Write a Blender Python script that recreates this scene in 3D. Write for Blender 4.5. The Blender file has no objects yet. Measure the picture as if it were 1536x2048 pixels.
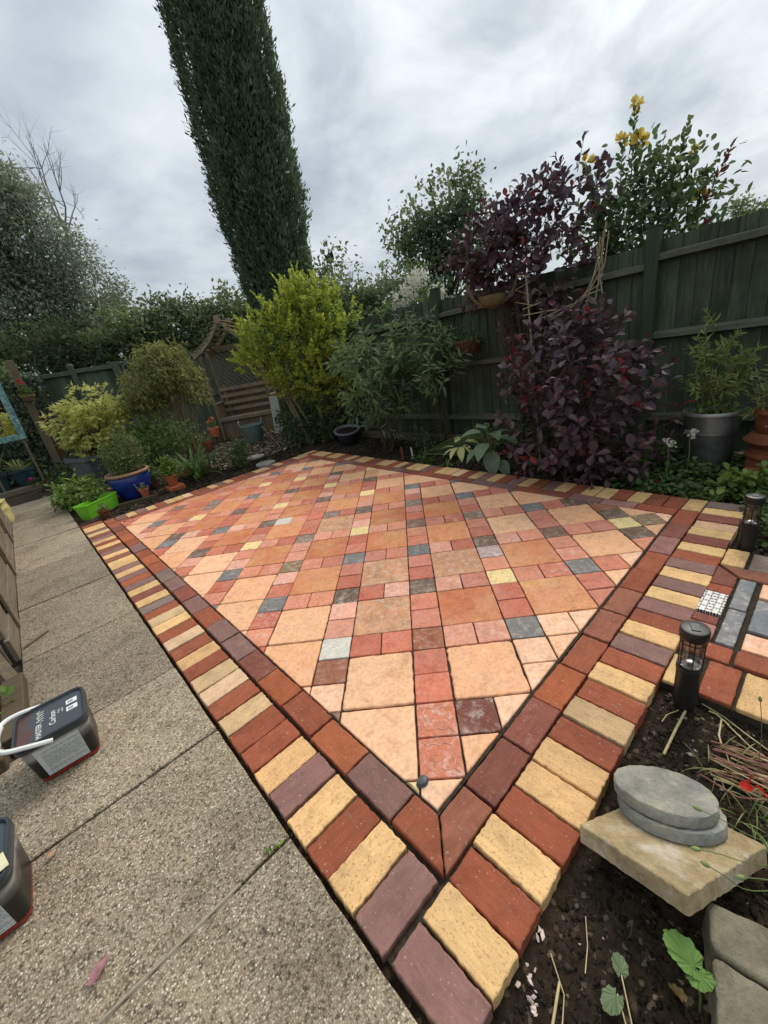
import bpy, math, random
import numpy as np
from mathutils import Matrix, Vector

S = bpy.context.scene
COL = S.collection

# ------------------------------------------------------------------ camera
# Metres. X runs along the patio's short side, Y along its long side, Z up, 0 = top of the paving.
CAM_R = Vector((0.71858, -0.67596, -0.16348))
CAM_U = Vector((0.36720, 0.16915, 0.91463))
CAM_W = Vector((0.59060, 0.71727, -0.36976))
cam_d = bpy.data.cameras.new('camera')
cam = bpy.data.objects.new('camera', cam_d)
COL.objects.link(cam)
cam_d.sensor_fit = 'HORIZONTAL'
cam_d.sensor_width = 36.0
cam_d.lens = 36.0 * 806.3 / 1536.0
cam_d.clip_start = 0.02
cam_d.clip_end = 600.0
CAM_POS = Vector((-0.9775, -1.1582, 1.318))
m = Matrix((CAM_R, CAM_U, -CAM_W)).transposed().to_4x4()
m.translation = CAM_POS
cam.matrix_world = m
S.camera = cam

# ------------------------------------------------------------------ sky and sun
SUN_AZ = math.radians(78.0)     # clockwise from +Y
SUN_EL = math.radians(46.0)
SUN_DIR = Vector((math.sin(SUN_AZ) * math.cos(SUN_EL), math.cos(SUN_AZ) * math.cos(SUN_EL), math.sin(SUN_EL)))
W = bpy.data.worlds.new('World')
S.world = W
W.use_nodes = True
nt = W.node_tree
nt.nodes.clear()


def nd(tree, typ, **kw):
    n = tree.nodes.new(typ)
    for k, v in kw.items():
        if k.startswith('i_'):
            key = k[2:]
            n.inputs[int(key) if key.isdigit() else key.replace('_', ' ')].default_value = v
        else:
            setattr(n, k, v)
    return n


def ramp(tree, stops, src=None, interp='LINEAR'):
    r = tree.nodes.new('ShaderNodeValToRGB')
    r.color_ramp.interpolation = interp
    el = r.color_ramp.elements
    while len(el) > 1:
        el.remove(el[0])
    for i, (p, c) in enumerate(stops):
        e = el[0] if i == 0 else el.new(p)
        e.position = p
        e.color = c if len(c) == 4 else (*c, 1.0)
    if src is not None:
        tree.links.new(src, r.inputs[0])
    return r.outputs[0]


def mth(tree, op, a, b=None, c=None, clamp=False):
    n = tree.nodes.new('ShaderNodeMath')
    n.operation = op
    n.use_clamp = clamp
    for i, x in enumerate((a, b, c)):
        if x is None:
            continue
        if hasattr(x, 'is_output'):
            tree.links.new(x, n.inputs[i])
        else:
            n.inputs[i].default_value = x
    return n.outputs[0]


def mixc(tree, fac, a, b, blend='MIX'):
    n = tree.nodes.new('ShaderNodeMix')
    n.data_type = 'RGBA'
    n.blend_type = blend
    for i, x in ((0, fac), (6, a), (7, b)):
        if hasattr(x, 'is_output'):
            tree.links.new(x, n.inputs[i])
        elif i == 0:
            n.inputs[i].default_value = x
        else:
            n.inputs[i].default_value = x if len(x) == 4 else (*x, 1.0)
    return n.outputs[2]


sky = nd(nt, 'ShaderNodeTexSky', sky_type='NISHITA', sun_disc=False, sun_elevation=SUN_EL,
         sun_rotation=SUN_AZ, air_density=1.0, dust_density=2.0, ozone_density=1.0)
tc = nd(nt, 'ShaderNodeTexCoord')
sep = nd(nt, 'ShaderNodeSeparateXYZ')
nt.links.new(tc.outputs['Generated'], sep.inputs[0])
# project the view direction on a cloud deck so that the clouds flatten towards the horizon
zc = mth(nt, 'ADD', mth(nt, 'MAXIMUM', sep.outputs[2], 0.0), 0.22)
cmb = nd(nt, 'ShaderNodeCombineXYZ')
nt.links.new(mth(nt, 'DIVIDE', sep.outputs[0], zc), cmb.inputs[0])
nt.links.new(mth(nt, 'DIVIDE', sep.outputs[1], zc), cmb.inputs[1])
n1 = nd(nt, 'ShaderNodeTexNoise', i_Scale=2.3, i_Detail=9.0, i_Roughness=0.52, i_Distortion=0.1)
nt.links.new(cmb.outputs[0], n1.inputs['Vector'])
cl = ramp(nt, [(0.30, (2.35, 2.75, 3.05)), (0.43, (2.95, 3.38, 3.68)), (0.55, (3.65, 4.08, 4.34)), (0.72, (4.7, 5.05, 5.2))], n1.outputs['Fac'])
# thinner cloud round the hidden sun
dotn = nd(nt, 'ShaderNodeVectorMath', operation='DOT_PRODUCT')
nt.links.new(tc.outputs['Generated'], dotn.inputs[0])
dotn.inputs[1].default_value = SUN_DIR
gl = mth(nt, 'POWER', mth(nt, 'MAXIMUM', dotn.outputs['Value'], 0.0), 4.0)
n2 = nd(nt, 'ShaderNodeTexNoise', i_Scale=2.6, i_Detail=6.0, i_Roughness=0.55, i_Distortion=0.4)
nt.links.new(cmb.outputs[0], n2.inputs['Vector'])
gap = ramp(nt, [(0.40, (0.05, 0.05, 0.05)), (0.62, (1, 1, 1))], n2.outputs['Fac'])
cl2 = mixc(nt, mth(nt, 'MULTIPLY', mth(nt, 'ADD', mth(nt, 'MULTIPLY', gl, 0.5), 0.0), gap, clamp=True), cl, (9.0, 9.2, 9.1))
# an overcast sky is brighter overhead than at the horizon
grad = mth(nt, 'ADD', mth(nt, 'MULTIPLY', mth(nt, 'MAXIMUM', sep.outputs[2], 0.0), 0.46), 0.86)
cl3 = nd(nt, 'ShaderNodeVectorMath', operation='SCALE')
nt.links.new(cl2, cl3.inputs[0])
nt.links.new(grad, cl3.inputs['Scale'])
mixed = mixc(nt, 0.93, sky.outputs[0], cl3.outputs[0])
bg = nd(nt, 'ShaderNodeBackground', i_Strength=0.1)
nt.links.new(mixed, bg.inputs[0])
wo = nd(nt, 'ShaderNodeOutputWorld')
nt.links.new(bg.outputs[0], wo.inputs[0])

sun_d = bpy.data.lights.new('sun', 'SUN')
sun_d.energy = 1.5
sun_d.angle = math.radians(24.0)
sun_d.color = (1.0, 0.95, 0.87)
sun = bpy.data.objects.new('sun', sun_d)
COL.objects.link(sun)
sun.rotation_euler = SUN_DIR.to_track_quat('Z', 'Y').to_euler()
sun.location = (6, 2, 9)

S.view_settings.view_transform = 'Standard'
S.view_settings.look = 'None'
S.view_settings.exposure = 0.76
S.view_settings.gamma = 1.0
S.view_settings.use_curve_mapping = False
S.render.engine = 'CYCLES'
S.cycles.use_denoising = True
S.cycles.max_bounces = 9
S.cycles.diffuse_bounces = 5
S.cycles.glossy_bounces = 3
S.cycles.transmission_bounces = 6
S.cycles.transparent_max_bounces = 8
S.cycles.caustics_reflective = False
S.cycles.caustics_refractive = False

R = random.Random(7)


# ------------------------------------------------------------------ materials
def srgb(r, g, b):
    f = lambda c: ((c / 255 + 0.055) / 1.055) ** 2.4 if c > 10 else c / 255 / 12.92
    return (f(r), f(g), f(b))


def new_mat(name, rough=0.8, spec=0.3):
    mt = bpy.data.materials.new(name)
    mt.use_nodes = True
    t = mt.node_tree
    b = t.nodes['Principled BSDF']
    b.inputs['Roughness'].default_value = rough
    b.inputs['Specular IOR Level'].default_value = spec
    return mt, t, b


def obj_coord(t, jitter=True):
    """object coordinates shifted by a random amount per object, so that alike pieces differ"""
    c = nd(t, 'ShaderNodeTexCoord')
    if not jitter:
        return c.outputs['Object']
    oi = nd(t, 'ShaderNodeObjectInfo')
    ad = nd(t, 'ShaderNodeVectorMath', operation='ADD')
    t.links.new(c.outputs['Object'], ad.inputs[0])
    sc = nd(t, 'ShaderNodeVectorMath', operation='SCALE')
    sc.inputs[0].default_value = (37.0, 61.0, 23.0)
    t.links.new(oi.outputs['Random'], sc.inputs['Scale'])
    t.links.new(sc.outputs[0], ad.inputs[1])
    return ad.outputs[0]


def noise(t, vec, scale, detail=4.0, rough=0.55, dist=0.0):
    n = nd(t, 'ShaderNodeTexNoise', i_Scale=scale, i_Detail=detail, i_Roughness=rough, i_Distortion=dist)
    t.links.new(vec, n.inputs['Vector'])
    return n.outputs['Fac']


def bump(t, b, h, strength=0.3, dist=0.01):
    n = nd(t, 'ShaderNodeBump', i_Strength=strength, i_Distance=dist)
    t.links.new(h, n.inputs['Height'])
    t.links.new(n.outputs[0], b.inputs['Normal'])


def scaled(t, vec, s):
    n = nd(t, 'ShaderNodeVectorMath', operation='MULTIPLY')
    t.links.new(vec, n.inputs[0])
    n.inputs[1].default_value = s
    return n.outputs[0]


def world_pos(t):
    return nd(t, 'ShaderNodeNewGeometry').outputs['Position']


def plain_mat(name, col, rough=0.6, spec=0.3, var=0.25, scale=14.0, metal=0.0, bmp=0.15, bdist=0.004):
    mt, t, b = new_mat(name, rough, spec)
    v = obj_coord(t)
    f = noise(t, v, scale, 5)
    d = tuple(c * (1 - var) for c in col)
    l = tuple(min(1, c * (1 + var)) for c in col)
    t.links.new(ramp(t, [(0.3, d), (0.7, l)], f), b.inputs['Base Color'])
    b.inputs['Metallic'].default_value = metal
    bump(t, b, noise(t, v, scale * 4, 4), bmp, bdist)
    return mt


def wood_mat(name, dark, light, rough=0.85, axis=2, scale=9.0, green=None, colour_from_object=False):
    """grain runs along one axis"""
    mt, t, b = new_mat(name, rough, 0.2)
    v = obj_coord(t)
    st = [scale * 3, scale * 3, scale * 3]
    st[axis] = scale * 0.18
    g = noise(t, scaled(t, v, tuple(st)), 2.2, 6, 0.6, 0.6)
    big = noise(t, v, 2.0, 4)
    c = ramp(t, [(0.25, dark), (0.75, light)], g)
    c = mixc(t, mth(t, 'MULTIPLY', big, 0.55), c, tuple(x * 0.55 for x in dark), 'MIX')
    if green:
        gm = ramp(t, [(0.48, (0, 0, 0)), (0.68, (1, 1, 1))], noise(t, v, 4.3, 5))
        c = mixc(t, mth(t, 'MULTIPLY', gm, 0.6), c, green)
    if colour_from_object:
        oi = nd(t, 'ShaderNodeObjectInfo')
        k = mth(t, 'ADD', mth(t, 'MULTIPLY', oi.outputs['Random'], 0.5), 0.75)
        mu = nd(t, 'ShaderNodeVectorMath', operation='SCALE')
        t.links.new(c, mu.inputs[0])
        t.links.new(k, mu.inputs['Scale'])
        c = mu.outputs[0]
    t.links.new(c, b.inputs['Base Color'])
    bump(t, b, g, 0.35, 0.004)
    return mt


def leaf_mat(name, dark, light, trans=0.25, rough=0.5, tip=None, var_scale=1.2, spec=0.35):
    """thin leaf: colour varies leaf by leaf and in soft patches, lets some light through"""
    mt, t, b = new_mat(name, rough, spec)
    g = nd(t, 'ShaderNodeNewGeometry')
    oi = nd(t, 'ShaderNodeObjectInfo')
    rnd = mth(t, 'FRACT', mth(t, 'ADD', g.outputs['Random Per Island'], oi.outputs['Random']))
    patch = noise(t, g.outputs['Position'], var_scale, 3)
    f = mth(t, 'ADD', mth(t, 'MULTIPLY', rnd, 0.6), mth(t, 'MULTIPLY', mth(t, 'SUBTRACT', patch, 0.3), 1.0), clamp=True)
    stops = [(0.0, dark), (1.0, light)] if tip is None else [(0.0, dark), (0.8, light), (0.97, tip)]
    c = ramp(t, stops, f)
    t.links.new(c, b.inputs['Base Color'])
    tr = nd(t, 'ShaderNodeBsdfTranslucent')
    t.links.new(c, tr.inputs[0])
    mx = nd(t, 'ShaderNodeMixShader', i_0=trans)
    out = t.nodes['Material Output']
    t.links.new(b.outputs[0], mx.inputs[1])
    t.links.new(tr.outputs[0], mx.inputs[2])
    t.links.new(mx.outputs[0], out.inputs[0])
    return mt


# ------------------------------------------------------------------ geometry helpers
def tag(o, label=None, cat=None, group=None, kind=None):
    if label:
        o['label'] = label
    if cat:
        o['category'] = cat
    if group:
        o['group'] = group
    if kind:
        o['kind'] = kind
    return o


def empty(name, loc, label=None, cat=None, group=None, kind=None):
    o = bpy.data.objects.new(name, None)
    o.location = loc
    o.empty_display_size = 0.05
    COL.objects.link(o)
    return tag(o, label, cat, group, kind)


def link_mesh(name, me, mat, parent=None, smooth=False):
    if mat is not None:
        me.materials.clear()
        me.materials.append(mat)
    o = bpy.data.objects.new(name, me)
    COL.objects.link(o)
    if parent is not None:
        o.parent = parent
    if smooth:
        me.polygons.foreach_set('use_smooth', [True] * len(me.polygons))
    return o


def place(o, loc=(0, 0, 0), rz=0.0, color=None):
    o.location = loc
    o.rotation_euler = (0, 0, rz)
    if color is not None:
        o.color = color
    return o


class G:
    """collects shapes into one mesh"""

    def __init__(self):
        self.v = []
        self.f = []
        self.sm = []

    def _add(self, vs, fs, smooth=False):
        k = len(self.v)
        self.v.extend([tuple(x) for x in vs])
        self.f.extend([tuple(i + k for i in f) for f in fs])
        self.sm.extend([smooth] * len(fs))
        return self

    def box(self, c, s, M=None, bev=0.0):
        x, y, z = s[0] / 2, s[1] / 2, s[2] / 2
        if bev <= 0:
            vs = [(-x, -y, -z), (x, -y, -z), (x, y, -z), (-x, y, -z), (-x, -y, z), (x, -y, z), (x, y, z), (-x, y, z)]
            fs = [(3, 2, 1, 0), (4, 5, 6, 7), (0, 1, 5, 4), (1, 2, 6, 5), (2, 3, 7, 6), (3, 0, 4, 7)]
        else:
            b = min(bev, x * 0.9, y * 0.9, z * 0.9)
            vs, fs, idx = [], [], {}
            for sx in (-1, 1):
                for sy in (-1, 1):
                    for sz in (-1, 1):
                        for ax in range(3):
                            p = [sx * (x - b), sy * (y - b), sz * (z - b)]
                            p[ax] += (sx, sy, sz)[ax] * b
                            idx[(sx, sy, sz, ax)] = len(vs)
                            vs.append(tuple(p))
            q = [(-1, -1), (1, -1), (1, 1), (-1, 1)]
            for ax in range(3):
                o1, o2 = [(1, 2), (2, 0), (0, 1)][ax]
                for s_ in (-1, 1):
                    ring = []
                    for a, c_ in q:
                        k = [0, 0, 0]
                        k[ax] = s_
                        k[o1] = a
                        k[o2] = c_
                        ring.append(idx[(k[0], k[1], k[2], ax)])
                    fs.append(tuple(ring if s_ > 0 else ring[::-1]))
            for ax in range(3):                       # edges along ax
                o1, o2 = [(1, 2), (2, 0), (0, 1)][ax]
                for a in (-1, 1):
                    for c_ in (-1, 1):
                        def K(s_, w):
                            k = [0, 0, 0]
                            k[ax] = s_
                            k[o1] = a
                            k[o2] = c_
                            return idx[(k[0], k[1], k[2], w)]
                        ring = [K(-1, o1), K(1, o1), K(1, o2), K(-1, o2)]
                        fs.append(tuple(ring if a * c_ > 0 else ring[::-1]))
            for sx in (-1, 1):
                for sy in (-1, 1):
                    for sz in (-1, 1):
                        tri = [idx[(sx, sy, sz, a)] for a in range(3)]
                        fs.append(tuple(tri if sx * sy * sz > 0 else tri[::-1]))
        if M is not None:
            vs = [M @ Vector(p) for p in vs]
        return self._add([(p[0] + c[0], p[1] + c[1], p[2] + c[2]) for p in vs], fs)

    def bar(self, a, b, w, h, bev=0.0, up=(0, 0, 1)):
        """box from a to b, w wide, h high"""
        a, b = Vector(a), Vector(b)
        d = b - a
        L = d.length
        x = d.normalized()
        y = Vector(up).cross(x)
        if y.length < 1e-4:
            y = Vector((0, 1, 0)).cross(x)
        y.normalize()
        z = x.cross(y)
        M = Matrix((x, y, z)).transposed()
        return self.box((a + b) / 2, (L, w, h), M, bev)

    def tube(self, pts, radii, n=6, cap=True):
        pts = [Vector(p) for p in pts]
        if not isinstance(radii, (list, tuple)):
            radii = [radii] * len(pts)
        vs, fs = [], []
        prev = None
        for i, p in enumerate(pts):
            t = (pts[min(i + 1, len(pts) - 1)] - pts[max(i - 1, 0)])
            t = t.normalized() if t.length > 1e-9 else Vector((0, 0, 1))
            if prev is None:
                a = Vector((1, 0, 0)) if abs(t.x) < 0.8 else Vector((0, 1, 0))
            else:
                a = prev
            s1 = (a - t * a.dot(t)).normalized()
            prev = s1
            s2 = t.cross(s1)
            for k in range(n):
                an = 2 * math.pi * k / n
                vs.append(p + (s1 * math.cos(an) + s2 * math.sin(an)) * radii[i])
        for i in range(len(pts) - 1):
            for k in range(n):
                k2 = (k + 1) % n
                fs.append((i * n + k, i * n + k2, (i + 1) * n + k2, (i + 1) * n + k))
        if cap:
            fs.append(tuple(range(n))[::-1])
            fs.append(tuple((len(pts) - 1) * n + k for k in range(n)))
        return self._add(vs, fs, True)

    def lathe(self, prof, n=28, c=(0, 0, 0), sx=1.0, sy=1.0, jit=0.0, seed=1):
        """profile of (radius, z); radius 0 closes"""
        rr = random.Random(seed)
        vs, fs, rows = [], [], []
        for r, z in prof:
            if r <= 1e-6:
                rows.append([len(vs)])
                vs.append((c[0], c[1], c[2] + z))
            else:
                row = []
                for k in range(n):
                    an = 2 * math.pi * k / n
                    q = r * (1 + rr.uniform(-jit, jit))
                    row.append(len(vs))
                    vs.append((c[0] + q * math.cos(an) * sx, c[1] + q * math.sin(an) * sy, c[2] + z))
                rows.append(row)
        for a, b in zip(rows, rows[1:]):
            for k in range(n):
                k2 = (k + 1) % n
                if len(a) == 1 and len(b) == 1:
                    continue
                if len(a) == 1:
                    fs.append((a[0], b[k], b[k2])[::-1])
                elif len(b) == 1:
                    fs.append((a[k], a[k2], b[0]))
                else:
                    fs.append((a[k], a[k2], b[k2], b[k]))
        return self._add(vs, fs, True)

    def prism(self, poly, z0, z1):
        n = len(poly)
        vs = [(x, y, z0) for x, y in poly] + [(x, y, z1) for x, y in poly]
        fs = [tuple(range(n))[::-1], tuple(range(n, 2 * n))]
        fs += [(i, (i + 1) % n, n + (i + 1) % n, n + i) for i in range(n)]
        return self._add(vs, fs)

    def blade(self, base, d, length, width, droop=0.6, segs=5, roll=0.0):
        """a strap leaf that arches over"""
        base, d = Vector(base), Vector(d).normalized()
        side = d.cross(Vector((0, 0, 1)))
        if side.length < 1e-3:
            side = Vector((1, 0, 0))
        side.normalize()
        if roll:
            side = Matrix.Rotation(roll, 3, d) @ side
        vs, fs = [], []
        p = base.copy()
        dd = d.copy()
        for i in range(segs + 1):
            t = i / segs
            w = width * (0.55 + 0.9 * t) if t < 0.5 else width * (1.0 - ((t - 0.5) * 2) ** 2 * 0.98)
            vs.append(p - side * w / 2)
            vs.append(p + side * w / 2)
            dd = (dd + Vector((0, 0, -droop / segs * (0.4 + 1.6 * t)))).normalized()
            p = p + dd * (length / segs)
        for i in range(segs):
            fs.append((2 * i, 2 * i + 1, 2 * i + 3, 2 * i + 2))
        return self._add(vs, fs, True)

    def turned(self, M):
        self.v = [tuple(M @ Vector(p)) for p in self.v]
        return self

    def loft(self, rings, cap0=True, cap1=True, smooth=True):
        n = len(rings[0])
        vs = [p for r in rings for p in r]
        fs = []
        for i in range(len(rings) - 1):
            for k in range(n):
                k2 = (k + 1) % n
                fs.append((i * n + k, i * n + k2, (i + 1) * n + k2, (i + 1) * n + k))
        self._add(vs, fs, smooth)
        if cap0:
            self._add(rings[0], [tuple(range(n))[::-1]])
        if cap1:
            self._add(rings[-1], [tuple(range(n))])
        return self

    def mesh(self, name, off=(0, 0, 0)):
        me = bpy.data.meshes.new(name)
        me.from_pydata([(p[0] - off[0], p[1] - off[1], p[2] - off[2]) for p in self.v], [], self.f)
        me.polygons.foreach_set('use_smooth', self.sm)
        me.update()
        me.set_sharp_from_angle(angle=math.radians(42))
        return me

    def build(self, name, mat, parent=None, kind=None):
        off = parent.location if parent is not None else (0, 0, 0)
        if parent is not None and parent.parent is not None:
            off = Vector(parent.location) + Vector(parent.parent.location)
        o = link_mesh(name, self.mesh(name, off), mat, parent)
        if kind or name in ('stems', 'canes', 'branches'):
            o['kind'] = kind or 'stuff'
        return o

    def thing(self, name, mat, label, cat, loc=(0, 0, 0), group=None, kind=None):
        o = link_mesh(name, self.mesh(name, loc), mat)
        o.location = loc
        return tag(o, label, cat, group, kind)


def fast_mesh(name, V, F):
    """numpy arrays, all faces with the same corner count"""
    me = bpy.data.meshes.new(name)
    n, k = F.shape
    me.vertices.add(len(V))
    me.vertices.foreach_set('co', np.ascontiguousarray(V, dtype=np.float32).ravel())
    me.loops.add(n * k)
    me.loops.foreach_set('vertex_index', np.ascontiguousarray(F, dtype=np.int32).ravel())
    me.polygons.add(n)
    me.polygons.foreach_set('loop_start', np.arange(0, n * k, k, dtype=np.int32))
    me.polygons.foreach_set('loop_total', np.full(n, k, dtype=np.int32))
    me.update(calc_edges=True)
    return me


# leaf templates: (along, across, lift) and quads/tris of one corner count
LEAF = {
    'diamond': ([(0, 0, 0), (.45, .26, .05), (1, 0, 0), (.45, -.26, .05)], [(0, 3, 2, 1)]),
    'slim': ([(0, 0, 0), (.45, .16, .04), (1, 0, -.05), (.45, -.16, .04)], [(0, 3, 2, 1)]),
    'fold': ([(0, 0, 0), (.35, .27, .10), (.75, .22, .08), (1, 0, -.04), (.75, -.22, .08), (.35, -.27, .10)],
             [(0, 3, 2, 1), (0, 5, 4, 3)]),
    'round': ([(0, 0, 0), (.22, .15, .07), (.58, .31, .13), (.87, .22, .02), (1, 0, -.12), (.87, -.24, .06), (.58, -.33, .10), (.22, -.15, .07), (.55, 0, .0)],
              [(0, 8, 2, 1), (8, 4, 3, 2), (0, 7, 6, 8), (8, 6, 5, 4)]),
    'lance': ([(0, 0, 0), (.3, .12, .05), (.62, .10, .03), (1, 0, -.14), (.62, -.10, .03), (.3, -.12, .05), (.32, 0, .0), (.64, 0, -.03)],
              [(0, 6, 1, 1), (6, 7, 2, 1), (7, 3, 2, 2), (0, 5, 6, 6), (6, 5, 4, 7), (7, 4, 3, 3)]),
    'star': ([(0, 0, 0), (.30, .10, .02), (.42, .48, -.04), (.5, .12, .03), (1, 0, -.08), (.5, -.12, .03), (.42, -.48, -.04), (.30, -.10, .02), (.1, .42, -.05), (.1, -.42, -.05), (.16, .07, .02), (.16, -.07, .02)],
             [(0, 5, 4, 3), (0, 3, 2, 1), (0, 7, 6, 5), (0, 1, 8, 10), (0, 11, 9, 7)]),
    'spray': ([(0, -.10, 0), (0, .10, 0), (.55, .17, .06), (1, 0, 0), (.55, -.17, .06)],
              [(0, 4, 2, 1), (4, 3, 2, 2)]),
}


def unit(a):
    return a / np.maximum(np.linalg.norm(a, axis=1, keepdims=True), 1e-9)


def leaf_mesh(name, P, D, size, tmpl, rng, up=None, flat=0.5, off=(0, 0, 0)):
    """one mesh of many leaves: P positions, D directions, size lengths"""
    T, F = LEAF[tmpl]
    T = np.array(T)
    N = len(P)
    D = unit(D)
    Uv = rng.normal(size=(N, 3)) * (1 - flat)
    Uv[:, 2] += flat if up is None else 0
    if up is not None:
        Uv += up * flat
    A = unit(np.cross(Uv, D) + 1e-6)
    Z = np.cross(D, A)
    sz = np.asarray(size).reshape(-1, 1, 1)
    V = P[:, None, :] + sz * (T[None, :, 0:1] * D[:, None, :] + T[None, :, 1:2] * A[:, None, :] + T[None, :, 2:3] * Z[:, None, :])
    V = V.reshape(-1, 3) - np.array(off)
    k = len(T)
    tri = [f for f in F if len(set(f)) == 3]
    quad = [f for f in F if len(set(f)) == 4]
    base = (np.arange(N) * k)[:, None, None]
    if tri:      # split everything into triangles
        ff = [tuple(dict.fromkeys(f)) for f in tri]
        for f in quad:
            ff += [(f[0], f[1], f[2]), (f[0], f[2], f[3])]
    else:
        ff = quad
    F_ = (np.array(ff)[None] + base).reshape(-1, len(ff[0]))
    return fast_mesh(name, V, F_)


def leaf_part(name, P, D, size, tmpl, mat, parent, rng, up=None, flat=0.5, kind='stuff'):
    off = np.array(parent.location)
    if parent.parent is not None:
        off = off + np.array(parent.parent.location)
    me = leaf_mesh(name, P, D, size, tmpl, rng, up, flat, off)
    o = link_mesh(name, me, mat, parent)
    if kind:
        o['kind'] = kind
    return o


def single_leaf(name, tmpl, rng=None, mat=None):
    T, F = LEAF[tmpl]
    g = G()
    g._add(T, [tuple(dict.fromkeys(f)) for f in F], True)
    me = g.mesh(name)
    if mat is not None:
        me.materials.append(mat)
    return me


def leaf_objects(name, me, P, D, size, parent, rng, up=None, flat=0.5):
    """each leaf an object of its own, all sharing one mesh"""
    off = Vector(parent.location)
    if parent.parent is not None:
        off += Vector(parent.parent.location)
    D = unit(D)
    N = len(P)
    Uv = rng.normal(size=(N, 3)) * (1 - flat)
    if up is None:
        Uv[:, 2] += flat
    else:
        Uv += up * flat
    A = unit(np.cross(Uv, D) + 1e-6)
    Z = np.cross(D, A)
    for i in range(N):
        o = bpy.data.objects.new(name, me)
        s = float(size[i])
        w = s * (0.85 + 0.3 * rng.random())
        M = Matrix(((D[i][0] * s, A[i][0] * w, Z[i][0] * s, P[i][0] - off[0]),
                    (D[i][1] * s, A[i][1] * w, Z[i][1] * s, P[i][1] - off[1]),
                    (D[i][2] * s, A[i][2] * w, Z[i][2] * s, P[i][2] - off[2]),
                    (0, 0, 0, 1)))
        COL.objects.link(o)
        o.parent = parent
        o.matrix_basis = M


def nearest_first(P, k):
    """indices of the k leaves that show largest and least hidden, and the rest"""
    c = np.array(CAM_POS)
    d = np.linalg.norm(P - c, axis=1)
    dirs = (P - c) / d[:, None]
    # a coarse grid over directions: the leaves in front in each cell come first
    az = np.round(np.arctan2(dirs[:, 0], dirs[:, 1]) * 90).astype(int)
    el = np.round(np.arcsin(dirs[:, 2]) * 90).astype(int)
    rank = {}
    r = np.zeros(len(P))
    for i in np.argsort(d):
        q = (az[i], el[i])
        r[i] = rank.get(q, 0)
        rank[q] = r[i] + 1
    o = np.lexsort((d, r))
    return o[:k], o[k:]


def stems(rng, base, n, height, radius, spread=0.06, z_lo=0.35, side=2, side_len=0.35, lean=(0, 0)):
    """arching stems from one base; returns polylines (root to tip)"""
    out = []
    base = np.array(base, float)
    for i in range(n):
        a = rng.random() * 2 * math.pi
        r = radius * math.sqrt(rng.random())
        top = height * (z_lo + (1 - z_lo) * (1 - (r / radius) ** 2 * 0.75)) * rng.uniform(0.75, 1.0)
        b = base + np.array([rng.normal() * spread, rng.normal() * spread, 0])
        tip = base + np.array([r * math.cos(a) + lean[0] * top, r * math.sin(a) + lean[1] * top, top])
        ctl = b * 0.55 + tip * 0.45
        ctl[2] = base[2] + top * 0.72
        t = np.linspace(0, 1, 9)[:, None]
        L = (1 - t) ** 2 * b + 2 * t * (1 - t) * ctl + t ** 2 * tip
        out.append(L)
        for s in range(side):
            k = rng.integers(3, 8)
            d = np.array([rng.normal(), rng.normal(), 0.55 + 0.4 * rng.random()])
            d /= np.linalg.norm(d)
            ln = side_len * rng.uniform(0.5, 1.0)
            t2 = np.linspace(0, 1, 5)[:, None]
            q = L[k] + d * ln * t2
            q[:, 2] += 0.15 * ln * t2[:, 0] ** 2
            out.append(q)
    return out


def stem_mesh(g, lines, r0, r1, n=5):
    for L in lines:
        m_ = len(L)
        g.tube(L, [r0 + (r1 - r0) * i / (m_ - 1) for i in range(m_)], n)


def leaves_on(rng, lines, spacing, t0=0.35, angle=0.9, droop=0.0, whorl=1):
    """leaf seats along stems: positions, directions, and how near the tip (0..1)"""
    P, D, Tt = [], [], []
    for L in lines:
        seg = np.linalg.norm(np.diff(L, axis=0), axis=1)
        tot = seg.sum()
        cum = np.concatenate([[0], np.cumsum(seg)])
        s = tot * t0
        k = rng.integers(0, 10)
        while s < tot:
            i = min(np.searchsorted(cum, s) - 1, len(seg) - 1)
            i = max(i, 0)
            f = (s - cum[i]) / seg[i]
            p = L[i] * (1 - f) + L[i + 1] * f
            tg = (L[i + 1] - L[i]) / seg[i]
            a = np.cross(tg, [0.3, 0.2, 1.0])
            a /= np.linalg.norm(a) + 1e-9
            b = np.cross(tg, a)
            for w in range(whorl):
                an = k * 2.4 + w * 2 * math.pi / whorl + rng.normal() * 0.25
                tt = s / tot
                out = a * math.cos(an) + b * math.sin(an)
                ang = angle * (1.15 - 0.55 * tt)
                d = tg * math.cos(ang) + out * math.sin(ang)
                d[2] -= droop
                P.append(p)
                D.append(d)
                Tt.append(tt)
            k += 1
            s += spacing * rng.uniform(0.8, 1.25)
    return np.array(P), np.array(D), np.array(Tt)

# ================================================================== PAVING
def inset_poly(poly, d):
    """offset a convex anticlockwise polygon inwards"""
    n = len(poly)
    L = []
    for i in range(n):
        p, q = Vector(poly[i]), Vector(poly[(i + 1) % n])
        t = (q - p).normalized()
        nn = Vector((-t.y, t.x))
        L.append((p + nn * d, t))
    out = []
    for i in range(n):
        p, t = L[i - 1]
        q, s = L[i]
        den = t.x * s.y - t.y * s.x
        if abs(den) < 1e-6:
            out.append(q)
            continue
        k = ((q.x - p.x) * s.y - (q.y - p.y) * s.x) / den
        out.append(p + t * k)
    return out


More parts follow.
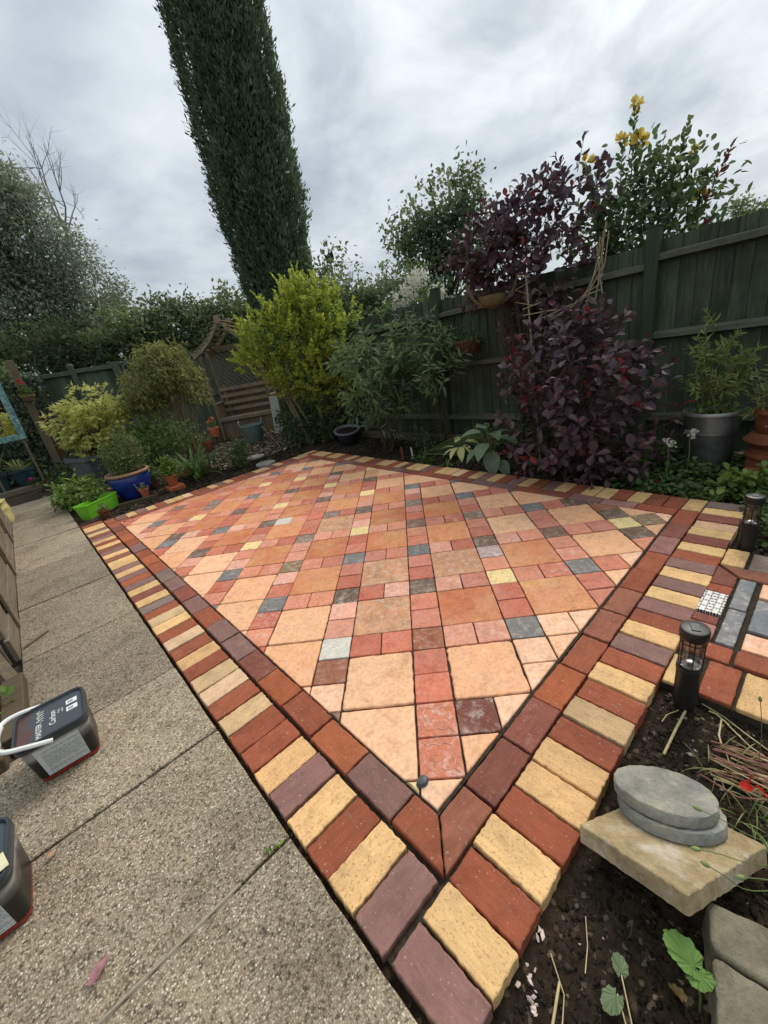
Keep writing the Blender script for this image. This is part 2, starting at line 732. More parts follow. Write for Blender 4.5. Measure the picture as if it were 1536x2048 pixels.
def resample(poly, counts, cut):
    """cut the corners and split the edges"""
    n = len(poly)
    pts = []
    for i in range(n):
        p0, p1, p2 = Vector(poly[i - 1]), Vector(poly[i]), Vector(poly[(i + 1) % n])
        a, b = (p0 - p1), (p2 - p1)
        ca, cb = min(cut, a.length * 0.3), min(cut, b.length * 0.3)
        s, e = p1 + a.normalized() * ca, p1 + b.normalized() * cb
        pts.append(s)
        pts.append(((s + e) / 2) * 0.45 + p1 * 0.55)
        pts.append(e)
        q = p2 + (p1 - p2).normalized() * min(cut, b.length * 0.3)
        for j in range(1, counts[i]):
            pts.append(e.lerp(q, j / counts[i]))
    return pts


def slab_mesh(name, poly, thick, bev=0.004, jit=0.0015, seed=0, seg=0.03, cut=0.004):
    """a paving piece: worn, slightly uneven edges; top at z = 0"""
    rr = random.Random(seed)
    area = sum(poly[i][0] * poly[(i + 1) % len(poly)][1] - poly[(i + 1) % len(poly)][0] * poly[i][1] for i in range(len(poly)))
    if area < 0:
        poly = poly[::-1]
    m_ = len(poly)
    short = min(math.dist(poly[i], poly[(i + 1) % m_]) for i in range(m_))
    bev = min(bev, short * 0.12)
    counts = [max(1, int(math.dist(poly[i], poly[(i + 1) % m_]) / seg)) for i in range(m_)]
    vs, fs, sm = [], [], []
    wob = None
    for ins, z, zj in [(0.0, -thick, 0), (0.0, -bev, 0.2), (bev * 0.35, -bev * 0.3, 0.22), (bev * 1.1, 0.0, 0.0)]:
        pts = resample(inset_poly(poly, ins), counts, cut)
        n = len(pts)
        if wob is None:
            wob = [Vector((rr.uniform(-jit, jit), rr.uniform(-jit, jit))) for _ in range(n)]
        for i in range(n):
            k = wob[i] * (1.0 if ins == 0 else 0.75)
            vs.append((pts[i].x + k.x, pts[i].y + k.y, z + rr.uniform(-zj, zj) * bev))
    for r_ in range(3):
        for i in range(n):
            j = (i + 1) % n
            fs.append((r_ * n + i, r_ * n + j, (r_ + 1) * n + j, (r_ + 1) * n + i))
            sm.append(r_ > 0)
    vs.append((sum(p.x for p in pts) / n, sum(p.y for p in pts) / n, 0.0))
    for i in range(n):
        fs.append((3 * n + i, 3 * n + (i + 1) % n, 4 * n))
        sm.append(False)
    me = bpy.data.meshes.new(name)
    me.from_pydata(vs, [], fs)
    me.polygons.foreach_set('use_smooth', sm)
    me.update()
    return me


def rect(w, h):
    return [(-w / 2, -h / 2), (w / 2, -h / 2), (w / 2, h / 2), (-w / 2, h / 2)]


def clip_poly(poly, lines):
    """keep the side where a*x + b*y <= c"""
    for a, b, c in lines:
        out = []
        for i in range(len(poly)):
            p, q = poly[i], poly[(i + 1) % len(poly)]
            dp, dq = a * p[0] + b * p[1] - c, a * q[0] + b * q[1] - c
            if dp <= 0:
                out.append(p)
            if (dp < 0 < dq) or (dq < 0 < dp):
                t = dp / (dp - dq)
                out.append((p[0] + (q[0] - p[0]) * t, p[1] + (q[1] - p[1]) * t))
        poly = out
        if len(poly) < 3:
            return []
    return poly


def poly_area(p):
    return abs(sum(p[i][0] * p[(i + 1) % len(p)][1] - p[(i + 1) % len(p)][0] * p[i][1] for i in range(len(p)))) / 2


# ---- materials
def tile_mat(name, second=None, sec_amt=0.0, scale=6.0):
    mt, t, b = new_mat(name, 0.72, 0.3)
    v = obj_coord(t)
    oi = nd(t, 'ShaderNodeObjectInfo')
    base = oi.outputs['Color']
    n_big = noise(t, v, scale, 5, 0.6, 0.5)
    n_fine = noise(t, v, 60, 4, 0.6)
    c = base
    if second:
        f = ramp(t, [(0.42, (0, 0, 0)), (0.72, (1, 1, 1))], n_big)
        c = mixc(t, mth(t, 'MULTIPLY', f, sec_amt), c, second)
        n3 = noise(t, v, scale * 0.9, 6, 0.65, 1.2)
        f2 = ramp(t, [(0.60, (0, 0, 0)), (0.75, (1, 1, 1))], n3)
        c = mixc(t, mth(t, 'MULTIPLY', f2, 0.35), c, (0.24, 0.10, 0.045))
    # wear: lighter and darker patches
    k = ramp(t, [(0.25, (0.70, 0.69, 0.68)), (0.5, (1, 1, 1)), (0.78, (1.2, 1.18, 1.15))], noise(t, v, 15, 8, 0.72))
    c = mixc(t, 1.0, c, k, 'MULTIPLY')
    k2 = ramp(t, [(0.3, (0.86, 0.86, 0.86)), (0.62, (1.06, 1.06, 1.06))], n_fine)
    c = mixc(t, 1.0, c, k2, 'MULTIPLY')
    # lime bloom, as much as the object's alpha says
    bl = ramp(t, [(0.50, (0, 0, 0)), (0.70, (1, 1, 1))], noise(t, v, 24, 8, 0.78, 0.15))
    c = mixc(t, mth(t, 'MULTIPLY', bl, oi.outputs['Alpha']), c, (0.80, 0.72, 0.64))
    # dust trodden in
    du = ramp(t, [(0.45, (0, 0, 0)), (0.75, (1, 1, 1))], noise(t, world_pos(t), 5.5, 7, 0.7, 0.3))
    c = mixc(t, mth(t, 'MULTIPLY', du, 0.22), c, (0.62, 0.46, 0.36))
    # pits
    pits = ramp(t, [(0.0, (1, 1, 1)), (0.26, (0, 0, 0))], noise(t, v, 95, 2, 0.5))
    c = mixc(t, mth(t, 'MULTIPLY', pits, 0.75), c, (0.12, 0.06, 0.03))
    t.links.new(c, b.inputs['Base Color'])
    h = mth(t, 'ADD', mth(t, 'MULTIPLY', noise(t, v, 30, 6, 0.65), 0.7), mth(t, 'MULTIPLY', n_fine, 0.3))
    bump(t, b, h, 0.45, 0.004)
    return mt


def brick_mat():
    mt, t, b = new_mat('clay_brick', 0.85, 0.22)
    v = obj_coord(t)
    oi = nd(t, 'ShaderNodeObjectInfo')
    c = oi.outputs['Color']
    k = ramp(t, [(0.22, (0.66, 0.66, 0.68)), (0.5, (1, 1, 1)), (0.8, (1.22, 1.2, 1.16))], noise(t, v, 13, 7, 0.68, 0.4))
    c = mixc(t, 1.0, c, k, 'MULTIPLY')
    # drag marks across the face
    dr = noise(t, scaled(t, v, (14.0, 90.0, 30.0)), 1.0, 4, 0.6, 0.8)
    c = mixc(t, 1.0, c, ramp(t, [(0.3, (0.86, 0.84, 0.82)), (0.65, (1.05, 1.05, 1.05))], dr), 'MULTIPLY')
    dark = ramp(t, [(0.0, (1, 1, 1)), (0.34, (1, 1, 1)), (0.42, (0, 0, 0))], noise(t, v, 150, 2, 0.5))
    c = mixc(t, mth(t, 'MULTIPLY', dark, mth(t, 'MULTIPLY', oi.outputs['Alpha'], 0.5)), c, (0.26, 0.12, 0.04))
    inv = mth(t, 'SUBTRACT', 1.0, oi.outputs['Alpha'], clamp=True)
    spk = ramp(t, [(0.66, (0, 0, 0)), (0.74, (1, 1, 1))], noise(t, v, 120, 2, 0.5))
    c = mixc(t, mth(t, 'MULTIPLY', spk, mth(t, 'MULTIPLY', inv, 0.4)), c, (0.62, 0.55, 0.5))
    bl = ramp(t, [(0.60, (0, 0, 0)), (0.76, (1, 1, 1))], noise(t, v, 9, 7, 0.75, 0.5))
    c = mixc(t, mth(t, 'MULTIPLY', bl, mth(t, 'MULTIPLY', inv, 0.22)), c, (0.66, 0.58, 0.52))
    # dirt blotches and scorched ends
    dt = ramp(t, [(0.56, (0, 0, 0)), (0.74, (1, 1, 1))], noise(t, v, 7, 6, 0.7, 0.4))
    c = mixc(t, mth(t, 'MULTIPLY', dt, 0.30), c, (0.11, 0.075, 0.05))
    t.links.new(c, b.inputs['Base Color'])
    h = mth(t, 'ADD', mth(t, 'MULTIPLY', noise(t, v, 45, 6, 0.7), 0.6), mth(t, 'MULTIPLY', noise(t, v, 160, 3, 0.6), 0.4))
    h = mth(t, 'ADD', h, mth(t, 'MULTIPLY', dr, 0.35))
    bump(t, b, h, 0.7, 0.006)
    return mt


M_TILE = tile_mat('terracotta_small', None)
M_BIG = tile_mat('terracotta_stained', (0.66, 0.37, 0.15), 0.6, 3.4)
M_PEACH = tile_mat('terracotta_peach', (0.72, 0.36, 0.17), 0.40, 5.0)
M_MOSSY = tile_mat('terracotta_mossy', (0.30, 0.19, 0.09), 0.75, 9.0)
M_BRICK = brick_mat()

mt, t, b = new_mat('jointing_sand', 0.95, 0.1)
v = world_pos(t)
t.links.new(ramp(t, [(0.3, (0.022, 0.017, 0.012)), (0.6, (0.06, 0.048, 0.034)), (0.85, (0.15, 0.125, 0.09))], noise(t, v, 55, 6, 0.7)), b.inputs['Base Color'])
bump(t, b, noise(t, v, 120, 4), 0.6, 0.006)
M_JOINT = mt

# exposed aggregate concrete
mt, t, b = new_mat('aggregate_concrete', 0.88, 0.25)
v = world_pos(t)
vo = nd(t, 'ShaderNodeTexVoronoi', i_Scale=190.0)
t.links.new(v, vo.inputs['Vector'])
sepc = nd(t, 'ShaderNodeSeparateColor')
t.links.new(vo.outputs['Color'], sepc.inputs[0])
stone = ramp(t, [(0.0, (0.095, 0.08, 0.06)), (0.2, (0.20, 0.165, 0.118)), (0.45, (0.34, 0.275, 0.19)), (0.68, (0.46, 0.375, 0.26)), (0.88, (0.60, 0.51, 0.385)), (1.0, (0.82, 0.75, 0.64))], sepc.outputs[0])
edge = ramp(t, [(0.0, (1, 1, 1)), (0.35, (0.9, 0.9, 0.9)), (0.62, (0.45, 0.42, 0.38))], vo.outputs['Distance'])
c = mixc(t, 1.0, stone, edge, 'MULTIPLY')
mort = ramp(t, [(0.42, (0, 0, 0)), (0.6, (1, 1, 1))], noise(t, v, 90, 3, 0.6))
c = mixc(t, mth(t, 'MULTIPLY', mort, 0.7), c, (0.33, 0.27, 0.185))
dirt = ramp(t, [(0.28, (0.62, 0.62, 0.60)), (0.5, (0.98, 0.98, 0.98)), (0.75, (1.2, 1.18, 1.12))], noise(t, v, 1.9, 8, 0.68, 0.5))
c = mixc(t, 1.0, c, dirt, 'MULTIPLY')
oi = nd(t, 'ShaderNodeObjectInfo')
stn = ramp(t, [(0.50, (1, 1, 1)), (0.72, (0.66, 0.65, 0.60))], noise(t, v, 4.5, 8, 0.72, 0.8))
c = mixc(t, 1.0, c, stn, 'MULTIPLY')
per = mth(t, 'ADD', mth(t, 'MULTIPLY', oi.outputs['Random'], 0.34), 0.88)
mu = nd(t, 'ShaderNodeVectorMath', operation='SCALE')
t.links.new(c, mu.inputs[0])
t.links.new(per, mu.inputs['Scale'])
t.links.new(mu.outputs[0], b.inputs['Base Color'])
hh = mth(t, 'SUBTRACT', 1.0, vo.outputs['Distance'])
bump(t, b, mth(t, 'ADD', hh, noise(t, v, 60, 5)), 0.55, 0.004)
M_AGG = mt

# ---- the patio: tiles laid on the diagonal inside a brick border
T = 0.46 / 3.0
R2 = math.sqrt(2.0)
U0, V0, V1 = -0.472, -0.542, 4.145


def u_in(v_):                       # the far long edge runs slightly out of parallel
    return 1.972 + 0.030 * (v_ + 0.5)


def lat(X, Y):
    x, y = X * T, Y * T
    return ((x + y) / R2, (y - x) / R2)


patio = G().prism([(-0.795, -0.85), (2.26, -0.85), (2.42, 4.53), (-0.795, 4.53)], -0.09, -0.024).prism([(-0.476, -0.546), (1.976, -0.546), (2.113, 4.15), (-0.476, 4.15)], -0.0235, -0.010).build('patio', M_JOINT)
tag(patio, kind='structure')
CLIP = [(-1, 0, -(U0 + 0.006)), (0, -1, -(V0 + 0.006)), (0, 1, V1 - 0.006), (1, -0.030, 1.972 + 0.030 * 0.5 - 0.006)]

SALMON = [srgb(208, 126, 98), srgb(200, 114, 88), srgb(212, 136, 108), srgb(192, 106, 82), srgb(216, 140, 108), srgb(198, 122, 100), srgb(186, 102, 80), srgb(214, 146, 120)]
ORANGE = [srgb(204, 122, 80), srgb(196, 112, 72), srgb(208, 130, 86), srgb(188, 108, 70), srgb(212, 138, 94)]
PEACH = [srgb(236, 178, 134), srgb(232, 172, 128), srgb(238, 184, 142), srgb(228, 166, 122)]
ACC = {'slate': (srgb(114, 111, 108), .4), 'brown': (srgb(126, 92, 70), .4), 'dark': (srgb(108, 86, 68), .45), 'yellow': (srgb(238, 206, 140), .5),
       'white': (srgb(205, 198, 184), .9), 'moss': (srgb(134, 106, 74), .6), 'rust': (srgb(150, 88, 58), .3), 'grey': (srgb(134, 110, 94), .5),
       'lilac': (srgb(176, 148, 142), .8), 'red': (srgb(206, 106, 76), .3), 'peach': (srgb(236, 184, 146), .5), 'maroon': (srgb(120, 66, 52), .5)}
ACCENT = {(0, 0): 'rust', (0, 1): 'dark', (0, 2): 'slate', (0, 3): 'brown', (0, 4): 'grey', (0, 5): 'slate', (-1, 0): 'white', (-1, 1): 'dark', (-1, 2): 'slate', (-1, 3): 'yellow',
          (-1, 4): 'dark', (-1, 5): 'yellow', (-1, 6): 'dark', (-2, 1): 'slate', (-2, 2): 'moss', (-2, 3): 'grey', (-2, 4): 'red', (-2, 5): 'dark', (-2, 6): 'yellow', (-2, 7): 'dark',
          (-3, 2): 'slate', (-3, 3): 'yellow', (-3, 4): 'dark', (-3, 5): 'yellow', (-3, 6): 'dark', (-3, 7): 'yellow', (-4, 3): 'dark', (-4, 4): 'slate', (-4, 5): 'dark', (-4, 6): 'slate',
          (-5, 4): 'dark', (-5, 5): 'yellow', (-5, 6): 'grey', (-6, 5): 'slate', (1, 0): 'slate', (1, 1): 'yellow', (1, 2): 'dark', (1, 3): 'grey', (1, 4): 'slate', (2, 1): 'slate',
          (2, 2): 'brown', (2, 3): 'slate', (3, 2): 'yellow', (-4, 7): 'yellow', (-3, 8): 'slate', (-2, 8): 'slate'}

tiles = []          # (X, Y, w, h, kind, colour name or None)
for a in range(-9, 6):
    for b_ in range(-4, 11):
        x, y = 3 * a, 3 * b_
        dbl_l = a + b_ == -2            # along the path the big tiles are doubled
        dbl_r = a + b_ == 4             # and along the far long edge
        tiles.append((x, y, 1, 1, 'accent', ACCENT.get((a, b_))))
        big_kind = 'peach' if (a + b_ in (-2, 4, 5, -3)) else 'big'
        if (a, b_) in ((2, 1), (0, -1), (1, -1), (3, 2), (2, 0), (3, 1)):
            big_kind = 'peach'
        if (a, b_) in ((-1, 1), (0, 1), (-2, 3), (-1, 0)):
            big_kind = 'mossy'
        if (a, b_) == (1, 2):
            big_kind = 'peach'
        tiles.append((x + 1, y + 1, 2, 2, big_kind, None))
        if dbl_l:
            tiles.append((x + 1, y - 1, 2, 2, 'peach', None))
            tiles.append((x + 2, y - 2, 1, 1, 'accent', R.choice(['peach', 'yellow', 'peach'])))
        else:
            tiles.append((x + 1, y, 1, 1, 'small', None))
            tiles.append((x + 2, y, 1, 1, 'small', None))
        tiles.append((x, y + 1, 1, 1, 'small', None))
        tiles.append((x, y + 2, 1, 1, 'small', None))
        if dbl_r and a < 2:
            tiles.append((x + 3, y + 1, 2, 2, 'peach', None))
            tiles.append((x + 5, y + 1, 1, 1, 'small', None))
            tiles.append((x + 5, y + 2, 1, 1, 'small', None))
# a cell that a doubled tile covers gives way to it
over = {}
for q in tiles:
    if q[4] == 'peach' and ((q[0] % 3 == 1 and q[1] % 3 == 2) or (q[0] % 3 == 0 and q[1] % 3 == 1)):
        for i in range(2):
            for j in range(2):
                over[(q[0] + i, q[1] + j)] = q
FIX = {(3, -1): 'peach', (4, 0): 'peach', (5, 0): 'peach', (3, -2): 'peach', (1, -3): 'maroon', (2, -3): 'peach', (0, -5): 'peach', (3, 5): 'lilac', (-8, 12): 'white', (8, 9): 'dark',
       (9, 7): 'dark', (9, 5): 'dark', (10, 6): 'moss', (9, 8): 'rust', (-15, 11): 'slate', (8, 3): 'peach', (-3, -1): 'rust', (-3, -2): 'peach', (-5, 12): 'grey', (-15, 17): 'grey', (11, 6): 'peach'}
SHAPE = {}
for i in range(6):
    SHAPE['small', i] = slab_mesh('small_tile', rect(T - 0.006, T - 0.006), 0.02, 0.003, 0.0012, i, 0.03, 0.004)
    SHAPE['big', i] = slab_mesh('large_tile', rect(2 * T - 0.006, 2 * T - 0.006), 0.02, 0.0035, 0.0016, 40 + i, 0.03, 0.005)
    SHAPE['peach', i] = slab_mesh('large_tile', rect(2 * T - 0.011, 2 * T - 0.011), 0.02, 0.006, 0.003, 80 + i, 0.025, 0.014)
MATS = {'small': M_TILE, 'accent': M_TILE, 'big': M_BIG, 'peach': M_PEACH, 'mossy': M_MOSSY}
for me_k, me in SHAPE.items():
    me.materials.append({'small': M_TILE, 'big': M_BIG, 'peach': M_PEACH}[me_k[0]])
WHOLE_45 = -math.pi / 4
for X, Y, w, h, kind, cn in tiles:
    if kind != 'peach' or w == 1:
        cells = [(X + i, Y + j) for i in range(w) for j in range(h)]
        if any(c_ in over and over[c_] != (X, Y, w, h, kind, cn) for c_ in cells):
            continue
    elif (X, Y) not in over and any((X + i, Y + j) in over for i in range(2) for j in range(2)):
        continue
    if w == 1 and (X, Y) in FIX:
        cn, kind = FIX[(X, Y)], 'accent'
    full = [lat(X, Y), lat(X + w, Y), lat(X + w, Y + h), lat(X, Y + h)]
    got = clip_poly(full, CLIP)
    if len(got) < 3 or poly_area(got) < 0.0002:
        continue
    cut_piece = poly_area(got) < poly_area(full) * 0.97
    cx, cy = lat(X + w / 2, Y + h / 2)
    name = 'large_tile' if w == 2 else ('accent_tile' if kind == 'accent' else 'small_tile')
    if kind == 'accent':
        c_, wh = ACC[cn] if cn else ACC[R.choice(['slate', 'dark', 'yellow', 'brown', 'grey', 'red'])]
    elif kind == 'small':
        c_ = R.choice(SALMON)
        wh = R.choice([0.0, 0.1, 0.2, 0.5, 0.15])
        if R.random() < 0.06:
            c_, wh = srgb(224, 160, 136), 0.8
    elif kind == 'big':
        c_, wh = R.choice(ORANGE), R.choice([0.0, 0.05, 0.1])
    elif kind == 'mossy':
        c_, wh = srgb(206, 146, 108), 0.5
    else:
        c_, wh = R.choice(PEACH), 0.12
    k = R.uniform(0.93, 1.05)
    col = (min(1, c_[0] * k), min(1, c_[1] * k), min(1, c_[2] * k), wh)
    if cut_piece:
        ins = 0.003 if kind != 'peach' else 0.005
        # shrink about the tile's own edges by clipping against its inset outline
        lim = []
        for i in range(4):
            p, q = full[i], full[(i + 1) % 4]
            nx, ny = (q[1] - p[1]), -(q[0] - p[0])
            L = math.hypot(nx, ny)
            nx, ny = nx / L, ny / L
            if nx * (cx - p[0]) + ny * (cy - p[1]) > 0:
                nx, ny = -nx, -ny
            lim.append((nx, ny, nx * p[0] + ny * p[1] - ins))
        got = clip_poly(got, lim)
        if len(got) < 3 or poly_area(got) < 0.00015:
            continue
        gx = sum(p[0] for p in got) / len(got)
        gy = sum(p[1] for p in got) / len(got)
        me = slab_mesh(name, [(p[0] - gx, p[1] - gy) for p in got], 0.02, 0.004, 0.0012, R.randrange(9999), 0.03, 0.004)
        me.materials.append(MATS[kind])
        o = bpy.data.objects.new(name, me)
        o.location = (gx, gy, R.uniform(-0.0015, 0.0015))
    else:
        key = 'small' if w == 1 else ('peach' if kind == 'peach' else 'big')
        o = bpy.data.objects.new(name, SHAPE[key, R.randrange(6)])
        o.location = (cx, cy, R.uniform(-0.002, 0.002))
        o.rotation_euler = (R.gauss(0, 0.003), R.gauss(0, 0.003), WHOLE_45 + R.choice([0, 1, 2, 3]) * math.pi / 2 + R.gauss(0, 0.004))
        if kind == 'mossy':
            o.material_slots[0].link = 'OBJECT'
            o.material_slots[0].material = M_MOSSY
    o.color = col
    COL.objects.link(o)
    o.parent = patio
    # the two embossed tiles at the near corner
    if (X, Y) in ((0, -3), (0, -4)) and w == 1:
        o.color = (*srgb(196, 116, 88), 0.6)
        g = G()
        for s in range(4):
            an = math.pi / 4 + s * math.pi / 2
            ox, oy = 0.030 * math.cos(an), 0.030 * math.sin(an)
            arc = []
            for j in range(15):
                th = an - math.radians(94) + math.radians(188) * j / 14
                arc.append((ox + 0.028 * math.cos(th), oy + 0.028 * math.sin(th), 0.0006))
            g.tube(arc, 0.0019, 5)
            g.tube([(0.056 * math.cos(an), 0.056 * math.sin(an), 0.0006), (0.088 * math.cos(an), 0.088 * math.sin(an), 0.0006)], 0.0019, 5)
        rl = link_mesh('relief', g.mesh('relief'), M_TILE, o)
        rl.color = (*srgb(214, 140, 112), 0.9)

# ---- brick border
BR = {'r': (srgb(152, 84, 60), 0.0), 'y': (srgb(222, 180, 126), 1.0), 't': (srgb(204, 172, 130), 0.9), 'k': (srgb(222, 182, 146), 0.7), 'p': (srgb(138, 102, 94), 0.0),
      'm': (srgb(134, 80, 66), 0.0), 'o': (srgb(166, 92, 60), 0.1), 'b': (srgb(144, 90, 70), 0.1), 'g': (srgb(134, 112, 102), 0.0), 'n': (srgb(168, 120, 110), 0.0)}
SOLD, STRE = [], []
for i in range(7):
    me = slab_mesh('brick', rect(0.2, 0.0985), 0.055, 0.0038, 0.0019, 200 + i, 0.014, 0.004)
    me.materials.append(M_BRICK)
    SOLD.append(me)
    me = slab_mesh('brick', rect(0.213, 0.110), 0.055, 0.004, 0.002, 300 + i, 0.014, 0.004)
    me.materials.append(M_BRICK)
    STRE.append(me)


def brick(parent, mesh, x, y, rz, code, z=0.0, sx=1.0, sy=1.0):
    o = bpy.data.objects.new('brick', mesh)
    o.location = (x + R.gauss(0, 0.0012), y + R.gauss(0, 0.0012), z + R.uniform(-0.003, 0.003))
    o.rotation_euler = (R.gauss(0, 0.005), R.gauss(0, 0.005), rz + R.choice([0, math.pi]) + R.gauss(0, 0.008))
    o.scale = (sx, sy, 1)
    c_, a_ = BR[code]
    k = R.uniform(0.86, 1.1)
    h_ = R.uniform(0.95, 1.05)
    o.color = (min(1, c_[0] * k), min(1, c_[1] * k * h_), min(1, c_[2] * k * h_), a_)
    COL.objects.link(o)
    o.parent = parent
    return o


def cut_brick(parent, poly, code, z=0.0):
    gx = sum(p[0] for p in poly) / len(poly)
    gy = sum(p[1] for p in poly) / len(poly)
    me = slab_mesh('brick', [(p[0] - gx, p[1] - gy) for p in poly], 0.055, 0.0055, 0.0015, R.randrange(9999), 0.022, 0.005)
    me.materials.append(M_BRICK)
    o = brick(parent, me, gx, gy, 0, code, z)
    o.rotation_euler = (0, 0, 0)
    return o


H = math.pi / 2
left = 'pyrypyrrtrktryrkrytrgymypopypyybypbyrypbypyyr'
p_ = (4.55 + 0.655) / len(left)
for i, c_ in enumerate(left):
    brick(patio, R.choice(SOLD), -0.702, -0.655 + p_ * (i + 0.5), 0, c_, 0, 1.02, (p_ - 0.0075) / 0.0985)
right = 'pyryryyrtryrpyrpypyp' + 'rymykmyg'
p_ = (2.285 + 0.80) / len(right)
for i, c_ in enumerate(right):
    brick(patio, R.choice(SOLD), -0.80 + p_ * (i + 0.5), -0.772, H, c_, 0, 1.02, (p_ - 0.0075) / 0.0985)
cut_brick(patio, [(-0.583, -0.452), (-0.476, -0.452), (-0.476, -0.548), (-0.583, -0.655)], 'r')
cut_brick(patio, [(-0.578, -0.660), (-0.471, -0.553), (-0.352, -0.553), (-0.352, -0.660)], 'b')
ls = 'porom' + 'pprpmpgrorpror' + 'mr'
p_ = (4.262 + 0.447) / len(ls)
for i, c_ in enumerate(ls):
    brick(patio, R.choice(STRE), -0.530, -0.447 + p_ * (i + 0.5), H, c_, 0, (p_ - 0.007) / 0.213)
rs = 'mmorbbrrnmr'
p_ = (2.085 + 0.347) / len(rs)
for i, c_ in enumerate(rs):
    brick(patio, R.choice(STRE), -0.347 + p_ * (i + 0.5), -0.606, 0, c_, 0, (p_ - 0.007) / 0.213)
fr = 'rnpmrppmrrmprrmprmrr'
p_ = (4.262 + 0.545) / len(fr)
for i, c_ in enumerate(fr):
    vv = -0.545 + p_ * (i + 0.5)
    brick(patio, R.choice(STRE), u_in(vv) + 0.060, vv, H - 0.03, c_, 0, (p_ - 0.008) / 0.213, 0.95)
frs = 'yrryryyrypryprypyrkyyrpyymyryymryyrypryyrytyry'
p_ = (4.50 + 0.665) / len(frs)
for i, c_ in enumerate(frs):
    vv = -0.665 + p_ * (i + 0.5)
    brick(patio, R.choice(SOLD), u_in(vv) + 0.225, vv, -0.03, c_, 0, 1.0, (p_ - 0.0075) / 0.0985)
fl = 'rrmrbrrmrpr'
p_ = (2.22 + 0.59) / len(fl)
for i, c_ in enumerate(fl):
    brick(patio, R.choice(STRE), -0.59 + p_ * (i + 0.5), 4.206, 0, c_, 0, (p_ - 0.007) / 0.213)
fls = 'rpypyryykrrypyrrrykpyrmyt'
p_ = (2.22 + 0.59) / len(fls)
for i, c_ in enumerate(fls):
    brick(patio, R.choice(SOLD), -0.59 + p_ * (i + 0.5), 4.372, H, c_, 0, 1.0, (p_ - 0.0075) / 0.0985)

# a dark pebble wedged in the near corner
g = G()
g.lathe([(0, -0.016), (0.014, -0.012), (0.021, 0.0), (0.016, 0.010), (0, 0.014)], 12, (0, 0, 0), 1.1, 0.85, 0.05)
M_PEB = plain_mat('dark_pebble', srgb(70, 72, 76), 0.45, 0.4, 0.3, 60)
pb = g.thing('pebble', M_PEB, 'small dark grey pebble wedged beside the embossed corner tile', 'pebble')
pb.location = (-0.432, -0.447, 0.004)

# ---- the second small paved patch beside the border
sidep = G().prism([(0.46, -0.865), (1.66, -0.865), (1.66, -1.62), (0.46, -1.62)], -0.09, -0.022).build('side_patio', M_JOINT)
tag(sidep, kind='structure')
zz = -0.008


def rb(u0, u1, v0, v1, code):
    return cut_brick(sidep, [(u0 + 0.004, v0 - 0.004), (u1 - 0.004, v0 - 0.004), (u1 - 0.004, v1 + 0.004), (u0 + 0.004, v1 + 0.004)], code, zz)


rb(1.452, 1.648, -0.878, -0.978, 'y')
for k in range(4):
    rb(1.452, 1.648, -0.982 - 0.104 * k, -1.084 - 0.104 * k, 'gpmg'[k])
cut_brick(sidep, [(1.436, -0.874), (1.350, -0.966), (1.248, -0.966), (1.248, -0.874)], 'm', zz)
cut_brick(sidep, [(1.442, -0.884), (1.442, -1.075), (1.350, -1.075), (1.350, -0.974)], 'b', zz)
for k in range(2):
    rb(1.350, 1.446, -1.082 - 0.21 * k, -1.285 - 0.21 * k, 'mb'[k])
rb(1.162, 1.244, -0.870, -0.968, 'r')
rb(0.905, 0.974, -0.866, -0.966, 'm')
rb(0.782, 0.900, -0.866, -0.970, 'n')
rb(0.676, 0.780, -0.954, -1.046, 'r')
rb(0.676, 0.780, -0.868, -0.952, 'b')
for k in range(2):
    rb(0.680, 0.784, -1.050 - 0.21 * k, -1.256 - 0.21 * k, 'ro'[k])
rb(0.458, 0.668, -0.982, -1.086, 'r')
rb(0.458, 0.668, -1.094, -1.198, 'y')
rb(0.458, 0.668, -1.206, -1.310, 'm')
rb(0.458, 0.640, -0.874, -0.974, 'y')


def side_tile(u0, u1, v0, v1, colr, wh, mat=None, z=-0.006, bev=0.004):
    w_, h_ = u1 - u0 - 0.008, v0 - v1 - 0.008
    me = slab_mesh('side_tile', rect(w_, h_), 0.02, bev, 0.001, R.randrange(9999), 0.03, 0.004)
    me.materials.append(mat or M_TILE)
    o = bpy.data.objects.new('side_tile', me)
    o.location = ((u0 + u1) / 2, (v0 + v1) / 2, z)
    o.color = (*colr, wh)
    COL.objects.link(o)
    o.parent = sidep
    return o


SL = srgb(116, 117, 118)
side_tile(1.062, 1.345, -0.972, -1.040, SL, 0.5)
side_tile(0.786, 1.060, -0.974, -1.042, SL, 0.6)
side_tile(0.925, 1.190, -1.056, -1.322, srgb(108, 112, 116), 0.35)
side_tile(1.205, 1.340, -1.056, -1.322, srgb(232, 176, 142), 0.5, M_PEACH)
side_tile(0.788, 0.910, -1.056, -1.322, srgb(234, 178, 142), 0.6, M_PEACH)
# white tile with a small black scroll print
mt, t, b = new_mat('printed_tile', 0.35, 0.4)
co = nd(t, 'ShaderNodeTexCoord').outputs['Object']
sp = nd(t, 'ShaderNodeSeparateXYZ')
t.links.new(co, sp.inputs[0])
ax = mth(t, 'PINGPONG', sp.outputs[0], 0.0235)
ay = mth(t, 'PINGPONG', sp.outputs[1], 0.0235)
cb = nd(t, 'ShaderNodeCombineXYZ')
t.links.new(ax, cb.inputs[0])
t.links.new(ay, cb.inputs[1])
wv = noise(t, cb.outputs[0], 62, 0.6, 0.5, 1.0)
ink = ramp(t, [(0.0, (1, 1, 1)), (0.43, (1, 1, 1)), (0.44, (0, 0, 0)), (0.56, (0, 0, 0)), (0.57, (1, 1, 1))], wv)
t.links.new(mixc(t, ink, (0.02, 0.02, 0.022), (0.60, 0.57, 0.51)), b.inputs['Base Color'])
o = side_tile(0.978, 1.164, -0.868, -0.966, (1, 1, 1), 0, mt, -0.003, 0.002)
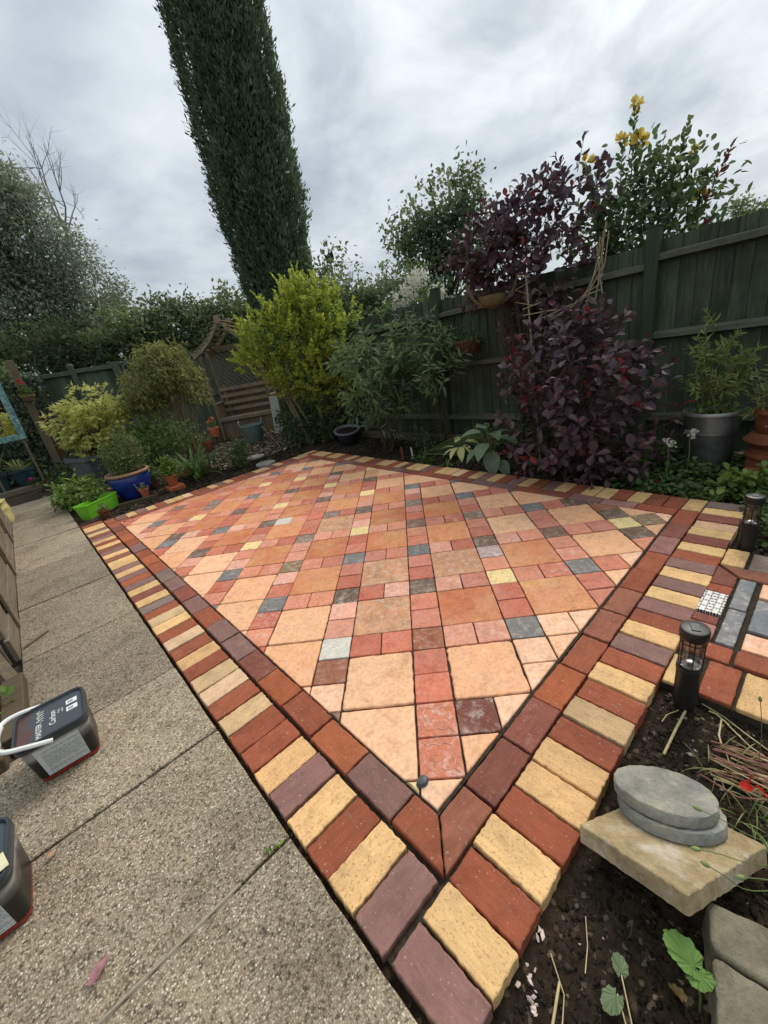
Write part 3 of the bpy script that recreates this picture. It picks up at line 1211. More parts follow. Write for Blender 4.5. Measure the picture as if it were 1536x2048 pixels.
o['label'] = 'white tile with a black scroll print'
tag(sidep, kind='structure')

# ---- the concrete path
path = G().prism([(-2.0, -2.4), (-0.83, -2.4), (-0.83, 7.4), (-2.0, 7.4)], -0.12, -0.040).build('path', M_JOINT)
tag(path, kind='structure')
joints = [(-2.4, -1.45), (-1.45, -0.243), (-0.243, 0.352), (0.352, 0.93), (0.93, 1.79), (1.79, 2.645), (2.645, 3.58), (3.58, 4.62), (4.62, 6.0), (6.0, 6.62), (6.62, 7.42)]
for i, (a, b_) in enumerate(joints):
    hi = -0.818
    lo = -1.43 if a > 0.9 else -2.1
    w_, h_ = hi - lo - 0.004, b_ - a - (0.009 if a < 2 else 0.014)
    if i == len(joints) - 1:
        lo = -1.7
        w_ = hi - lo
    me = slab_mesh('paving_slab', rect(w_, h_), 0.05, 0.005, 0.002, 500 + i, 0.05, 0.008)
    me.materials.append(M_AGG)
    o = bpy.data.objects.new('paving_slab', me)
    o.location = ((lo + hi) / 2, (a + b_) / 2, -0.004 + R.uniform(-0.003, 0.002))
    o.rotation_euler = (R.gauss(0, 0.0012), R.gauss(0, 0.002), 0)
    COL.objects.link(o)
    o.parent = path

# ================================================================== GROUND
def soil_mat(name, a, b_, c_, chips):
    mt, t, b = new_mat(name, 0.95, 0.12)
    v = world_pos(t)
    n1 = noise(t, v, 34, 8, 0.72)
    col = ramp(t, [(0.3, a), (0.55, b_), (0.85, c_)], n1)
    vo = nd(t, 'ShaderNodeTexVoronoi', i_Scale=95.0)
    t.links.new(v, vo.inputs['Vector'])
    sc = nd(t, 'ShaderNodeSeparateColor')
    t.links.new(vo.outputs['Color'], sc.inputs[0])
    f = ramp(t, [(0.93, (0, 0, 0)), (0.96, (1, 1, 1))], sc.outputs[0])
    col = mixc(t, mth(t, 'MULTIPLY', f, chips), col, (0.26, 0.2, 0.14))
    patch = ramp(t, [(0.35, (0.7, 0.7, 0.7)), (0.65, (1.25, 1.2, 1.15))], noise(t, v, 3.1, 5, 0.6))
    col = mixc(t, 1.0, col, patch, 'MULTIPLY')
    t.links.new(col, b.inputs['Base Color'])
    bump(t, b, mth(t, 'ADD', n1, mth(t, 'MULTIPLY', noise(t, v, 130, 4, 0.7), 0.5)), 0.9, 0.014)
    return mt


M_SOIL = soil_mat('garden_soil', (0.016, 0.011, 0.007), (0.046, 0.033, 0.022), (0.105, 0.080, 0.056), 0.45)
mt, t, b = new_mat('rough_grass', 0.95, 0.1)
v = world_pos(t)
t.links.new(ramp(t, [(0.3, (0.018, 0.026, 0.010)), (0.6, (0.04, 0.055, 0.02)), (0.8, (0.07, 0.08, 0.035))], noise(t, v, 5, 8, 0.7)), b.inputs['Base Color'])
bump(t, b, noise(t, v, 30, 5), 0.8, 0.03)
M_GRASS = mt

gr = G()
gr._add([(-150, -150, -0.20), (150, -150, -0.20), (150, 150, -0.20), (-150, 150, -0.20)], [(0, 1, 2, 3)])
ground = gr.build('ground', M_GRASS)
tag(ground, kind='structure')

from mathutils import noise as mn


def soil_z(u, v_):
    z = -0.043 + 0.014 * mn.noise((u * 1.7, v_ * 1.7, 0.3)) + 0.010 * mn.noise((u * 7, v_ * 7, 4.0)) + 0.006 * mn.noise((u * 23, v_ * 23, 9.0))
    if v_ < -0.8:
        z += 0.007 * mn.noise((u * 46, v_ * 46, 2.0)) - 0.012
    if u > 2.4 and v_ > -0.6:      # the far bed is banked up a little towards the fence
        z += 0.05 * min(1, (u - 2.4) / 0.8)
    if v_ > 4.6:
        z += 0.02 * min(1, (v_ - 4.6) / 1.5)
    return z


us = list(np.arange(-4.2, -0.9, 0.08)) + list(np.arange(-0.9, 0.75, 0.016)) + list(np.arange(0.75, 5.2, 0.05))
vs_ = list(np.arange(-3.2, -1.75, 0.08)) + list(np.arange(-1.75, -0.8, 0.016)) + list(np.arange(-0.8, 11.0, 0.06))
V, F = [], []
for vv in vs_:
    for uu in us:
        z = soil_z(uu, vv)
        inp = (-0.77 < uu < 2.25 and -0.84 < vv < 4.45) or (-1.95 < uu < -0.86 and -2.5 < vv < 7.35) or (0.49 < uu < 1.62 and -1.55 < vv < -0.8)
        V.append((uu, vv, -0.16 if inp else z))
nu = len(us)
F = [(j * nu + i, j * nu + i + 1, (j + 1) * nu + i + 1, (j + 1) * nu + i) for j in range(len(vs_) - 1) for i in range(nu - 1)]
me = fast_mesh('soil', np.array(V), np.array(F))
soil = link_mesh('soil', me, M_SOIL, None, True)
tag(soil, kind='structure')

# crumbs of earth, bark chips and small stones scattered over the beds
def scatter_lumps(name, n, areas, smin, smax, mat, flat=0.6, seed=1):
    rg = np.random.default_rng(seed)
    base = np.array([(1, 0, 0), (-1, 0, 0), (0, 1, 0), (0, -1, 0), (0, 0, 1), (0, 0, -1)], float)
    fc = np.array([(0, 2, 4), (2, 1, 4), (1, 3, 4), (3, 0, 4), (2, 0, 5), (1, 2, 5), (3, 1, 5), (0, 3, 5)])
    VV, FF = [], []
    k = 0
    tot = sum((a[1] - a[0]) * (a[3] - a[2]) * a[4] for a in areas)
    for a in areas:
        m_ = int(n * (a[1] - a[0]) * (a[3] - a[2]) * a[4] / tot)
        for _ in range(m_):
            u, v_ = rg.uniform(a[0], a[1]), rg.uniform(a[2], a[3])
            s = rg.uniform(smin, smax) * (1 if rg.random() < 0.8 else 1.8)
            q = base * (1 + rg.uniform(-0.45, 0.45, (6, 3)) * 0.6)
            q[:, 2] *= flat
            an = rg.random() * 6.28
            ca, sa = math.cos(an), math.sin(an)
            st = rg.uniform(0.6, 1.9)
            x, y = q[:, 0] * st, q[:, 1]
            q = np.stack([x * ca - y * sa, x * sa + y * ca, q[:, 2]], 1) * s
            VV.append(q + np.array([u, v_, soil_z(u, v_) + s * 0.25]))
            FF.append(fc + k * 6)
            k += 1
    me = fast_mesh(name, np.concatenate(VV), np.concatenate(FF))
    o = link_mesh(name, me, mat)
    return tag(o, kind='stuff')


def isl_mat(name, stops, rough=0.9):
    mt, t, b = new_mat(name, rough, 0.15)
    g_ = nd(t, 'ShaderNodeNewGeometry')
    c = ramp(t, stops, g_.outputs['Random Per Island'])
    c = mixc(t, 1.0, c, ramp(t, [(0.3, (0.7, 0.7, 0.7)), (0.7, (1.2, 1.2, 1.2))], noise(t, g_.outputs['Position'], 90, 4)), 'MULTIPLY')
    t.links.new(c, b.inputs['Base Color'])
    bump(t, b, noise(t, g_.outputs['Position'], 160, 4), 0.6, 0.004)
    return mt


M_CLOD = isl_mat('soil_crumb', [(0.0, (0.010, 0.007, 0.005)), (0.7, (0.030, 0.022, 0.015)), (0.95, (0.055, 0.042, 0.029)), (1.0, (0.16, 0.13, 0.09))])
M_CHIP = isl_mat('bark_chip', [(0.0, (0.05, 0.034, 0.022)), (0.5, (0.13, 0.095, 0.062)), (0.85, (0.26, 0.2, 0.14)), (1.0, (0.5, 0.44, 0.36))])
NEAR = [(-0.72, 0.5, -1.7, -0.90, 1.0), (0.38, 0.47, -1.7, -0.9, 1.0)]
sc = scatter_lumps('soil_crumbs', 8000, NEAR, 0.0015, 0.0048, M_CLOD, 0.7, 3)
tag(sc, 'loose dark earth crumbs on the bed beside the brick border', 'soil')
sc = scatter_lumps('bed_crumbs', 9000, [(2.45, 3.5, -0.6, 4.6, 1), (-0.6, 2.4, 4.6, 5.9, 1), (1.66, 2.45, -1.5, -0.88, 1), (2.2, 3.4, -1.4, -0.6, 1)], 0.006, 0.016, M_CLOD, 0.6, 4)
tag(sc, 'dark earth crumbs on the planted beds under the fence', 'soil')
sc = scatter_lumps('bark_mulch', 7000, [(1.2, 3.4, 5.3, 7.9, 1), (-0.6, 1.4, 6.0, 9.5, 0.7)], 0.012, 0.03, M_CHIP, 0.35, 5)
tag(sc, 'brown bark mulch strewn round the tub and the arbour seat', 'mulch')
sc = scatter_lumps('litter_chips', 260, NEAR, 0.003, 0.008, M_CHIP, 0.35, 6)
tag(sc, 'pale chips and grit lying on the dark near bed', 'chips')

# ================================================================== FENCES
M_FENCE = wood_mat('green_fence_board', (0.040, 0.058, 0.038), (0.14, 0.16, 0.105), 0.85, 2, 8.0, (0.03, 0.036, 0.02), True)
M_POST = wood_mat('green_fence_post', (0.036, 0.056, 0.036), (0.08, 0.105, 0.068), 0.85, 2, 8.0, (0.05, 0.055, 0.035))
M_RAIL = wood_mat('weathered_rail', (0.08, 0.084, 0.06), (0.22, 0.215, 0.16), 0.9, 1, 8.0, (0.05, 0.075, 0.04))
M_RAILX = wood_mat('weathered_rail_x', (0.075, 0.085, 0.062), (0.17, 0.175, 0.13), 0.9, 0, 8.0, (0.06, 0.085, 0.05))
M_FENCEB = wood_mat('green_back_board', (0.075, 0.098, 0.066), (0.14, 0.165, 0.115), 0.85, 2, 8.0, (0.05, 0.065, 0.04), True)
M_POSTB = wood_mat('green_back_post', (0.075, 0.095, 0.065), (0.15, 0.165, 0.12), 0.85, 2, 8.0, (0.09, 0.10, 0.06))

FU = 3.58
fence = empty('board_fence', (FU, 1.0, 0), 'dark green featheredge board fence behind the purple bush with weathered rails', 'fence')
for hi, lo, zt, r1, r2 in [(0.08, -2.3, 1.795, 1.655, 1.035), (2.49, 0.185, 1.765, 1.60, 0.98), (4.9, 2.59, 1.81, 1.60, 0.98), (7.3, 5.0, 1.81, 1.60, 0.98)]:
    v_ = lo
    while v_ < hi - 0.02:
        w_ = min(0.115, hi - v_)
        # feather edge: thick side laps over the neighbour
        zz_ = zt + R.uniform(-0.008, 0.008)
        g = G()
        y0, y1 = v_, v_ + w_ + 0.012
        vs8 = [(FU, y0, -0.02), (FU - 0.016, y0, -0.02), (FU - 0.007 + 0.002, y1, -0.02), (FU + 0.004, y1, -0.02)]
        g._add(vs8 + [(p[0], p[1], zz_) for p in vs8], [(3, 2, 1, 0), (4, 5, 6, 7), (0, 1, 5, 4), (1, 2, 6, 5), (2, 3, 7, 6), (3, 0, 4, 7)])
        g.build('board', M_FENCE, fence)
        v_ += 0.118
    for zr in (r1, r2, 0.3):
        g = G()
        # arris rail: triangular section
        sec = [(FU - 0.018, zr + 0.03), (FU - 0.085, zr + 0.015), (FU - 0.085, zr - 0.030), (FU - 0.018, zr - 0.045)]
        g._add([(x, lo, z) for x, z in sec] + [(x, hi, z) for x, z in sec], [(0, 1, 2, 3), (7, 6, 5, 4), (0, 4, 5, 1), (1, 5, 6, 2), (2, 6, 7, 3), (3, 7, 4, 0)])
        g.build('rail', M_RAIL, fence)
for pv, zt in ((0.133, 1.88), (2.54, 1.905), (4.95, 1.90)):
    g = G()
    g.box((FU - 0.055, pv, zt / 2 - 0.1), (0.1, 0.1, zt + 0.2), None, 0.006)
    p = g.build('post', M_POST, fence)
    G().box((FU - 0.055, pv, zt + 0.004), (0.108, 0.108, 0.012), None, 0.003).build('cap', M_POST, p)

BV = 10.25
bfence = empty('panel_fence', (0.5, BV, 0), 'pale green close-board fence behind the golden maple with grey capping rails', 'fence')
segs = [(-3.0, 0.40, 1.93), (0.50, 1.22, 1.95), (1.46, 5.6, 1.98)]
for a, b_, zt in segs:
    u = a
    while u < b_ - 0.02:
        w_ = min(0.14, b_ - u)
        G().box((u + w_ / 2, BV + (0.014 if int(u * 7.04) % 2 else 0.0) + R.uniform(0, 0.004), zt / 2 - 0.05), (w_ + 0.012, 0.016, zt + 0.1), None, 0.003).build('board', M_FENCEB, bfence)
        u += 0.142
    G().box(((a + b_) / 2, BV - 0.035, zt + 0.02), (b_ - a, 0.09, 0.085), None, 0.006).build('capping_rail', M_RAILX, bfence)
    G().box(((a + b_) / 2, BV - 0.035, 0.98), (b_ - a, 0.05, 0.13), None, 0.006).build('rail', M_POSTB, bfence)
for pu, zt, w_ in ((0.45, 2.08, 0.10), (1.28, 2.06, 0.16), (1.42, 2.0, 0.07)):
    p = G().box((pu, BV - 0.03, zt / 2 - 0.1), (w_, 0.1, zt + 0.2), None, 0.006).build('post', M_POSTB, bfence)
    if w_ < 0.12:
        G().lathe([(0.07, 0), (0.07, 0.02), (0.05, 0.045), (0, 0.06)], 4, (pu, BV - 0.03, zt + 0.0)).build('cap', M_POSTB, p)

# ================================================================== ARBOUR SEAT
M_ARB = wood_mat('arbour_timber', (0.17, 0.115, 0.072), (0.40, 0.285, 0.19), 0.85, 2, 8.0, (0.12, 0.10, 0.06))
M_ARBH = wood_mat('arbour_timber_flat', (0.22, 0.155, 0.105), (0.48, 0.36, 0.25), 0.85, 0, 8.0, (0.16, 0.14, 0.08))
M_ROOF = wood_mat('arbour_roof', (0.24, 0.18, 0.08), (0.48, 0.38, 0.18), 0.85, 1, 8.0, (0.2, 0.19, 0.07))
arb = empty('arbour_seat', (2.48, 8.3, 0.0), 'brown timber arbour seat with gothic roof and lattice back', 'arbour')
ex = Vector((0.752, -0.659, 0))
ey = Vector((0.659, 0.752, 0))
MA = Matrix((ex, ey, Vector((0, 0, 1)))).transposed().to_4x4()
MA.translation = Vector((2.48, 8.3, 0))
AW, AD = 1.30, 0.62


def ap(g, name, mat, parent=None):
    return g.turned(MA).build(name, mat, parent or arb)


for x in (0.03, AW - 0.03):
    for y in (0.03, AD - 0.03):
        ap(G().box((x, y, 0.93), (0.06, 0.06, 1.9), None, 0.004), 'post', M_ARB)
# side panels, seat box, seat, back slats
for x in (0.03, AW - 0.03):
    for k in range(4):
        ap(G().box((x, 0.115 + k * 0.13, 0.40), (0.02, 0.124, 0.76), None, 0.003), 'side_board', M_ARB)
    ap(G().box((x, AD / 2, 0.80), (0.075, AD, 0.035), None, 0.004), 'armrest', M_ARBH)
for k in range(11):
    ap(G().box((0.115 + k * 0.107, 0.055, 0.20), (0.101, 0.018, 0.40), None, 0.003), 'front_board', M_ARB)
for k in range(4):
    ap(G().box((AW / 2, 0.0 + 0.06 + k * 0.128, 0.435), (AW - 0.07, 0.12, 0.045 if k else 0.085), None, 0.006), 'seat_plank', M_ARBH)
for k in range(4):
    ap(G().box((AW / 2, AD - 0.10, 0.60 + k * 0.155), (AW - 0.10, 0.024, 0.075), None, 0.004), 'back_slat', M_ARBH)
for x in (0.16, AW - 0.16):
    ap(G().box((x, AD - 0.078, 0.80), (0.05, 0.025, 0.75), None, 0.003), 'back_upright', M_ARB)
for k in range(9):
    ap(G().box((0.115 + k * 0.134, AD - 0.03, 0.60), (0.128, 0.014, 0.95), None, 0.002), 'back_board', M_ARB)
# lattice back
def lattice(x0, x1, z0, z1, y, step, sgn):
    c0 = -3.0
    while c0 < 4.0:
        # line z = z0 + sgn*(x - c0)
        pts = []
        for x in (x0, x1):
            z = z0 + sgn * (x - c0)
            if z0 <= z <= z1:
                pts.append((x, z))
        for z in (z0, z1):
            x = c0 + (z - z0) * sgn
            if x0 < x < x1:
                pts.append((x, z))
        if len(pts) >= 2 and math.dist(pts[0], pts[1]) > 0.05:
            ap(G().bar((pts[0][0], y, pts[0][1]), (pts[1][0], y, pts[1][1]), 0.008, 0.022, 0.0, (0, 1, 0)), 'lattice_slat', M_ARB)
        c0 += step


lattice(0.06, AW - 0.06, 1.10, 1.92, AD - 0.04, 0.115, 1)
lattice(0.06, AW - 0.06, 1.10, 1.92, AD - 0.049, 0.115, -1)
# gothic gable: curved barge boards front and back, roof battens between
apex = (AW / 2, 2.46)
for y, nm in ((-0.06, 'barge_board'), (AD + 0.06, 'barge_board')):
    for s in (-1, 1):
        g = G()
        pin, pout = [], []
        for k in range(9):
            t_ = k / 8
            x = AW / 2 + s * (0.02 + (AW / 2 + 0.06) * t_)
            z = 2.44 - 0.62 * (0.72 * t_ + 0.28 * t_ ** 0.5) - 0.10 * math.sin(math.pi * t_) * 0.6
            pout.append((x, z + 0.055))
            pin.append((x, z - 0.055))
        ring = pout + pin[::-1]
        n_ = len(ring)
        vs = [(x, y - 0.014, z) for x, z in ring] + [(x, y + 0.014, z) for x, z in ring]
        fs = []
        for k in range(8):
            fs += [(k, k + 1, n_ - 2 - k, n_ - 1 - k), (n_ + n_ - 1 - k, n_ + n_ - 2 - k, n_ + k + 1, n_ + k)]
        fs += [(k, n_ + k, n_ + (k + 1) % n_, (k + 1) % n_) for k in range(n_)]
        g._add(vs, fs)
        ap(g, nm, M_ARBH)
    ap(G().box((AW / 2, y - 0.02, 2.44), (0.12, 0.012, 0.16), None, 0.003), 'finial', M_ARBH)
for s in (-1, 1):
    for k in range(7):
        t_ = 0.08 + k * 0.135
        x = AW / 2 + s * (0.02 + (AW / 2 + 0.04) * t_)
        z = 2.44 - 0.62 * (0.72 * t_ + 0.28 * t_ ** 0.5) - 0.06 * math.sin(math.pi * t_) + 0.062
        ap(G().bar((x, -0.1, z), (x, AD + 0.1, z), 0.075, 0.016, 0.002), 'roof_batten', M_ROOF)
ap(G().box((AW / 2, AD - 0.02, 1.95), (AW - 0.02, 0.03, 0.07), None, 0.004), 'cross_rail', M_ARB)

# ================================================================== SOLAR BOLLARDS
M_BLK = plain_mat('black_plastic', (0.016, 0.015, 0.014), 0.42, 0.4, 0.15, 20, 0, 0.05)
M_PANEL = plain_mat('solar_panel', (0.07, 0.075, 0.08), 0.5, 0.3, 0.1, 30, 0, 0.0)
M_METAL = plain_mat('bright_metal', (0.55, 0.55, 0.53), 0.25, 0.5, 0.1, 30, 0.9, 0.02)
mt, t, b = new_mat('clear_plastic', 0.06, 0.5)
b.inputs['Base Color'].default_value = (0.95, 0.95, 0.93, 1)
tp = nd(t, 'ShaderNodeBsdfTransparent')
tp.inputs[0].default_value = (0.66, 0.65, 0.63, 1)
gls = nd(t, 'ShaderNodeBsdfGlossy', i_Roughness=0.06)
lw = nd(t, 'ShaderNodeLayerWeight', i_Blend=0.32)
mx = nd(t, 'ShaderNodeMixShader')
t.links.new(mth(t, 'ADD', mth(t, 'MULTIPLY', lw.outputs['Facing'], 0.5), 0.05), mx.inputs[0])
t.links.new(tp.outputs[0], mx.inputs[1])
t.links.new(gls.outputs[0], mx.inputs[2])
t.links.new(mx.outputs[0], t.nodes['Material Output'].inputs[0])
M_CLEAR = mt


def bollard(x, y, z0, label, rz):
    r = empty('solar_light', (x, y, z0), label, 'garden light', 'black solar bollard lights')
    g = G().lathe([(0, 0), (0.030, 0.0), (0.033, 0.03), (0.0365, 0.03), (0.0365, 0.175), (0.039, 0.177), (0.039, 0.192), (0.034, 0.194), (0, 0.194)], 32, (x, y, z0))
    g.build('body', M_BLK, r)
    G().lathe([(0.0335, 0.194), (0.0335, 0.315)], 32, (x, y, z0)).build('lens', M_CLEAR, r)
    G().lathe([(0, 0.1975), (0.030, 0.197), (0.032, 0.201), (0.016, 0.210), (0, 0.214)], 24, (x, y, z0)).build('reflector', M_METAL, r)
    for k in range(6):
        an = rz + k * math.pi / 3
        px, py = x + 0.0362 * math.cos(an), y + 0.0362 * math.sin(an)
        G().tube([(px, py, z0 + 0.188), (px, py, z0 + 0.320)], 0.0022, 6).build('bar', M_BLK, r)
    for zr in (0.202, 0.298):
        ring = [(x + 0.0362 * math.cos(q * math.pi / 16), y + 0.0362 * math.sin(q * math.pi / 16), z0 + zr) for q in range(33)]
        G().tube(ring, 0.0018, 6, False).build('ring', M_BLK, r)
    c = G().lathe([(0, 0.313), (0.040, 0.314), (0.0425, 0.318), (0.0425, 0.346), (0.0405, 0.352), (0.037, 0.3535), (0, 0.3535)], 36, (x, y, z0)).build('cap', M_BLK, r)
    M3 = Matrix.Rotation(rz, 3, 'Z')
    G().box((x, y, z0 + 0.3545), (0.040, 0.026, 0.004), M3, 0.001).build('solar_panel', M_PANEL, c)
    return r


bollard(0.415, -0.962, -0.050, 'black solar bollard light standing in the soil behind the stacked round stones', 0.35)
bollard(1.70, -0.945, -0.055, 'black solar bollard light beside the yellow brick at the ground cover', 0.1)

# ================================================================== ROUND STONES ON A SLAB
def stone_mat(name, a, b_, c_, patch=None, scale=9.0):
    mt, t, b = new_mat(name, 0.88, 0.25)
    v = obj_coord(t, False)
    n1 = noise(t, v, scale, 7, 0.68, 0.5)
    c = ramp(t, [(0.28, a), (0.5, b_), (0.72, c_)], n1)
    sp = ramp(t, [(0.0, (1, 1, 1)), (0.30, (1, 1, 1)), (0.38, (0, 0, 0))], noise(t, v, 120, 3, 0.6))
    c = mixc(t, mth(t, 'MULTIPLY', sp, 0.55), c, tuple(x * 0.35 for x in a))
    if patch:
        f = ramp(t, [(0.50, (0, 0, 0)), (0.66, (1, 1, 1))], noise(t, v, scale * 0.8, 6, 0.7, 0.8))
        c = mixc(t, mth(t, 'MULTIPLY', f, 0.7), c, patch)
    c = mixc(t, 1.0, c, ramp(t, [(0.3, (0.82, 0.82, 0.82)), (0.7, (1.15, 1.15, 1.15))], noise(t, v, 55, 5, 0.7)), 'MULTIPLY')
    t.links.new(c, b.inputs['Base Color'])
    bump(t, b, mth(t, 'ADD', noise(t, v, 40, 7, 0.75), mth(t, 'MULTIPLY', noise(t, v, 170, 5, 0.75), 0.6)), 0.9, 0.009)
    return mt


M_RND = stone_mat('grey_cast_stone', (0.20, 0.195, 0.17), (0.32, 0.305, 0.26), (0.44, 0.415, 0.34), (0.52, 0.47, 0.35))
M_RND2 = stone_mat('pale_cast_stone', (0.20, 0.215, 0.21), (0.31, 0.315, 0.29), (0.42, 0.405, 0.34), (0.56, 0.49, 0.32))
M_SLAB = stone_mat('buff_sandstone', (0.28, 0.20, 0.105), (0.47, 0.355, 0.195), (0.60, 0.48, 0.30), (0.74, 0.67, 0.58), 11.0)
M_BLOCK = stone_mat('weathered_concrete', (0.13, 0.112, 0.074), (0.27, 0.235, 0.16), (0.42, 0.37, 0.265), (0.21, 0.195, 0.085), 7.0)


def round_stone(name, r_, h_, mat, label, loc, tilt, seed):
    rr = random.Random(seed)
    n_ = 56
    wob = [1 + 0.012 * math.sin(3 * k * 2 * math.pi / n_ + seed) + rr.uniform(-0.006, 0.006) for k in range(n_)]
    rings = []
    for q, z in [(0.0, 0.0), (0.98, 0.0), (1.0, 0.003), (1.0, h_ * 0.5), (0.998, h_ * 0.92), (0.978, h_ * 0.995), (0.93, h_), (0.5, h_ + 0.0005), (0.02, h_ + 0.0005)]:
        rings.append([(r_ * max(q, 0.02) * wob[k] * math.cos(2 * math.pi * k / n_) + (rr.uniform(-0.0012, 0.0012) if 0.95 < q else 0),
                       r_ * max(q, 0.02) * wob[k] * math.sin(2 * math.pi * k / n_), z + (rr.uniform(-0.0015, 0.0015) if 0.9 < q < 1 else 0)) for k in range(n_)])
    g = G().loft(rings)
    o = link_mesh(name, g.mesh(name), mat)
    o.location = loc
    o.rotation_euler = tilt
    return tag(o, label, 'stone', 'round cast stones stacked on the slab')


# slab: propped up on its near side, sloping away
L_, B_ = Vector((-0.266, -0.876, 0.060)), Vector((-0.300, -1.117, 0.140))
ed = Vector((0.300, -0.106, -0.115))
up = (ed.cross(B_ - L_)).normalized()
if up.z < 0:
    up = -up
quad = [L_, B_, B_ + ed, L_ + ed]
cx_ = sum((p for p in quad), Vector()) / 4
e1 = (B_ - L_).normalized()
e2 = up.cross(e1)
loc2 = [((p - cx_).dot(e1), (p - cx_).dot(e2)) for p in quad]
me = slab_mesh('stone_slab', loc2, 0.044, 0.004, 0.0016, 77, 0.012, 0.006)
me.materials.append(M_SLAB)
so = bpy.data.objects.new('stone_slab', me)
Ms = Matrix((e1, e2, up)).transposed().to_4x4()
Ms.translation = cx_
so.matrix_world = Ms
COL.objects.link(so)
tag(so, 'buff sandstone slab lying tilted under the round stones', 'slab')
rt = (up.to_track_quat('Z', 'Y')).to_euler()
c1 = cx_ + e2 * 0.082 * (1 if e2.x > 0 else -1) + e1 * (-0.040) + up * 0.001
round_stone('round_stone', 0.125, 0.033, M_RND2, 'pale grey round cast stone, lower of the two stacked on the slab', c1, rt, 5)
c2 = c1 + up * 0.0350 + e1 * (-0.010)
round_stone('round_stone', 0.122, 0.032, M_RND, 'dark grey round cast stone, upper of the two stacked on the slab', c2, rt, 9)

# brick end that props the slab, weathered concrete edging blocks
def block(name, poly, z0, z1, mat, label, cat, seed, group=None, tilt=(0, 0)):
    gx = sum(p[0] for p in poly) / len(poly)
    gy = sum(p[1] for p in poly) / len(poly)
    me = slab_mesh(name, [(p[0] - gx, p[1] - gy) for p in poly], z1 - z0, 0.007, 0.002, seed, 0.02, 0.012)
    me.materials.append(mat)
    o = bpy.data.objects.new(name, me)
    o.location = (gx, gy, z1)
    o.rotation_euler = (tilt[0], tilt[1], 0)
    COL.objects.link(o)
    return tag(o, label, cat, group)


block('concrete_block', [(-0.232, -1.146), (-0.322, -1.173), (-0.292, -1.40), (-0.16, -1.40)], -0.09, 0.055, M_BLOCK, 'weathered concrete edging block pushed under the corner of the sandstone slab', 'block', 61, 'concrete edging blocks')
block('concrete_block', [(-0.326, -1.175), (-0.66, -1.265), (-0.62, -1.48), (-0.296, -1.40)], -0.09, 0.050, M_BLOCK, 'weathered concrete edging block next to the mallow seedling', 'block', 62, 'concrete edging blocks')
block('prop_stone', [(-0.14, -1.04), (-0.20, -1.02), (-0.22, -1.13), (-0.15, -1.15)], -0.08, 0.028, M_BLOCK, 'rough stone propping up the sandstone slab in the shade beneath it', 'stone', 63)

# ================================================================== TUBS OF JOINTING COMPOUND
mt, t, b = new_mat('tub_print', 0.35, 0.4)
v = nd(t, 'ShaderNodeTexCoord').outputs['Object']
sp = nd(t, 'ShaderNodeSeparateXYZ')
t.links.new(v, sp.inputs[0])
sw = noise(t, scaled(t, v, (5.0, 5.0, 9.0)), 1.6, 2, 0.4, 0.6)
zz_ = mth(t, 'ADD', mth(t, 'MULTIPLY', sp.outputs[2], 5.2), mth(t, 'MULTIPLY', mth(t, 'SUBTRACT', sw, 0.5), 0.7))
t.links.new(ramp(t, [(0.0, (0.012, 0.011, 0.011)), (0.48, (0.02, 0.018, 0.018)), (0.66, (0.12, 0.11, 0.108)), (0.8, (0.33, 0.31, 0.30)), (0.95, (0.07, 0.065, 0.064))], zz_), b.inputs['Base Color'])
M_TUB = mt
M_LID = plain_mat('tub_lid', (0.035, 0.042, 0.05), 0.35, 0.45, 0.12, 12, 0, 0.03)
mt, t, b = new_mat('lid_print', 0.3, 0.45)
v = nd(t, 'ShaderNodeTexCoord').outputs['Object']
sp = nd(t, 'ShaderNodeSeparateXYZ')
t.links.new(v, sp.inputs[0])
f = mth(t, 'ADD', mth(t, 'MULTIPLY', sp.outputs[0], -5.0), mth(t, 'MULTIPLY', mth(t, 'SUBTRACT', noise(t, v, 14, 3), 0.5), 0.9))
t.links.new(ramp(t, [(0.0, (0.045, 0.052, 0.06)), (0.25, (0.05, 0.05, 0.055)), (0.45, (0.085, 0.03, 0.022)), (0.7, (0.10, 0.035, 0.025))], f), b.inputs['Base Color'])
M_LIDP = mt
M_RED = plain_mat('tub_red', srgb(150, 44, 34), 0.4, 0.4, 0.1, 20, 0, 0.02)
M_WHITE = plain_mat('white_plastic', (0.74, 0.74, 0.71), 0.38, 0.4, 0.06, 20, 0, 0.03)
mt, t, b = new_mat('tub_label', 0.5, 0.3)
v = nd(t, 'ShaderNodeTexCoord').outputs['Object']
sp = nd(t, 'ShaderNodeSeparateXYZ')
t.links.new(v, sp.inputs[0])
ln = mth(t, 'FRACT', mth(t, 'MULTIPLY', sp.outputs[2], 185.0))
row = mth(t, 'FLOOR', mth(t, 'MULTIPLY', sp.outputs[2], 185.0))
wd = nd(t, 'ShaderNodeTexNoise', noise_dimensions='2D', i_Scale=1.0, i_Detail=1.0)
cb = nd(t, 'ShaderNodeCombineXYZ')
t.links.new(mth(t, 'MULTIPLY', sp.outputs[0], 420.0), cb.inputs[0])
t.links.new(mth(t, 'MULTIPLY', row, 3.7), cb.inputs[1])
t.links.new(cb.outputs[0], wd.inputs['Vector'])
par = nd(t, 'ShaderNodeTexNoise', noise_dimensions='1D', i_Scale=0.55, i_Detail=0.0)
t.links.new(row, par.inputs['W'])
on = mth(t, 'MULTIPLY', mth(t, 'MULTIPLY', mth(t, 'LESS_THAN', ln, 0.55), mth(t, 'GREATER_THAN', wd.outputs['Fac'], 0.42)), mth(t, 'GREATER_THAN', par.outputs['Fac'], 0.4))
inside = mth(t, 'LESS_THAN', mth(t, 'ABSOLUTE', mth(t, 'ADD', sp.outputs[0], -0.006)), 0.062)
on = mth(t, 'MULTIPLY', on, inside)
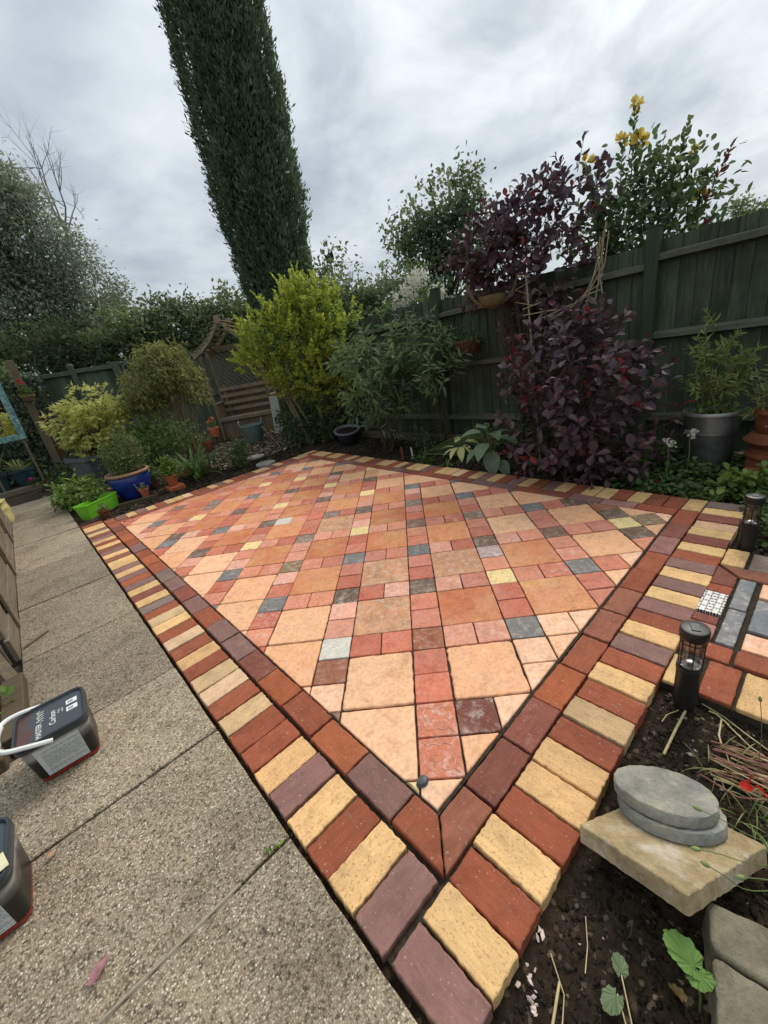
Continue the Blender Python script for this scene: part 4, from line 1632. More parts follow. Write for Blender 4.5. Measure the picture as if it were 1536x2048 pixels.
t.links.new(mixc(t, mth(t, 'MULTIPLY', on, 0.75), (0.58, 0.60, 0.60), (0.10, 0.10, 0.10)), b.inputs['Base Color'])
M_LABEL = mt
mt, t, b = new_mat('sticker_print', 0.4, 0.3)
v = nd(t, 'ShaderNodeTexCoord').outputs['Object']
sp = nd(t, 'ShaderNodeSeparateXYZ')
t.links.new(v, sp.inputs[0])
bars = nd(t, 'ShaderNodeTexNoise', noise_dimensions='1D', i_Scale=620.0, i_Detail=1.0)
t.links.new(sp.outputs[1], bars.inputs['W'])
ins = mth(t, 'MULTIPLY', mth(t, 'LESS_THAN', mth(t, 'ABSOLUTE', mth(t, 'ADD', sp.outputs[0], 0.004)), 0.0095), mth(t, 'LESS_THAN', mth(t, 'ABSOLUTE', sp.outputs[1]), 0.0095))
t.links.new(mixc(t, mth(t, 'MULTIPLY', ins, mth(t, 'GREATER_THAN', bars.outputs['Fac'], 0.47)), (0.72, 0.76, 0.77), (0.08, 0.09, 0.10)), b.inputs['Base Color'])
M_STICK = mt


def rrect(w, h, r_, z, n_=7, ox=0.0, oy=0.0):
    pts = []
    for cx_, cy_, a0 in ((w / 2 - r_, h / 2 - r_, 0), (-w / 2 + r_, h / 2 - r_, 90), (-w / 2 + r_, -h / 2 + r_, 180), (w / 2 - r_, -h / 2 + r_, 270)):
        for k in range(n_):
            a = math.radians(a0 + 90 * k / (n_ - 1))
            pts.append((cx_ + r_ * math.cos(a) + ox, cy_ + r_ * math.sin(a) + oy, z))
    return pts


def words(txt, size, loc, rz, mat, parent):
    cu = bpy.data.curves.new('lettering', 'FONT')
    cu.body = txt
    cu.size = size
    cu.align_x = 'CENTER'
    cu.extrude = 0.0002
    tmp = bpy.data.objects.new('tmp', cu)
    COL.objects.link(tmp)
    me = bpy.data.meshes.new_from_object(tmp.evaluated_get(bpy.context.evaluated_depsgraph_get()))
    bpy.data.objects.remove(tmp)
    bpy.data.curves.remove(cu)
    o = link_mesh('lettering', me, mat, parent)
    o.location = loc
    o.rotation_euler = (0, 0, rz)
    return o


def tub(x, y, rz, label, extra):
    H_ = 0.178
    root = empty('jointing_tub', (x, y, 0.0), label, 'tub', 'tubs of jointing compound on the path')
    root.rotation_euler = (0, 0, rz)

    def part(g, name, mat, parent=root):
        return link_mesh(name, g.mesh(name), mat, parent)
    bw, bh, tw, th = 0.196, 0.196, 0.226, 0.226
    g = G().loft([rrect(bw - .006, bh - .006, .022, .0), rrect(bw, bh, .026, .004), rrect((bw * .88 + tw * .12), (bh * .88 + th * .12), .028, .020)], True, False)
    part(g, 'base_band', M_RED)
    g = G().loft([rrect((bw * .88 + tw * .12) + .001, (bh * .88 + th * .12) + .001, .028, .0175), rrect(tw, th, .034, H_)], False, True)
    part(g, 'body', M_TUB)
    g = G().loft([rrect(tw + .006, th + .006, .036, H_ - .012), rrect(tw + .012, th + .012, .038, H_ - .010), rrect(tw + .014, th + .014, .039, H_ + .006),
                  rrect(tw + .008, th + .008, .037, H_ + .0075), rrect(tw + .012, th + .012, .038, H_ + .010), rrect(tw + .012, th + .012, .038, H_ + .019),
                  rrect(tw + .006, th + .006, .036, H_ + .023), rrect(tw - .004, th - .004, .032, H_ + .021), rrect(tw - .010, th - .010, .030, H_ + .012)], False, False)
    lid = part(g, 'lid', M_LID)
    part(G().loft([rrect(tw - .010, th - .010, .030, H_ + .008), rrect(tw - .012, th - .012, .030, H_ + .012)], False, True), 'lid_print', M_LIDP, lid)
    zt = H_ + .0124
    for yy in (0.048, 0.000):
        o = link_mesh('barcode_sticker', G().box((0, 0, 0), (0.038, 0.030, 0.0006)).mesh('barcode_sticker'), M_STICK, lid)
        o.location = (0.072, yy, zt)
    if not extra:
        words('Carbon', 0.030, (0.016, -0.005, zt), H, M_WHITE, lid)
        words('10 kg', 0.0115, (0.030, 0.018, zt), H, M_WHITE, lid)
        words('colour', 0.0105, (0.042, 0.018, zt), H, M_WHITE, lid)
        words('MASTER', 0.026, (-0.030, -0.05, zt), H, M_WHITE, lid)
        g = G()
        pts = []
        for k in range(60):
            q = k / 59
            pts.append((-0.034 + 0.010 * math.sin(q * 31) + 0.004 * math.sin(q * 77), 0.005 + q * 0.075 + 0.004 * math.cos(q * 31), zt + 0.0003))
        g.tube(pts, 0.0011, 4)
        part(g, 'script_lettering', M_WHITE, lid)
    # label on the front, leaning with the wall
    f0, f1 = 0.034, H_ - 0.020
    yw = lambda z: -(bh / 2 + (th - bh) / 2 * z / H_) - 0.0012
    g = G()
    for z0, z1, x0, x1 in ((f0 - 0.012, f1, -0.068, 0.068),):
        g._add([(x0, yw(z0), z0), (x1, yw(z0), z0), (x1 + .004, yw(z1), z1), (x0 - .004, yw(z1), z1)], [(0, 1, 2, 3)])
    part(g, 'label', M_LABEL)
    # bail handle
    g = G()
    hz = H_ - 0.004
    if not extra:
        path_ = [(0.0, -0.124, hz), (-0.03, -0.126, hz + .012), (-0.085, -0.120, hz + .030), (-0.135, -0.105, hz + .040), (-0.160, -0.06, hz + .045), (-0.166, 0.0, hz + .046),
                 (-0.160, 0.06, hz + .045), (-0.135, 0.105, hz + .040), (-0.085, 0.120, hz + .030), (-0.03, 0.126, hz + .012), (0.0, 0.124, hz)]
    else:
        path_ = [(0.0, -0.124, hz), (-0.02, -0.126, hz - .01), (-0.08, -0.126, hz - .03), (-0.128, -0.11, hz - .045), (-0.134, 0.0, hz - .05), (-0.128, 0.11, hz - .045), (-0.08, 0.126, hz - .03), (0.0, 0.124, hz)]
    sm_ = []
    for i in range(len(path_) - 1):
        for k in range(4):
            sm_.append(Vector(path_[i]).lerp(Vector(path_[i + 1]), k / 4))
    sm_.append(Vector(path_[-1]))
    for _ in range(3):
        sm_ = [sm_[0]] + [(sm_[i - 1] + sm_[i] * 2 + sm_[i + 1]) / 4 for i in range(1, len(sm_) - 1)] + [sm_[-1]]
    g.tube(sm_, 0.0088, 8)
    hd = part(g, 'handle', M_WHITE)
    if not extra:
        g = G().tube([sm_[k] + Vector((0.006, 0, 0.001)) for k in range(16, len(sm_) - 16)], 0.0135, 10)
        part(g, 'grip', M_WHITE, hd)
    else:
        gg = G().box((0.065, -0.075, zt + 0.013), (0.105, 0.06, 0.0016), Matrix.Rotation(0.25, 3, 'Z'), 0.0005)
        part(gg, 'paper_tag', plain_mat('cream_paper', srgb(214, 206, 168), 0.8, 0.2, 0.1, 60), lid)
    return root


tub(-1.285, 0.755, -0.06, 'black tub with a lid reading Carbon and a white handle', False)
tub(-1.535, 0.250, -0.03, 'black tub with a cream paper tag on its lid', True)

# ================================================================== POTS
M_TERR = plain_mat('terracotta_pot', srgb(176, 98, 66), 0.85, 0.2, 0.28, 16, 0, 0.25)
M_TERR2 = plain_mat('old_terracotta', srgb(120, 70, 48), 0.85, 0.2, 0.35, 10, 0, 0.3)
M_BLUE = plain_mat('blue_glaze', srgb(34, 54, 128), 0.22, 0.55, 0.35, 8, 0, 0.05)
M_RIMCLAY = plain_mat('clay_rim', srgb(150, 116, 92), 0.7, 0.3, 0.25, 20)
M_GALV = plain_mat('galvanised_steel', (0.20, 0.205, 0.20), 0.48, 0.5, 0.4, 9, 0.75, 0.06)
M_COMP = plain_mat('potting_compost', (0.022, 0.016, 0.011), 0.95, 0.1, 0.5, 60, 0, 0.8, 0.01)
M_LIME = plain_mat('lime_plastic', srgb(122, 196, 52), 0.4, 0.4, 0.12, 14, 0, 0.03)
M_DGREY = plain_mat('grey_planter', (0.10, 0.105, 0.11), 0.5, 0.4, 0.3, 10, 0, 0.1)
M_TUBG = plain_mat('grey_green_rubber', srgb(112, 128, 124), 0.55, 0.35, 0.12, 12, 0, 0.05)
M_BOWL = plain_mat('black_bowl', (0.030, 0.032, 0.04), 0.4, 0.4, 0.2, 12, 0, 0.04)
M_BOWLRIM = plain_mat('bowl_rim', (0.17, 0.18, 0.20), 0.4, 0.4, 0.15, 12)
M_TEALP = plain_mat('teal_pot', srgb(38, 66, 74), 0.4, 0.4, 0.3, 10, 0, 0.04)
M_SLATE = plain_mat('stepping_stone', (0.27, 0.25, 0.21), 0.85, 0.2, 0.25, 14, 0, 0.3)


def pot(name, x, y, z, r_top, r_bot, h, mat, label, cat, group=None, rim=0.12, compost=True, n=28):
    """flower pot with a rolled rim and earth inside"""
    rt_, rb_ = r_top, r_bot
    root = empty(name, (x, y, z), label, cat, group)
    hr = h * (1 - rim * 1.6)
    rr_ = rb_ + (rt_ * 0.93 - rb_) * hr / h
    prof = [(0, 0), (rb_ * 0.97, 0), (rb_, h * 0.02), (rr_, hr), (rt_, hr + h * 0.01), (rt_ * 1.01, h - h * 0.02), (rt_, h), (rt_ * 0.93, h), (rt_ * 0.9, h - h * 0.04), (rt_ * 0.86, h * 0.80)]
    G().lathe(prof, n, (x, y, z)).build('pot_wall', mat, root)
    if compost:
        G().lathe([(rt_ * 0.885, h * 0.84), (rt_ * 0.5, h * 0.88), (0, h * 0.87)], n, (x, y, z), 1, 1, 0.03).build('compost', M_COMP, root)
    return root


# big blue glazed pot on a timber edge
bp_root = empty('blue_pot', (-0.02, 5.45, -0.03), 'large cobalt blue glazed pot with a clay rim, holding a bushy herb', 'pot')
G().lathe([(0, 0), (0.17, 0), (0.185, 0.02), (0.235, 0.14), (0.262, 0.25), (0.258, 0.30), (0.250, 0.315), (0.265, 0.33)], 40, (-0.02, 5.45, -0.03)).build('pot_wall', M_BLUE, bp_root)
G().lathe([(0.262, 0.325), (0.280, 0.335), (0.285, 0.355), (0.275, 0.37), (0.25, 0.37), (0.24, 0.35), (0.235, 0.28)], 40, (-0.02, 5.45, -0.03)).build('rim', M_RIMCLAY, bp_root)
G().lathe([(0.242, 0.32), (0.12, 0.345), (0, 0.34)], 30, (-0.02, 5.45, -0.03), 1, 1, 0.03).build('compost', M_COMP, bp_root)

pot('terracotta_pot', 0.03, 5.09, -0.02, 0.062, 0.042, 0.13, M_TERR, 'small terracotta pot with a seedling in front of the blue pot', 'pot', 'small terracotta pots')
pot('terracotta_pot', 0.42, 5.12, 0.02, 0.085, 0.06, 0.16, M_TERR, 'terracotta pot with bright green leaves standing on a clay tile', 'pot', 'small terracotta pots')
pot('terracotta_pot', -0.52, 4.77, -0.04, 0.068, 0.052, 0.11, M_TERR2, 'squat terracotta pot with a succulent beside the lime trough', 'pot', 'small terracotta pots')
pot('terracotta_pot', 0.27, 5.62, -0.03, 0.075, 0.055, 0.13, M_TERR2, 'terracotta pot in shade behind the clay tile', 'pot', 'small terracotta pots')
pot('terracotta_pot', 0.82, 5.80, -0.03, 0.07, 0.07, 0.10, M_TERR, 'low terracotta pot half hidden behind the strap leaf plant', 'pot', 'small terracotta pots')
block('clay_tile', [(0.32, 5.0), (0.54, 5.0), (0.54, 5.22), (0.32, 5.22)], -0.05, 0.015, M_TERR, 'square clay tile under the terracotta pot with bright green leaves', 'tile', 66)
M_OLDWOOD = wood_mat('old_edging', (0.07, 0.05, 0.03), (0.17, 0.13, 0.085), 0.9, 0, 8.0, (0.09, 0.08, 0.04))
G().bar((-0.32, 5.10, -0.02), (0.13, 4.98, -0.02), 0.03, 0.05, 0.004).thing('timber_edging', M_OLDWOOD, 'thin mossy timber edging lying in front of the blue pot', 'edging')
G().bar((0.13, 4.98, -0.02), (0.29, 5.25, -0.02), 0.03, 0.05, 0.004).thing('timber_edging', M_OLDWOOD, 'short mossy timber edging between the blue pot and the clay tile', 'edging')

# pots on a wire stand
st = empty('plant_stand', (1.24, 5.62, 0.0), 'thin black wire stand carrying two terracotta pots', 'plant stand')
sx, sy = 1.24, 5.62
for k in range(3):
    an = k * 2.1 + 0.4
    G().tube([(sx + 0.10 * math.cos(an), sy + 0.10 * math.sin(an), -0.04), (sx + 0.07 * math.cos(an), sy + 0.07 * math.sin(an), 0.30)], 0.006, 6).build('leg', M_BLK, st)
G().tube([(sx + 0.075 * math.cos(q * math.pi / 10), sy + 0.075 * math.sin(q * math.pi / 10), 0.30) for q in range(21)], 0.006, 6, False).build('hoop', M_BLK, st)
G().tube([(sx + 0.14, sy - 0.02, -0.04), (sx + 0.14, sy - 0.02, 0.46)], 0.006, 6).build('pole', M_BLK, st)
G().tube([(sx + 0.14 + 0.055 * math.cos(q * math.pi / 10), sy - 0.02 + 0.055 * math.sin(q * math.pi / 10), 0.46) for q in range(21)], 0.006, 6, False).build('hoop', M_BLK, st)
pot('terracotta_pot', sx, sy, 0.28, 0.10, 0.06, 0.15, M_TERR2, 'wide terracotta pot of spent flowers on the wire stand', 'pot', 'small terracotta pots')
pot('terracotta_pot', sx + 0.14, sy - 0.02, 0.465, 0.085, 0.058, 0.15, M_TERR, 'terracotta pot with orange flowers on the tall wire stand', 'pot', 'small terracotta pots')

# lime troughs
def trough(x0, y0, x1, y1, w, h, label):
    a, b_ = Vector((x0, y0, 0)), Vector((x1, y1, 0))
    L = (b_ - a).length
    d = (b_ - a).normalized()
    Mx = Matrix((d, Vector((-d.y, d.x, 0)), Vector((0, 0, 1)))).transposed().to_4x4()
    Mx.translation = (a + b_) / 2 + Vector((0, 0, -0.04))
    root = empty('lime_trough', (a + b_) / 2 + Vector((0, 0, -0.04)), label, 'trough', 'lime green plastic troughs')
    g = G().loft([rrect(L * .9, w * .72, .03, 0), rrect(L * .97, w * .95, .035, h * .9), rrect(L, w, .04, h * .92), rrect(L, w, .04, h), rrect(L * .965, w * .88, .035, h), rrect(L * .93, w * .8, .03, h * .62)], True, False)
    g.turned(Mx).build('trough_wall', M_LIME, root)
    g = G().loft([rrect(L * .94, w * .84, .03, h * .7), rrect(L * .5, w * .4, .02, h * .74)], False, True)
    g.turned(Mx).build('compost', M_COMP, root)
    return root


trough(-0.74, 4.98, -0.30, 5.30, 0.19, 0.19, 'bright lime green plastic trough at the corner of the border')
trough(-0.80, 6.35, -0.60, 5.55, 0.17, 0.15, 'lime green plastic trough overgrown with leaves beside the path end')

# grey planter with the golden maple
g = G()
gp = empty('grey_planter', (-0.10, 7.55, -0.02), 'square dark grey planter under the golden maple', 'planter')
g.loft([[(x * .8, y * .8, 0) for x, y, _ in rrect(.62, .62, .05, 0)], rrect(.62, .62, .05, .42), rrect(.68, .68, .05, .43), rrect(.68, .68, .05, .50), rrect(.60, .60, .04, .50), rrect(.58, .58, .04, .40)], True, True)
MR = Matrix.Rotation(0.35, 4, 'Z')
MR.translation = Vector((-0.10, 7.55, -0.02))
g.turned(MR).build('planter_wall', M_DGREY, gp)
G().lathe([(0.26, 0.43), (0.1, 0.45), (0, 0.45)], 20, (-0.10, 7.55, -0.02)).build('compost', M_COMP, gp)

# rubber tub with two handles
tx, ty = 2.62, 6.95
rt_ = empty('flexible_tub', (tx, ty, 0.0), 'grey green flexible rubber tub with two handles on the bark mulch', 'tub')
G().lathe([(0, 0), (0.15, 0), (0.165, 0.02), (0.225, 0.33), (0.235, 0.335), (0.235, 0.35), (0.222, 0.35), (0.16, 0.03), (0, 0.025)], 40, (tx, ty, -0.01)).build('tub_wall', M_TUBG, rt_)
for s in (-1, 1):
    d = Vector((0.75 * s, -0.66 * s, 0))
    e = Vector((0.66, 0.75, 0))
    arc = []
    for k in range(13):
        a = math.pi * k / 12
        arc.append(Vector((tx, ty, 0.33)) + d * (0.222 + 0.02 * math.sin(a)) + e * (0.07 * math.cos(a)) + Vector((0, 0, 0.105 * math.sin(a))))
    G().tube(arc, 0.017, 8).build('handle', M_TUBG, rt_)

# black bowl, tipped a little
bx, by = 2.93, 4.15
bw_ = empty('black_bowl', (bx, by, 0.0), 'black plastic bowl planter with a grey rim leaning by the grey green shrub', 'bowl')
Mb = Matrix.Rotation(0.16, 4, 'X') @ Matrix.Rotation(-0.12, 4, 'Y')
Mb.translation = Vector((bx, by, 0.0))
G().lathe([(0, 0), (0.11, 0), (0.13, 0.02), (0.195, 0.22)], 32).turned(Mb).build('bowl_wall', M_BOWL, bw_)
G().lathe([(0.19, 0.215), (0.212, 0.222), (0.212, 0.245), (0.19, 0.245), (0.18, 0.2)], 32).turned(Mb).build('rim', M_BOWLRIM, bw_)
G().lathe([(0.185, 0.21), (0.1, 0.225), (0, 0.22)], 20).turned(Mb).build('compost', M_COMP, bw_)

# stepping discs
for k, (x, y, l) in enumerate(((1.83, 5.35, 'pale round stepping stone nearer the arbour seat'), (1.66, 4.66, 'pale round stepping stone tucked against the brick border'))):
    g = G().lathe([(0, 0), (0.145, 0), (0.15, 0.006), (0.15, 0.028), (0.143, 0.035), (0, 0.036)], 28, (0, 0, 0), 1, 1, 0.012, k)
    o = g.thing('stepping_stone', M_SLATE, l, 'stepping stone', group='round stepping stones')
    o.location = (x, y, -0.018)

# galvanised bucket planter
gx, gy = 3.05, -0.50
gb = empty('galvanised_bucket', (gx, gy, -0.03), 'galvanised steel bucket planter with two ribs in front of the dark fence', 'planter')
G().lathe([(0, 0), (0.145, 0), (0.15, 0.015), (0.170, 0.32), (0.173, 0.325), (0.171, 0.335), (0.174, 0.345), (0.172, 0.352), (0.188, 0.46), (0.188, 0.47)], 44, (gx, gy, -0.03)).build('bucket_wall', M_GALV, gb)
G().lathe([(0.186, 0.462), (0.200, 0.468), (0.203, 0.482), (0.198, 0.494), (0.186, 0.496), (0.178, 0.48), (0.172, 0.40)], 44, (gx, gy, -0.03)).build('rim', plain_mat('galvanised_rim', (0.34, 0.34, 0.32), 0.4, 0.5, 0.2, 12, 0.6, 0.03), gb)
G().lathe([(0.183, 0.44), (0.09, 0.455), (0, 0.45)], 24, (gx, gy, -0.03), 1, 1, 0.03).build('compost', M_COMP, gb)

# stacked terracotta: a chimney pot, a broken collar and a planter on top
cxp, cyp = 2.93, -0.90
o = G().lathe([(0.155, 0), (0.165, 0.01), (0.16, 0.05), (0.15, 0.12), (0.145, 0.17), (0.16, 0.185), (0.16, 0.20), (0.142, 0.215), (0.14, 0.25), (0.125, 0.25), (0.12, 0.0)], 40, (0, 0, 0)).thing('chimney_pot', M_TERR2, 'old terracotta chimney pot standing in the ground cover, carrying the clay planter', 'chimney pot')
o.location = (cxp, cyp, -0.03)
o = G().lathe([(0.10, 0.0), (0.135, 0.0), (0.16, 0.035), (0.182, 0.045), (0.184, 0.055), (0.175, 0.062), (0.145, 0.10), (0.115, 0.11), (0.10, 0.0)], 40, (0, 0, 0), 1, 1, 0.01).thing('clay_collar', M_TERR2, 'flared terracotta collar between the chimney pot and the clay planter', 'collar')
o.location = (cxp, cyp, 0.2215)
cp = empty('clay_planter', (cxp, cyp, 0.333), 'round terracotta planter with a rolled rim on top of the chimney pot', 'planter')
G().lathe([(0, 0), (0.115, 0), (0.125, 0.01), (0.135, 0.11), (0.137, 0.13), (0.155, 0.135), (0.158, 0.15), (0.15, 0.165), (0.138, 0.165), (0.128, 0.13)], 40, (cxp, cyp, 0.333)).build('pot_wall', M_TERR2, cp)
G().lathe([(0.135, 0.11), (0.06, 0.12), (0, 0.115)], 24, (cxp, cyp, 0.333), 1, 1, 0.03).build('compost', M_COMP, cp)
# curved broken pot shard leaning by it
g = G()
for rr_ in (0.10, 0.088):
    pass
rings = []
for k in range(13):
    a = math.radians(150 + 110 * k / 12)
    rings.append([(0.10 * math.cos(a), 0.10 * math.sin(a), 0), (0.115 * math.cos(a), 0.115 * math.sin(a), 0.16), (0.103 * math.cos(a), 0.103 * math.sin(a), 0.16), (0.088 * math.cos(a), 0.088 * math.sin(a), 0)])
g.loft(rings)
o = g.thing('pot_shard', M_TERR, 'curved terracotta shard leaning at the foot of the chimney pot', 'shard')
o.location = (2.80, -0.84, -0.04)
# black seed tray
g = G().loft([rrect(.30, .22, .02, 0), rrect(.36, .27, .025, .055), rrect(.37, .28, .025, .055), rrect(.37, .28, .025, .062), rrect(.34, .25, .02, .06), rrect(.32, .23, .02, .03)], True, True)
o = g.thing('seed_tray', M_BLK, 'shallow black seed tray in front of the chimney pot', 'tray')
o.location = (2.58, -0.96, -0.02)
o.rotation_euler = (0, 0, 0.2)

# ================================================================== LEFT SIDE: planter wall, post, mirror, stakes
M_GREYW = wood_mat('grey_timber', (0.14, 0.108, 0.076), (0.33, 0.265, 0.195), 0.9, 1, 7.0, (0.14, 0.12, 0.08))
M_POSTW = wood_mat('post_timber', (0.13, 0.095, 0.06), (0.27, 0.21, 0.145), 0.88, 2, 7.0, (0.19, 0.16, 0.1))
M_BROWNP = wood_mat('brown_post', (0.085, 0.04, 0.025), (0.16, 0.08, 0.05), 0.85, 2, 7.0)
pl = empty('timber_planter', (-1.5, 3.8, 0), 'weathered grey timber wall of a raised bed along the concrete path', 'raised bed')
for k in range(3):
    z0 = -0.02 + k * 0.155
    xo = -1.445 - k * 0.012
    G().bar((xo, 1.86 + 0.03 * k, z0 + 0.076), (xo, 6.05, z0 + 0.076), 0.028, 0.150, 0.004).build('plank', M_GREYW, pl)
    G().bar((xo - 0.03, 1.86 + 0.03 * k, z0 + 0.076), (-2.3, 1.86 + 0.03 * k, z0 + 0.076), 0.028, 0.150, 0.004).build('plank', M_GREYW, pl)
for v_ in (2.35, 3.6, 4.9):
    G().box((-1.422, v_, 0.21), (0.02, 0.09, 0.40), None, 0.004).build('upright', M_GREYW, pl)
G().bar((-1.475, 1.85, 0.455), (-1.475, 6.05, 0.455), 0.10, 0.028, 0.004).build('cap', M_GREYW, pl)
# a plank leaning and low sleepers at its near end
G().bar((-1.44, 1.50, 0.0), (-1.53, 1.80, 0.31), 0.055, 0.016, 0.003).thing('leaning_plank', M_POSTW, 'pale sawn plank leaning against the end of the raised bed', 'plank')
G().bar((-1.455, 1.0, 0.012), (-1.455, 1.56, 0.012), 0.09, 0.09, 0.006).thing('timber_sleeper', M_OLDWOOD, 'short dark timber sleeper edging the bed behind the Carbon tub', 'sleeper')
G().bar((-1.49, 0.93, 0.012), (-2.1, 0.93, 0.012), 0.09, 0.09, 0.006).thing('timber_sleeper', M_OLDWOOD, 'dark timber sleeper running away behind the Carbon tub', 'sleeper')
G().bar((-1.41, 1.97, 0.002), (-1.28, 2.07, 0.002), 0.012, 0.008, 0.001).thing('wood_offcut', M_POSTW, 'thin pale wood offcut lying on the path beside the raised bed', 'offcut')
# crumpled cream bag by the far end of the raised bed
g = G()
rr = random.Random(3)
rings = []
for k in range(7):
    z = 0.05 * k
    rings.append([((0.09 + rr.uniform(-.02, .02)) * math.cos(a * math.pi / 7), (0.22 + rr.uniform(-.03, .03)) * math.sin(a * math.pi / 7), z + rr.uniform(-.01, .01)) for a in range(14)])
g.loft(rings)
o = g.thing('compost_bag', plain_mat('cream_sack', srgb(196, 180, 122), 0.7, 0.25, 0.3, 12, 0, 0.3, 0.02), 'crumpled cream sack slumped at the far end of the raised bed', 'sack')
o.location = (-1.47, 6.32, -0.01)

# tall timber post with a hanging pot
G().box((-0.525, 9.6, 1.10), (0.13, 0.13, 2.36), None, 0.008).thing('timber_post', M_POSTW, 'tall square timber post rising beside the ivy, hanging pot on it', 'post', (-0.525, 9.6, 0))
G().box((-0.40, 9.66, 0.58), (0.13, 0.10, 1.26), None, 0.006).thing('timber_post', M_BROWNP, 'short reddish brown post close behind the tall timber post', 'post', (-0.40, 9.66, 0))
hp = empty('hanging_pot', (-0.50, 9.44, 1.50), 'clay wall pot with a red flower hanging on the tall post', 'pot')
G().lathe([(0, 0), (0.04, 0.005), (0.085, 0.05), (0.105, 0.10), (0.115, 0.105), (0.115, 0.125), (0.10, 0.125), (0.09, 0.09)], 24, (-0.50, 9.44, 1.50)).build('pot_wall', M_RIMCLAY, hp)
for dx in (-0.1, 0.1):
    G().tube([(-0.50 + dx, 9.44, 1.62), (-0.52, 9.52, 2.08)], 0.005, 5).build('cord', M_POSTW, hp)
# teal mosaic mirror on a stand
mt, t, b = new_mat('teal_mosaic', 0.3, 0.5)
v = nd(t, 'ShaderNodeTexCoord').outputs['Object']
vo = nd(t, 'ShaderNodeTexVoronoi', i_Scale=30.0)
t.links.new(v, vo.inputs['Vector'])
ve = nd(t, 'ShaderNodeTexVoronoi', feature='DISTANCE_TO_EDGE', i_Scale=30.0)
t.links.new(v, ve.inputs['Vector'])
s_ = nd(t, 'ShaderNodeSeparateColor')
t.links.new(vo.outputs['Color'], s_.inputs[0])
c = ramp(t, [(0, srgb(80, 130, 128)), (0.5, srgb(118, 164, 160)), (1, srgb(160, 190, 184))], s_.outputs[0])
t.links.new(mixc(t, ramp(t, [(0.02, (1, 1, 1)), (0.06, (0, 0, 0))], ve.outputs['Distance']), c, (0.06, 0.08, 0.08)), b.inputs['Base Color'])
M_MOS = mt
mt, t, b = new_mat('mirror_glass', 0.02, 0.8)
b.inputs['Metallic'].default_value = 1.0
b.inputs['Base Color'].default_value = (0.75, 0.76, 0.74, 1)
M_MIR = mt
MQ = Matrix.Rotation(0.25, 4, 'Z')
MQ.translation = Vector((-1.16, 8.7, 0.0))
mr = empty('mosaic_mirror', (-1.16, 8.7, 0.0), 'garden mirror in a teal mosaic frame beside the ivy', 'mirror')
for x in (-0.31, 0.31):
    G().box((x, 0, 1.42), (0.10, 0.03, 1.06), None, 0.004).turned(MQ).build('frame_side', M_MOS, mr)
for z in (0.94, 1.90):
    G().box((0, 0.002, z), (0.52, 0.03, 0.10), None, 0.004).turned(MQ).build('frame_rail', M_MOS, mr)
G().box((0, 0.006, 1.42), (0.54, 0.012, 0.88)).turned(MQ).build('glass', M_MIR, mr)
for x in (-0.30, 0.30):
    G().box((x, 0.03, 0.42), (0.035, 0.03, 0.98), None, 0.003).turned(MQ).build('leg', M_POSTW, mr)
# dark teal pots on a timber beam
for k, (x, l) in enumerate(((-1.10, 'square dark teal pot of yellowing strap leaves beside the mirror leg'), (-1.50, 'square dark teal pot with a pink flower on the timber beam'), (-1.85, 'square dark teal pot at the far end of the timber beam'))):
    root = empty('teal_pot', (x, 8.95, 0.03), l, 'pot', 'dark teal pots on the timber beam')
    g = G().loft([rrect(.24, .24, .02, 0), rrect(.34, .34, .03, .30), rrect(.37, .37, .03, .31), rrect(.37, .37, .03, .36), rrect(.33, .33, .03, .36), rrect(.32, .32, .02, .30)], True, True)
    g.turned(Matrix.Translation((x, 8.95, 0.03))).build('pot_wall', M_TEALP, root)
G().bar((-2.3, 8.60, 0.03), (-0.88, 8.72, 0.03), 0.14, 0.10, 0.01).thing('timber_beam', M_GREYW, 'grey timber beam along the bed in front of the teal pots', 'beam')
block('edge_brick', [(-0.86, 8.7), (-0.74, 8.7), (-0.74, 8.9), (-0.86, 8.9)], -0.06, 0.09, M_BRICK, 'lone brick at the end of the grey timber beam', 'brick', 67).color = (*srgb(150, 84, 66), 0)
# marked stake, slim cane, white board and trellis poles
mt, t, b = new_mat('marked_stake', 0.6, 0.3)
v = nd(t, 'ShaderNodeTexCoord').outputs['Object']
sp = nd(t, 'ShaderNodeSeparateXYZ')
t.links.new(v, sp.inputs[0])
f = mth(t, 'LESS_THAN', mth(t, 'FRACT', mth(t, 'MULTIPLY', sp.outputs[2], 11.0)), 0.18)
t.links.new(mixc(t, f, srgb(178, 172, 88), srgb(110, 116, 60)), b.inputs['Base Color'])
G().bar((0.82, 7.8, 1.16), (0.86, 7.8, -0.05), 0.05, 0.018, 0.002).thing('marked_stake', mt, 'yellow stake with darker bands in front of the back fence', 'stake')
M_CANE = wood_mat('bamboo', (0.16, 0.12, 0.06), (0.3, 0.24, 0.13), 0.6, 2)
M_WBOARD = plain_mat('white_board', (0.62, 0.62, 0.58), 0.6, 0.3, 0.12, 8)
G().bar((3.18, 6.78, 0.80), (3.14, 6.86, -0.03), 0.17, 0.02, 0.003, (0.4, 0.9, 0)).thing('white_board', M_WBOARD, 'narrow white board standing upright by the arbour seat', 'board')
tr = empty('pole_trellis', (3.42, 6.45, 0.0), 'slim pole trellis with two cross bars beside the golden shrub', 'trellis')
for x, y in ((3.30, 6.60), (3.62, 6.30)):
    G().tube([(x, y, -0.05), (x, y, 1.35)], 0.028, 8).build('pole', M_OLDWOOD, tr)
for z in (0.35, 0.72, 1.10):
    G().tube([(3.28, 6.62, z), (3.64, 6.28, z)], 0.010, 6).build('cross_bar', M_CANE, tr)
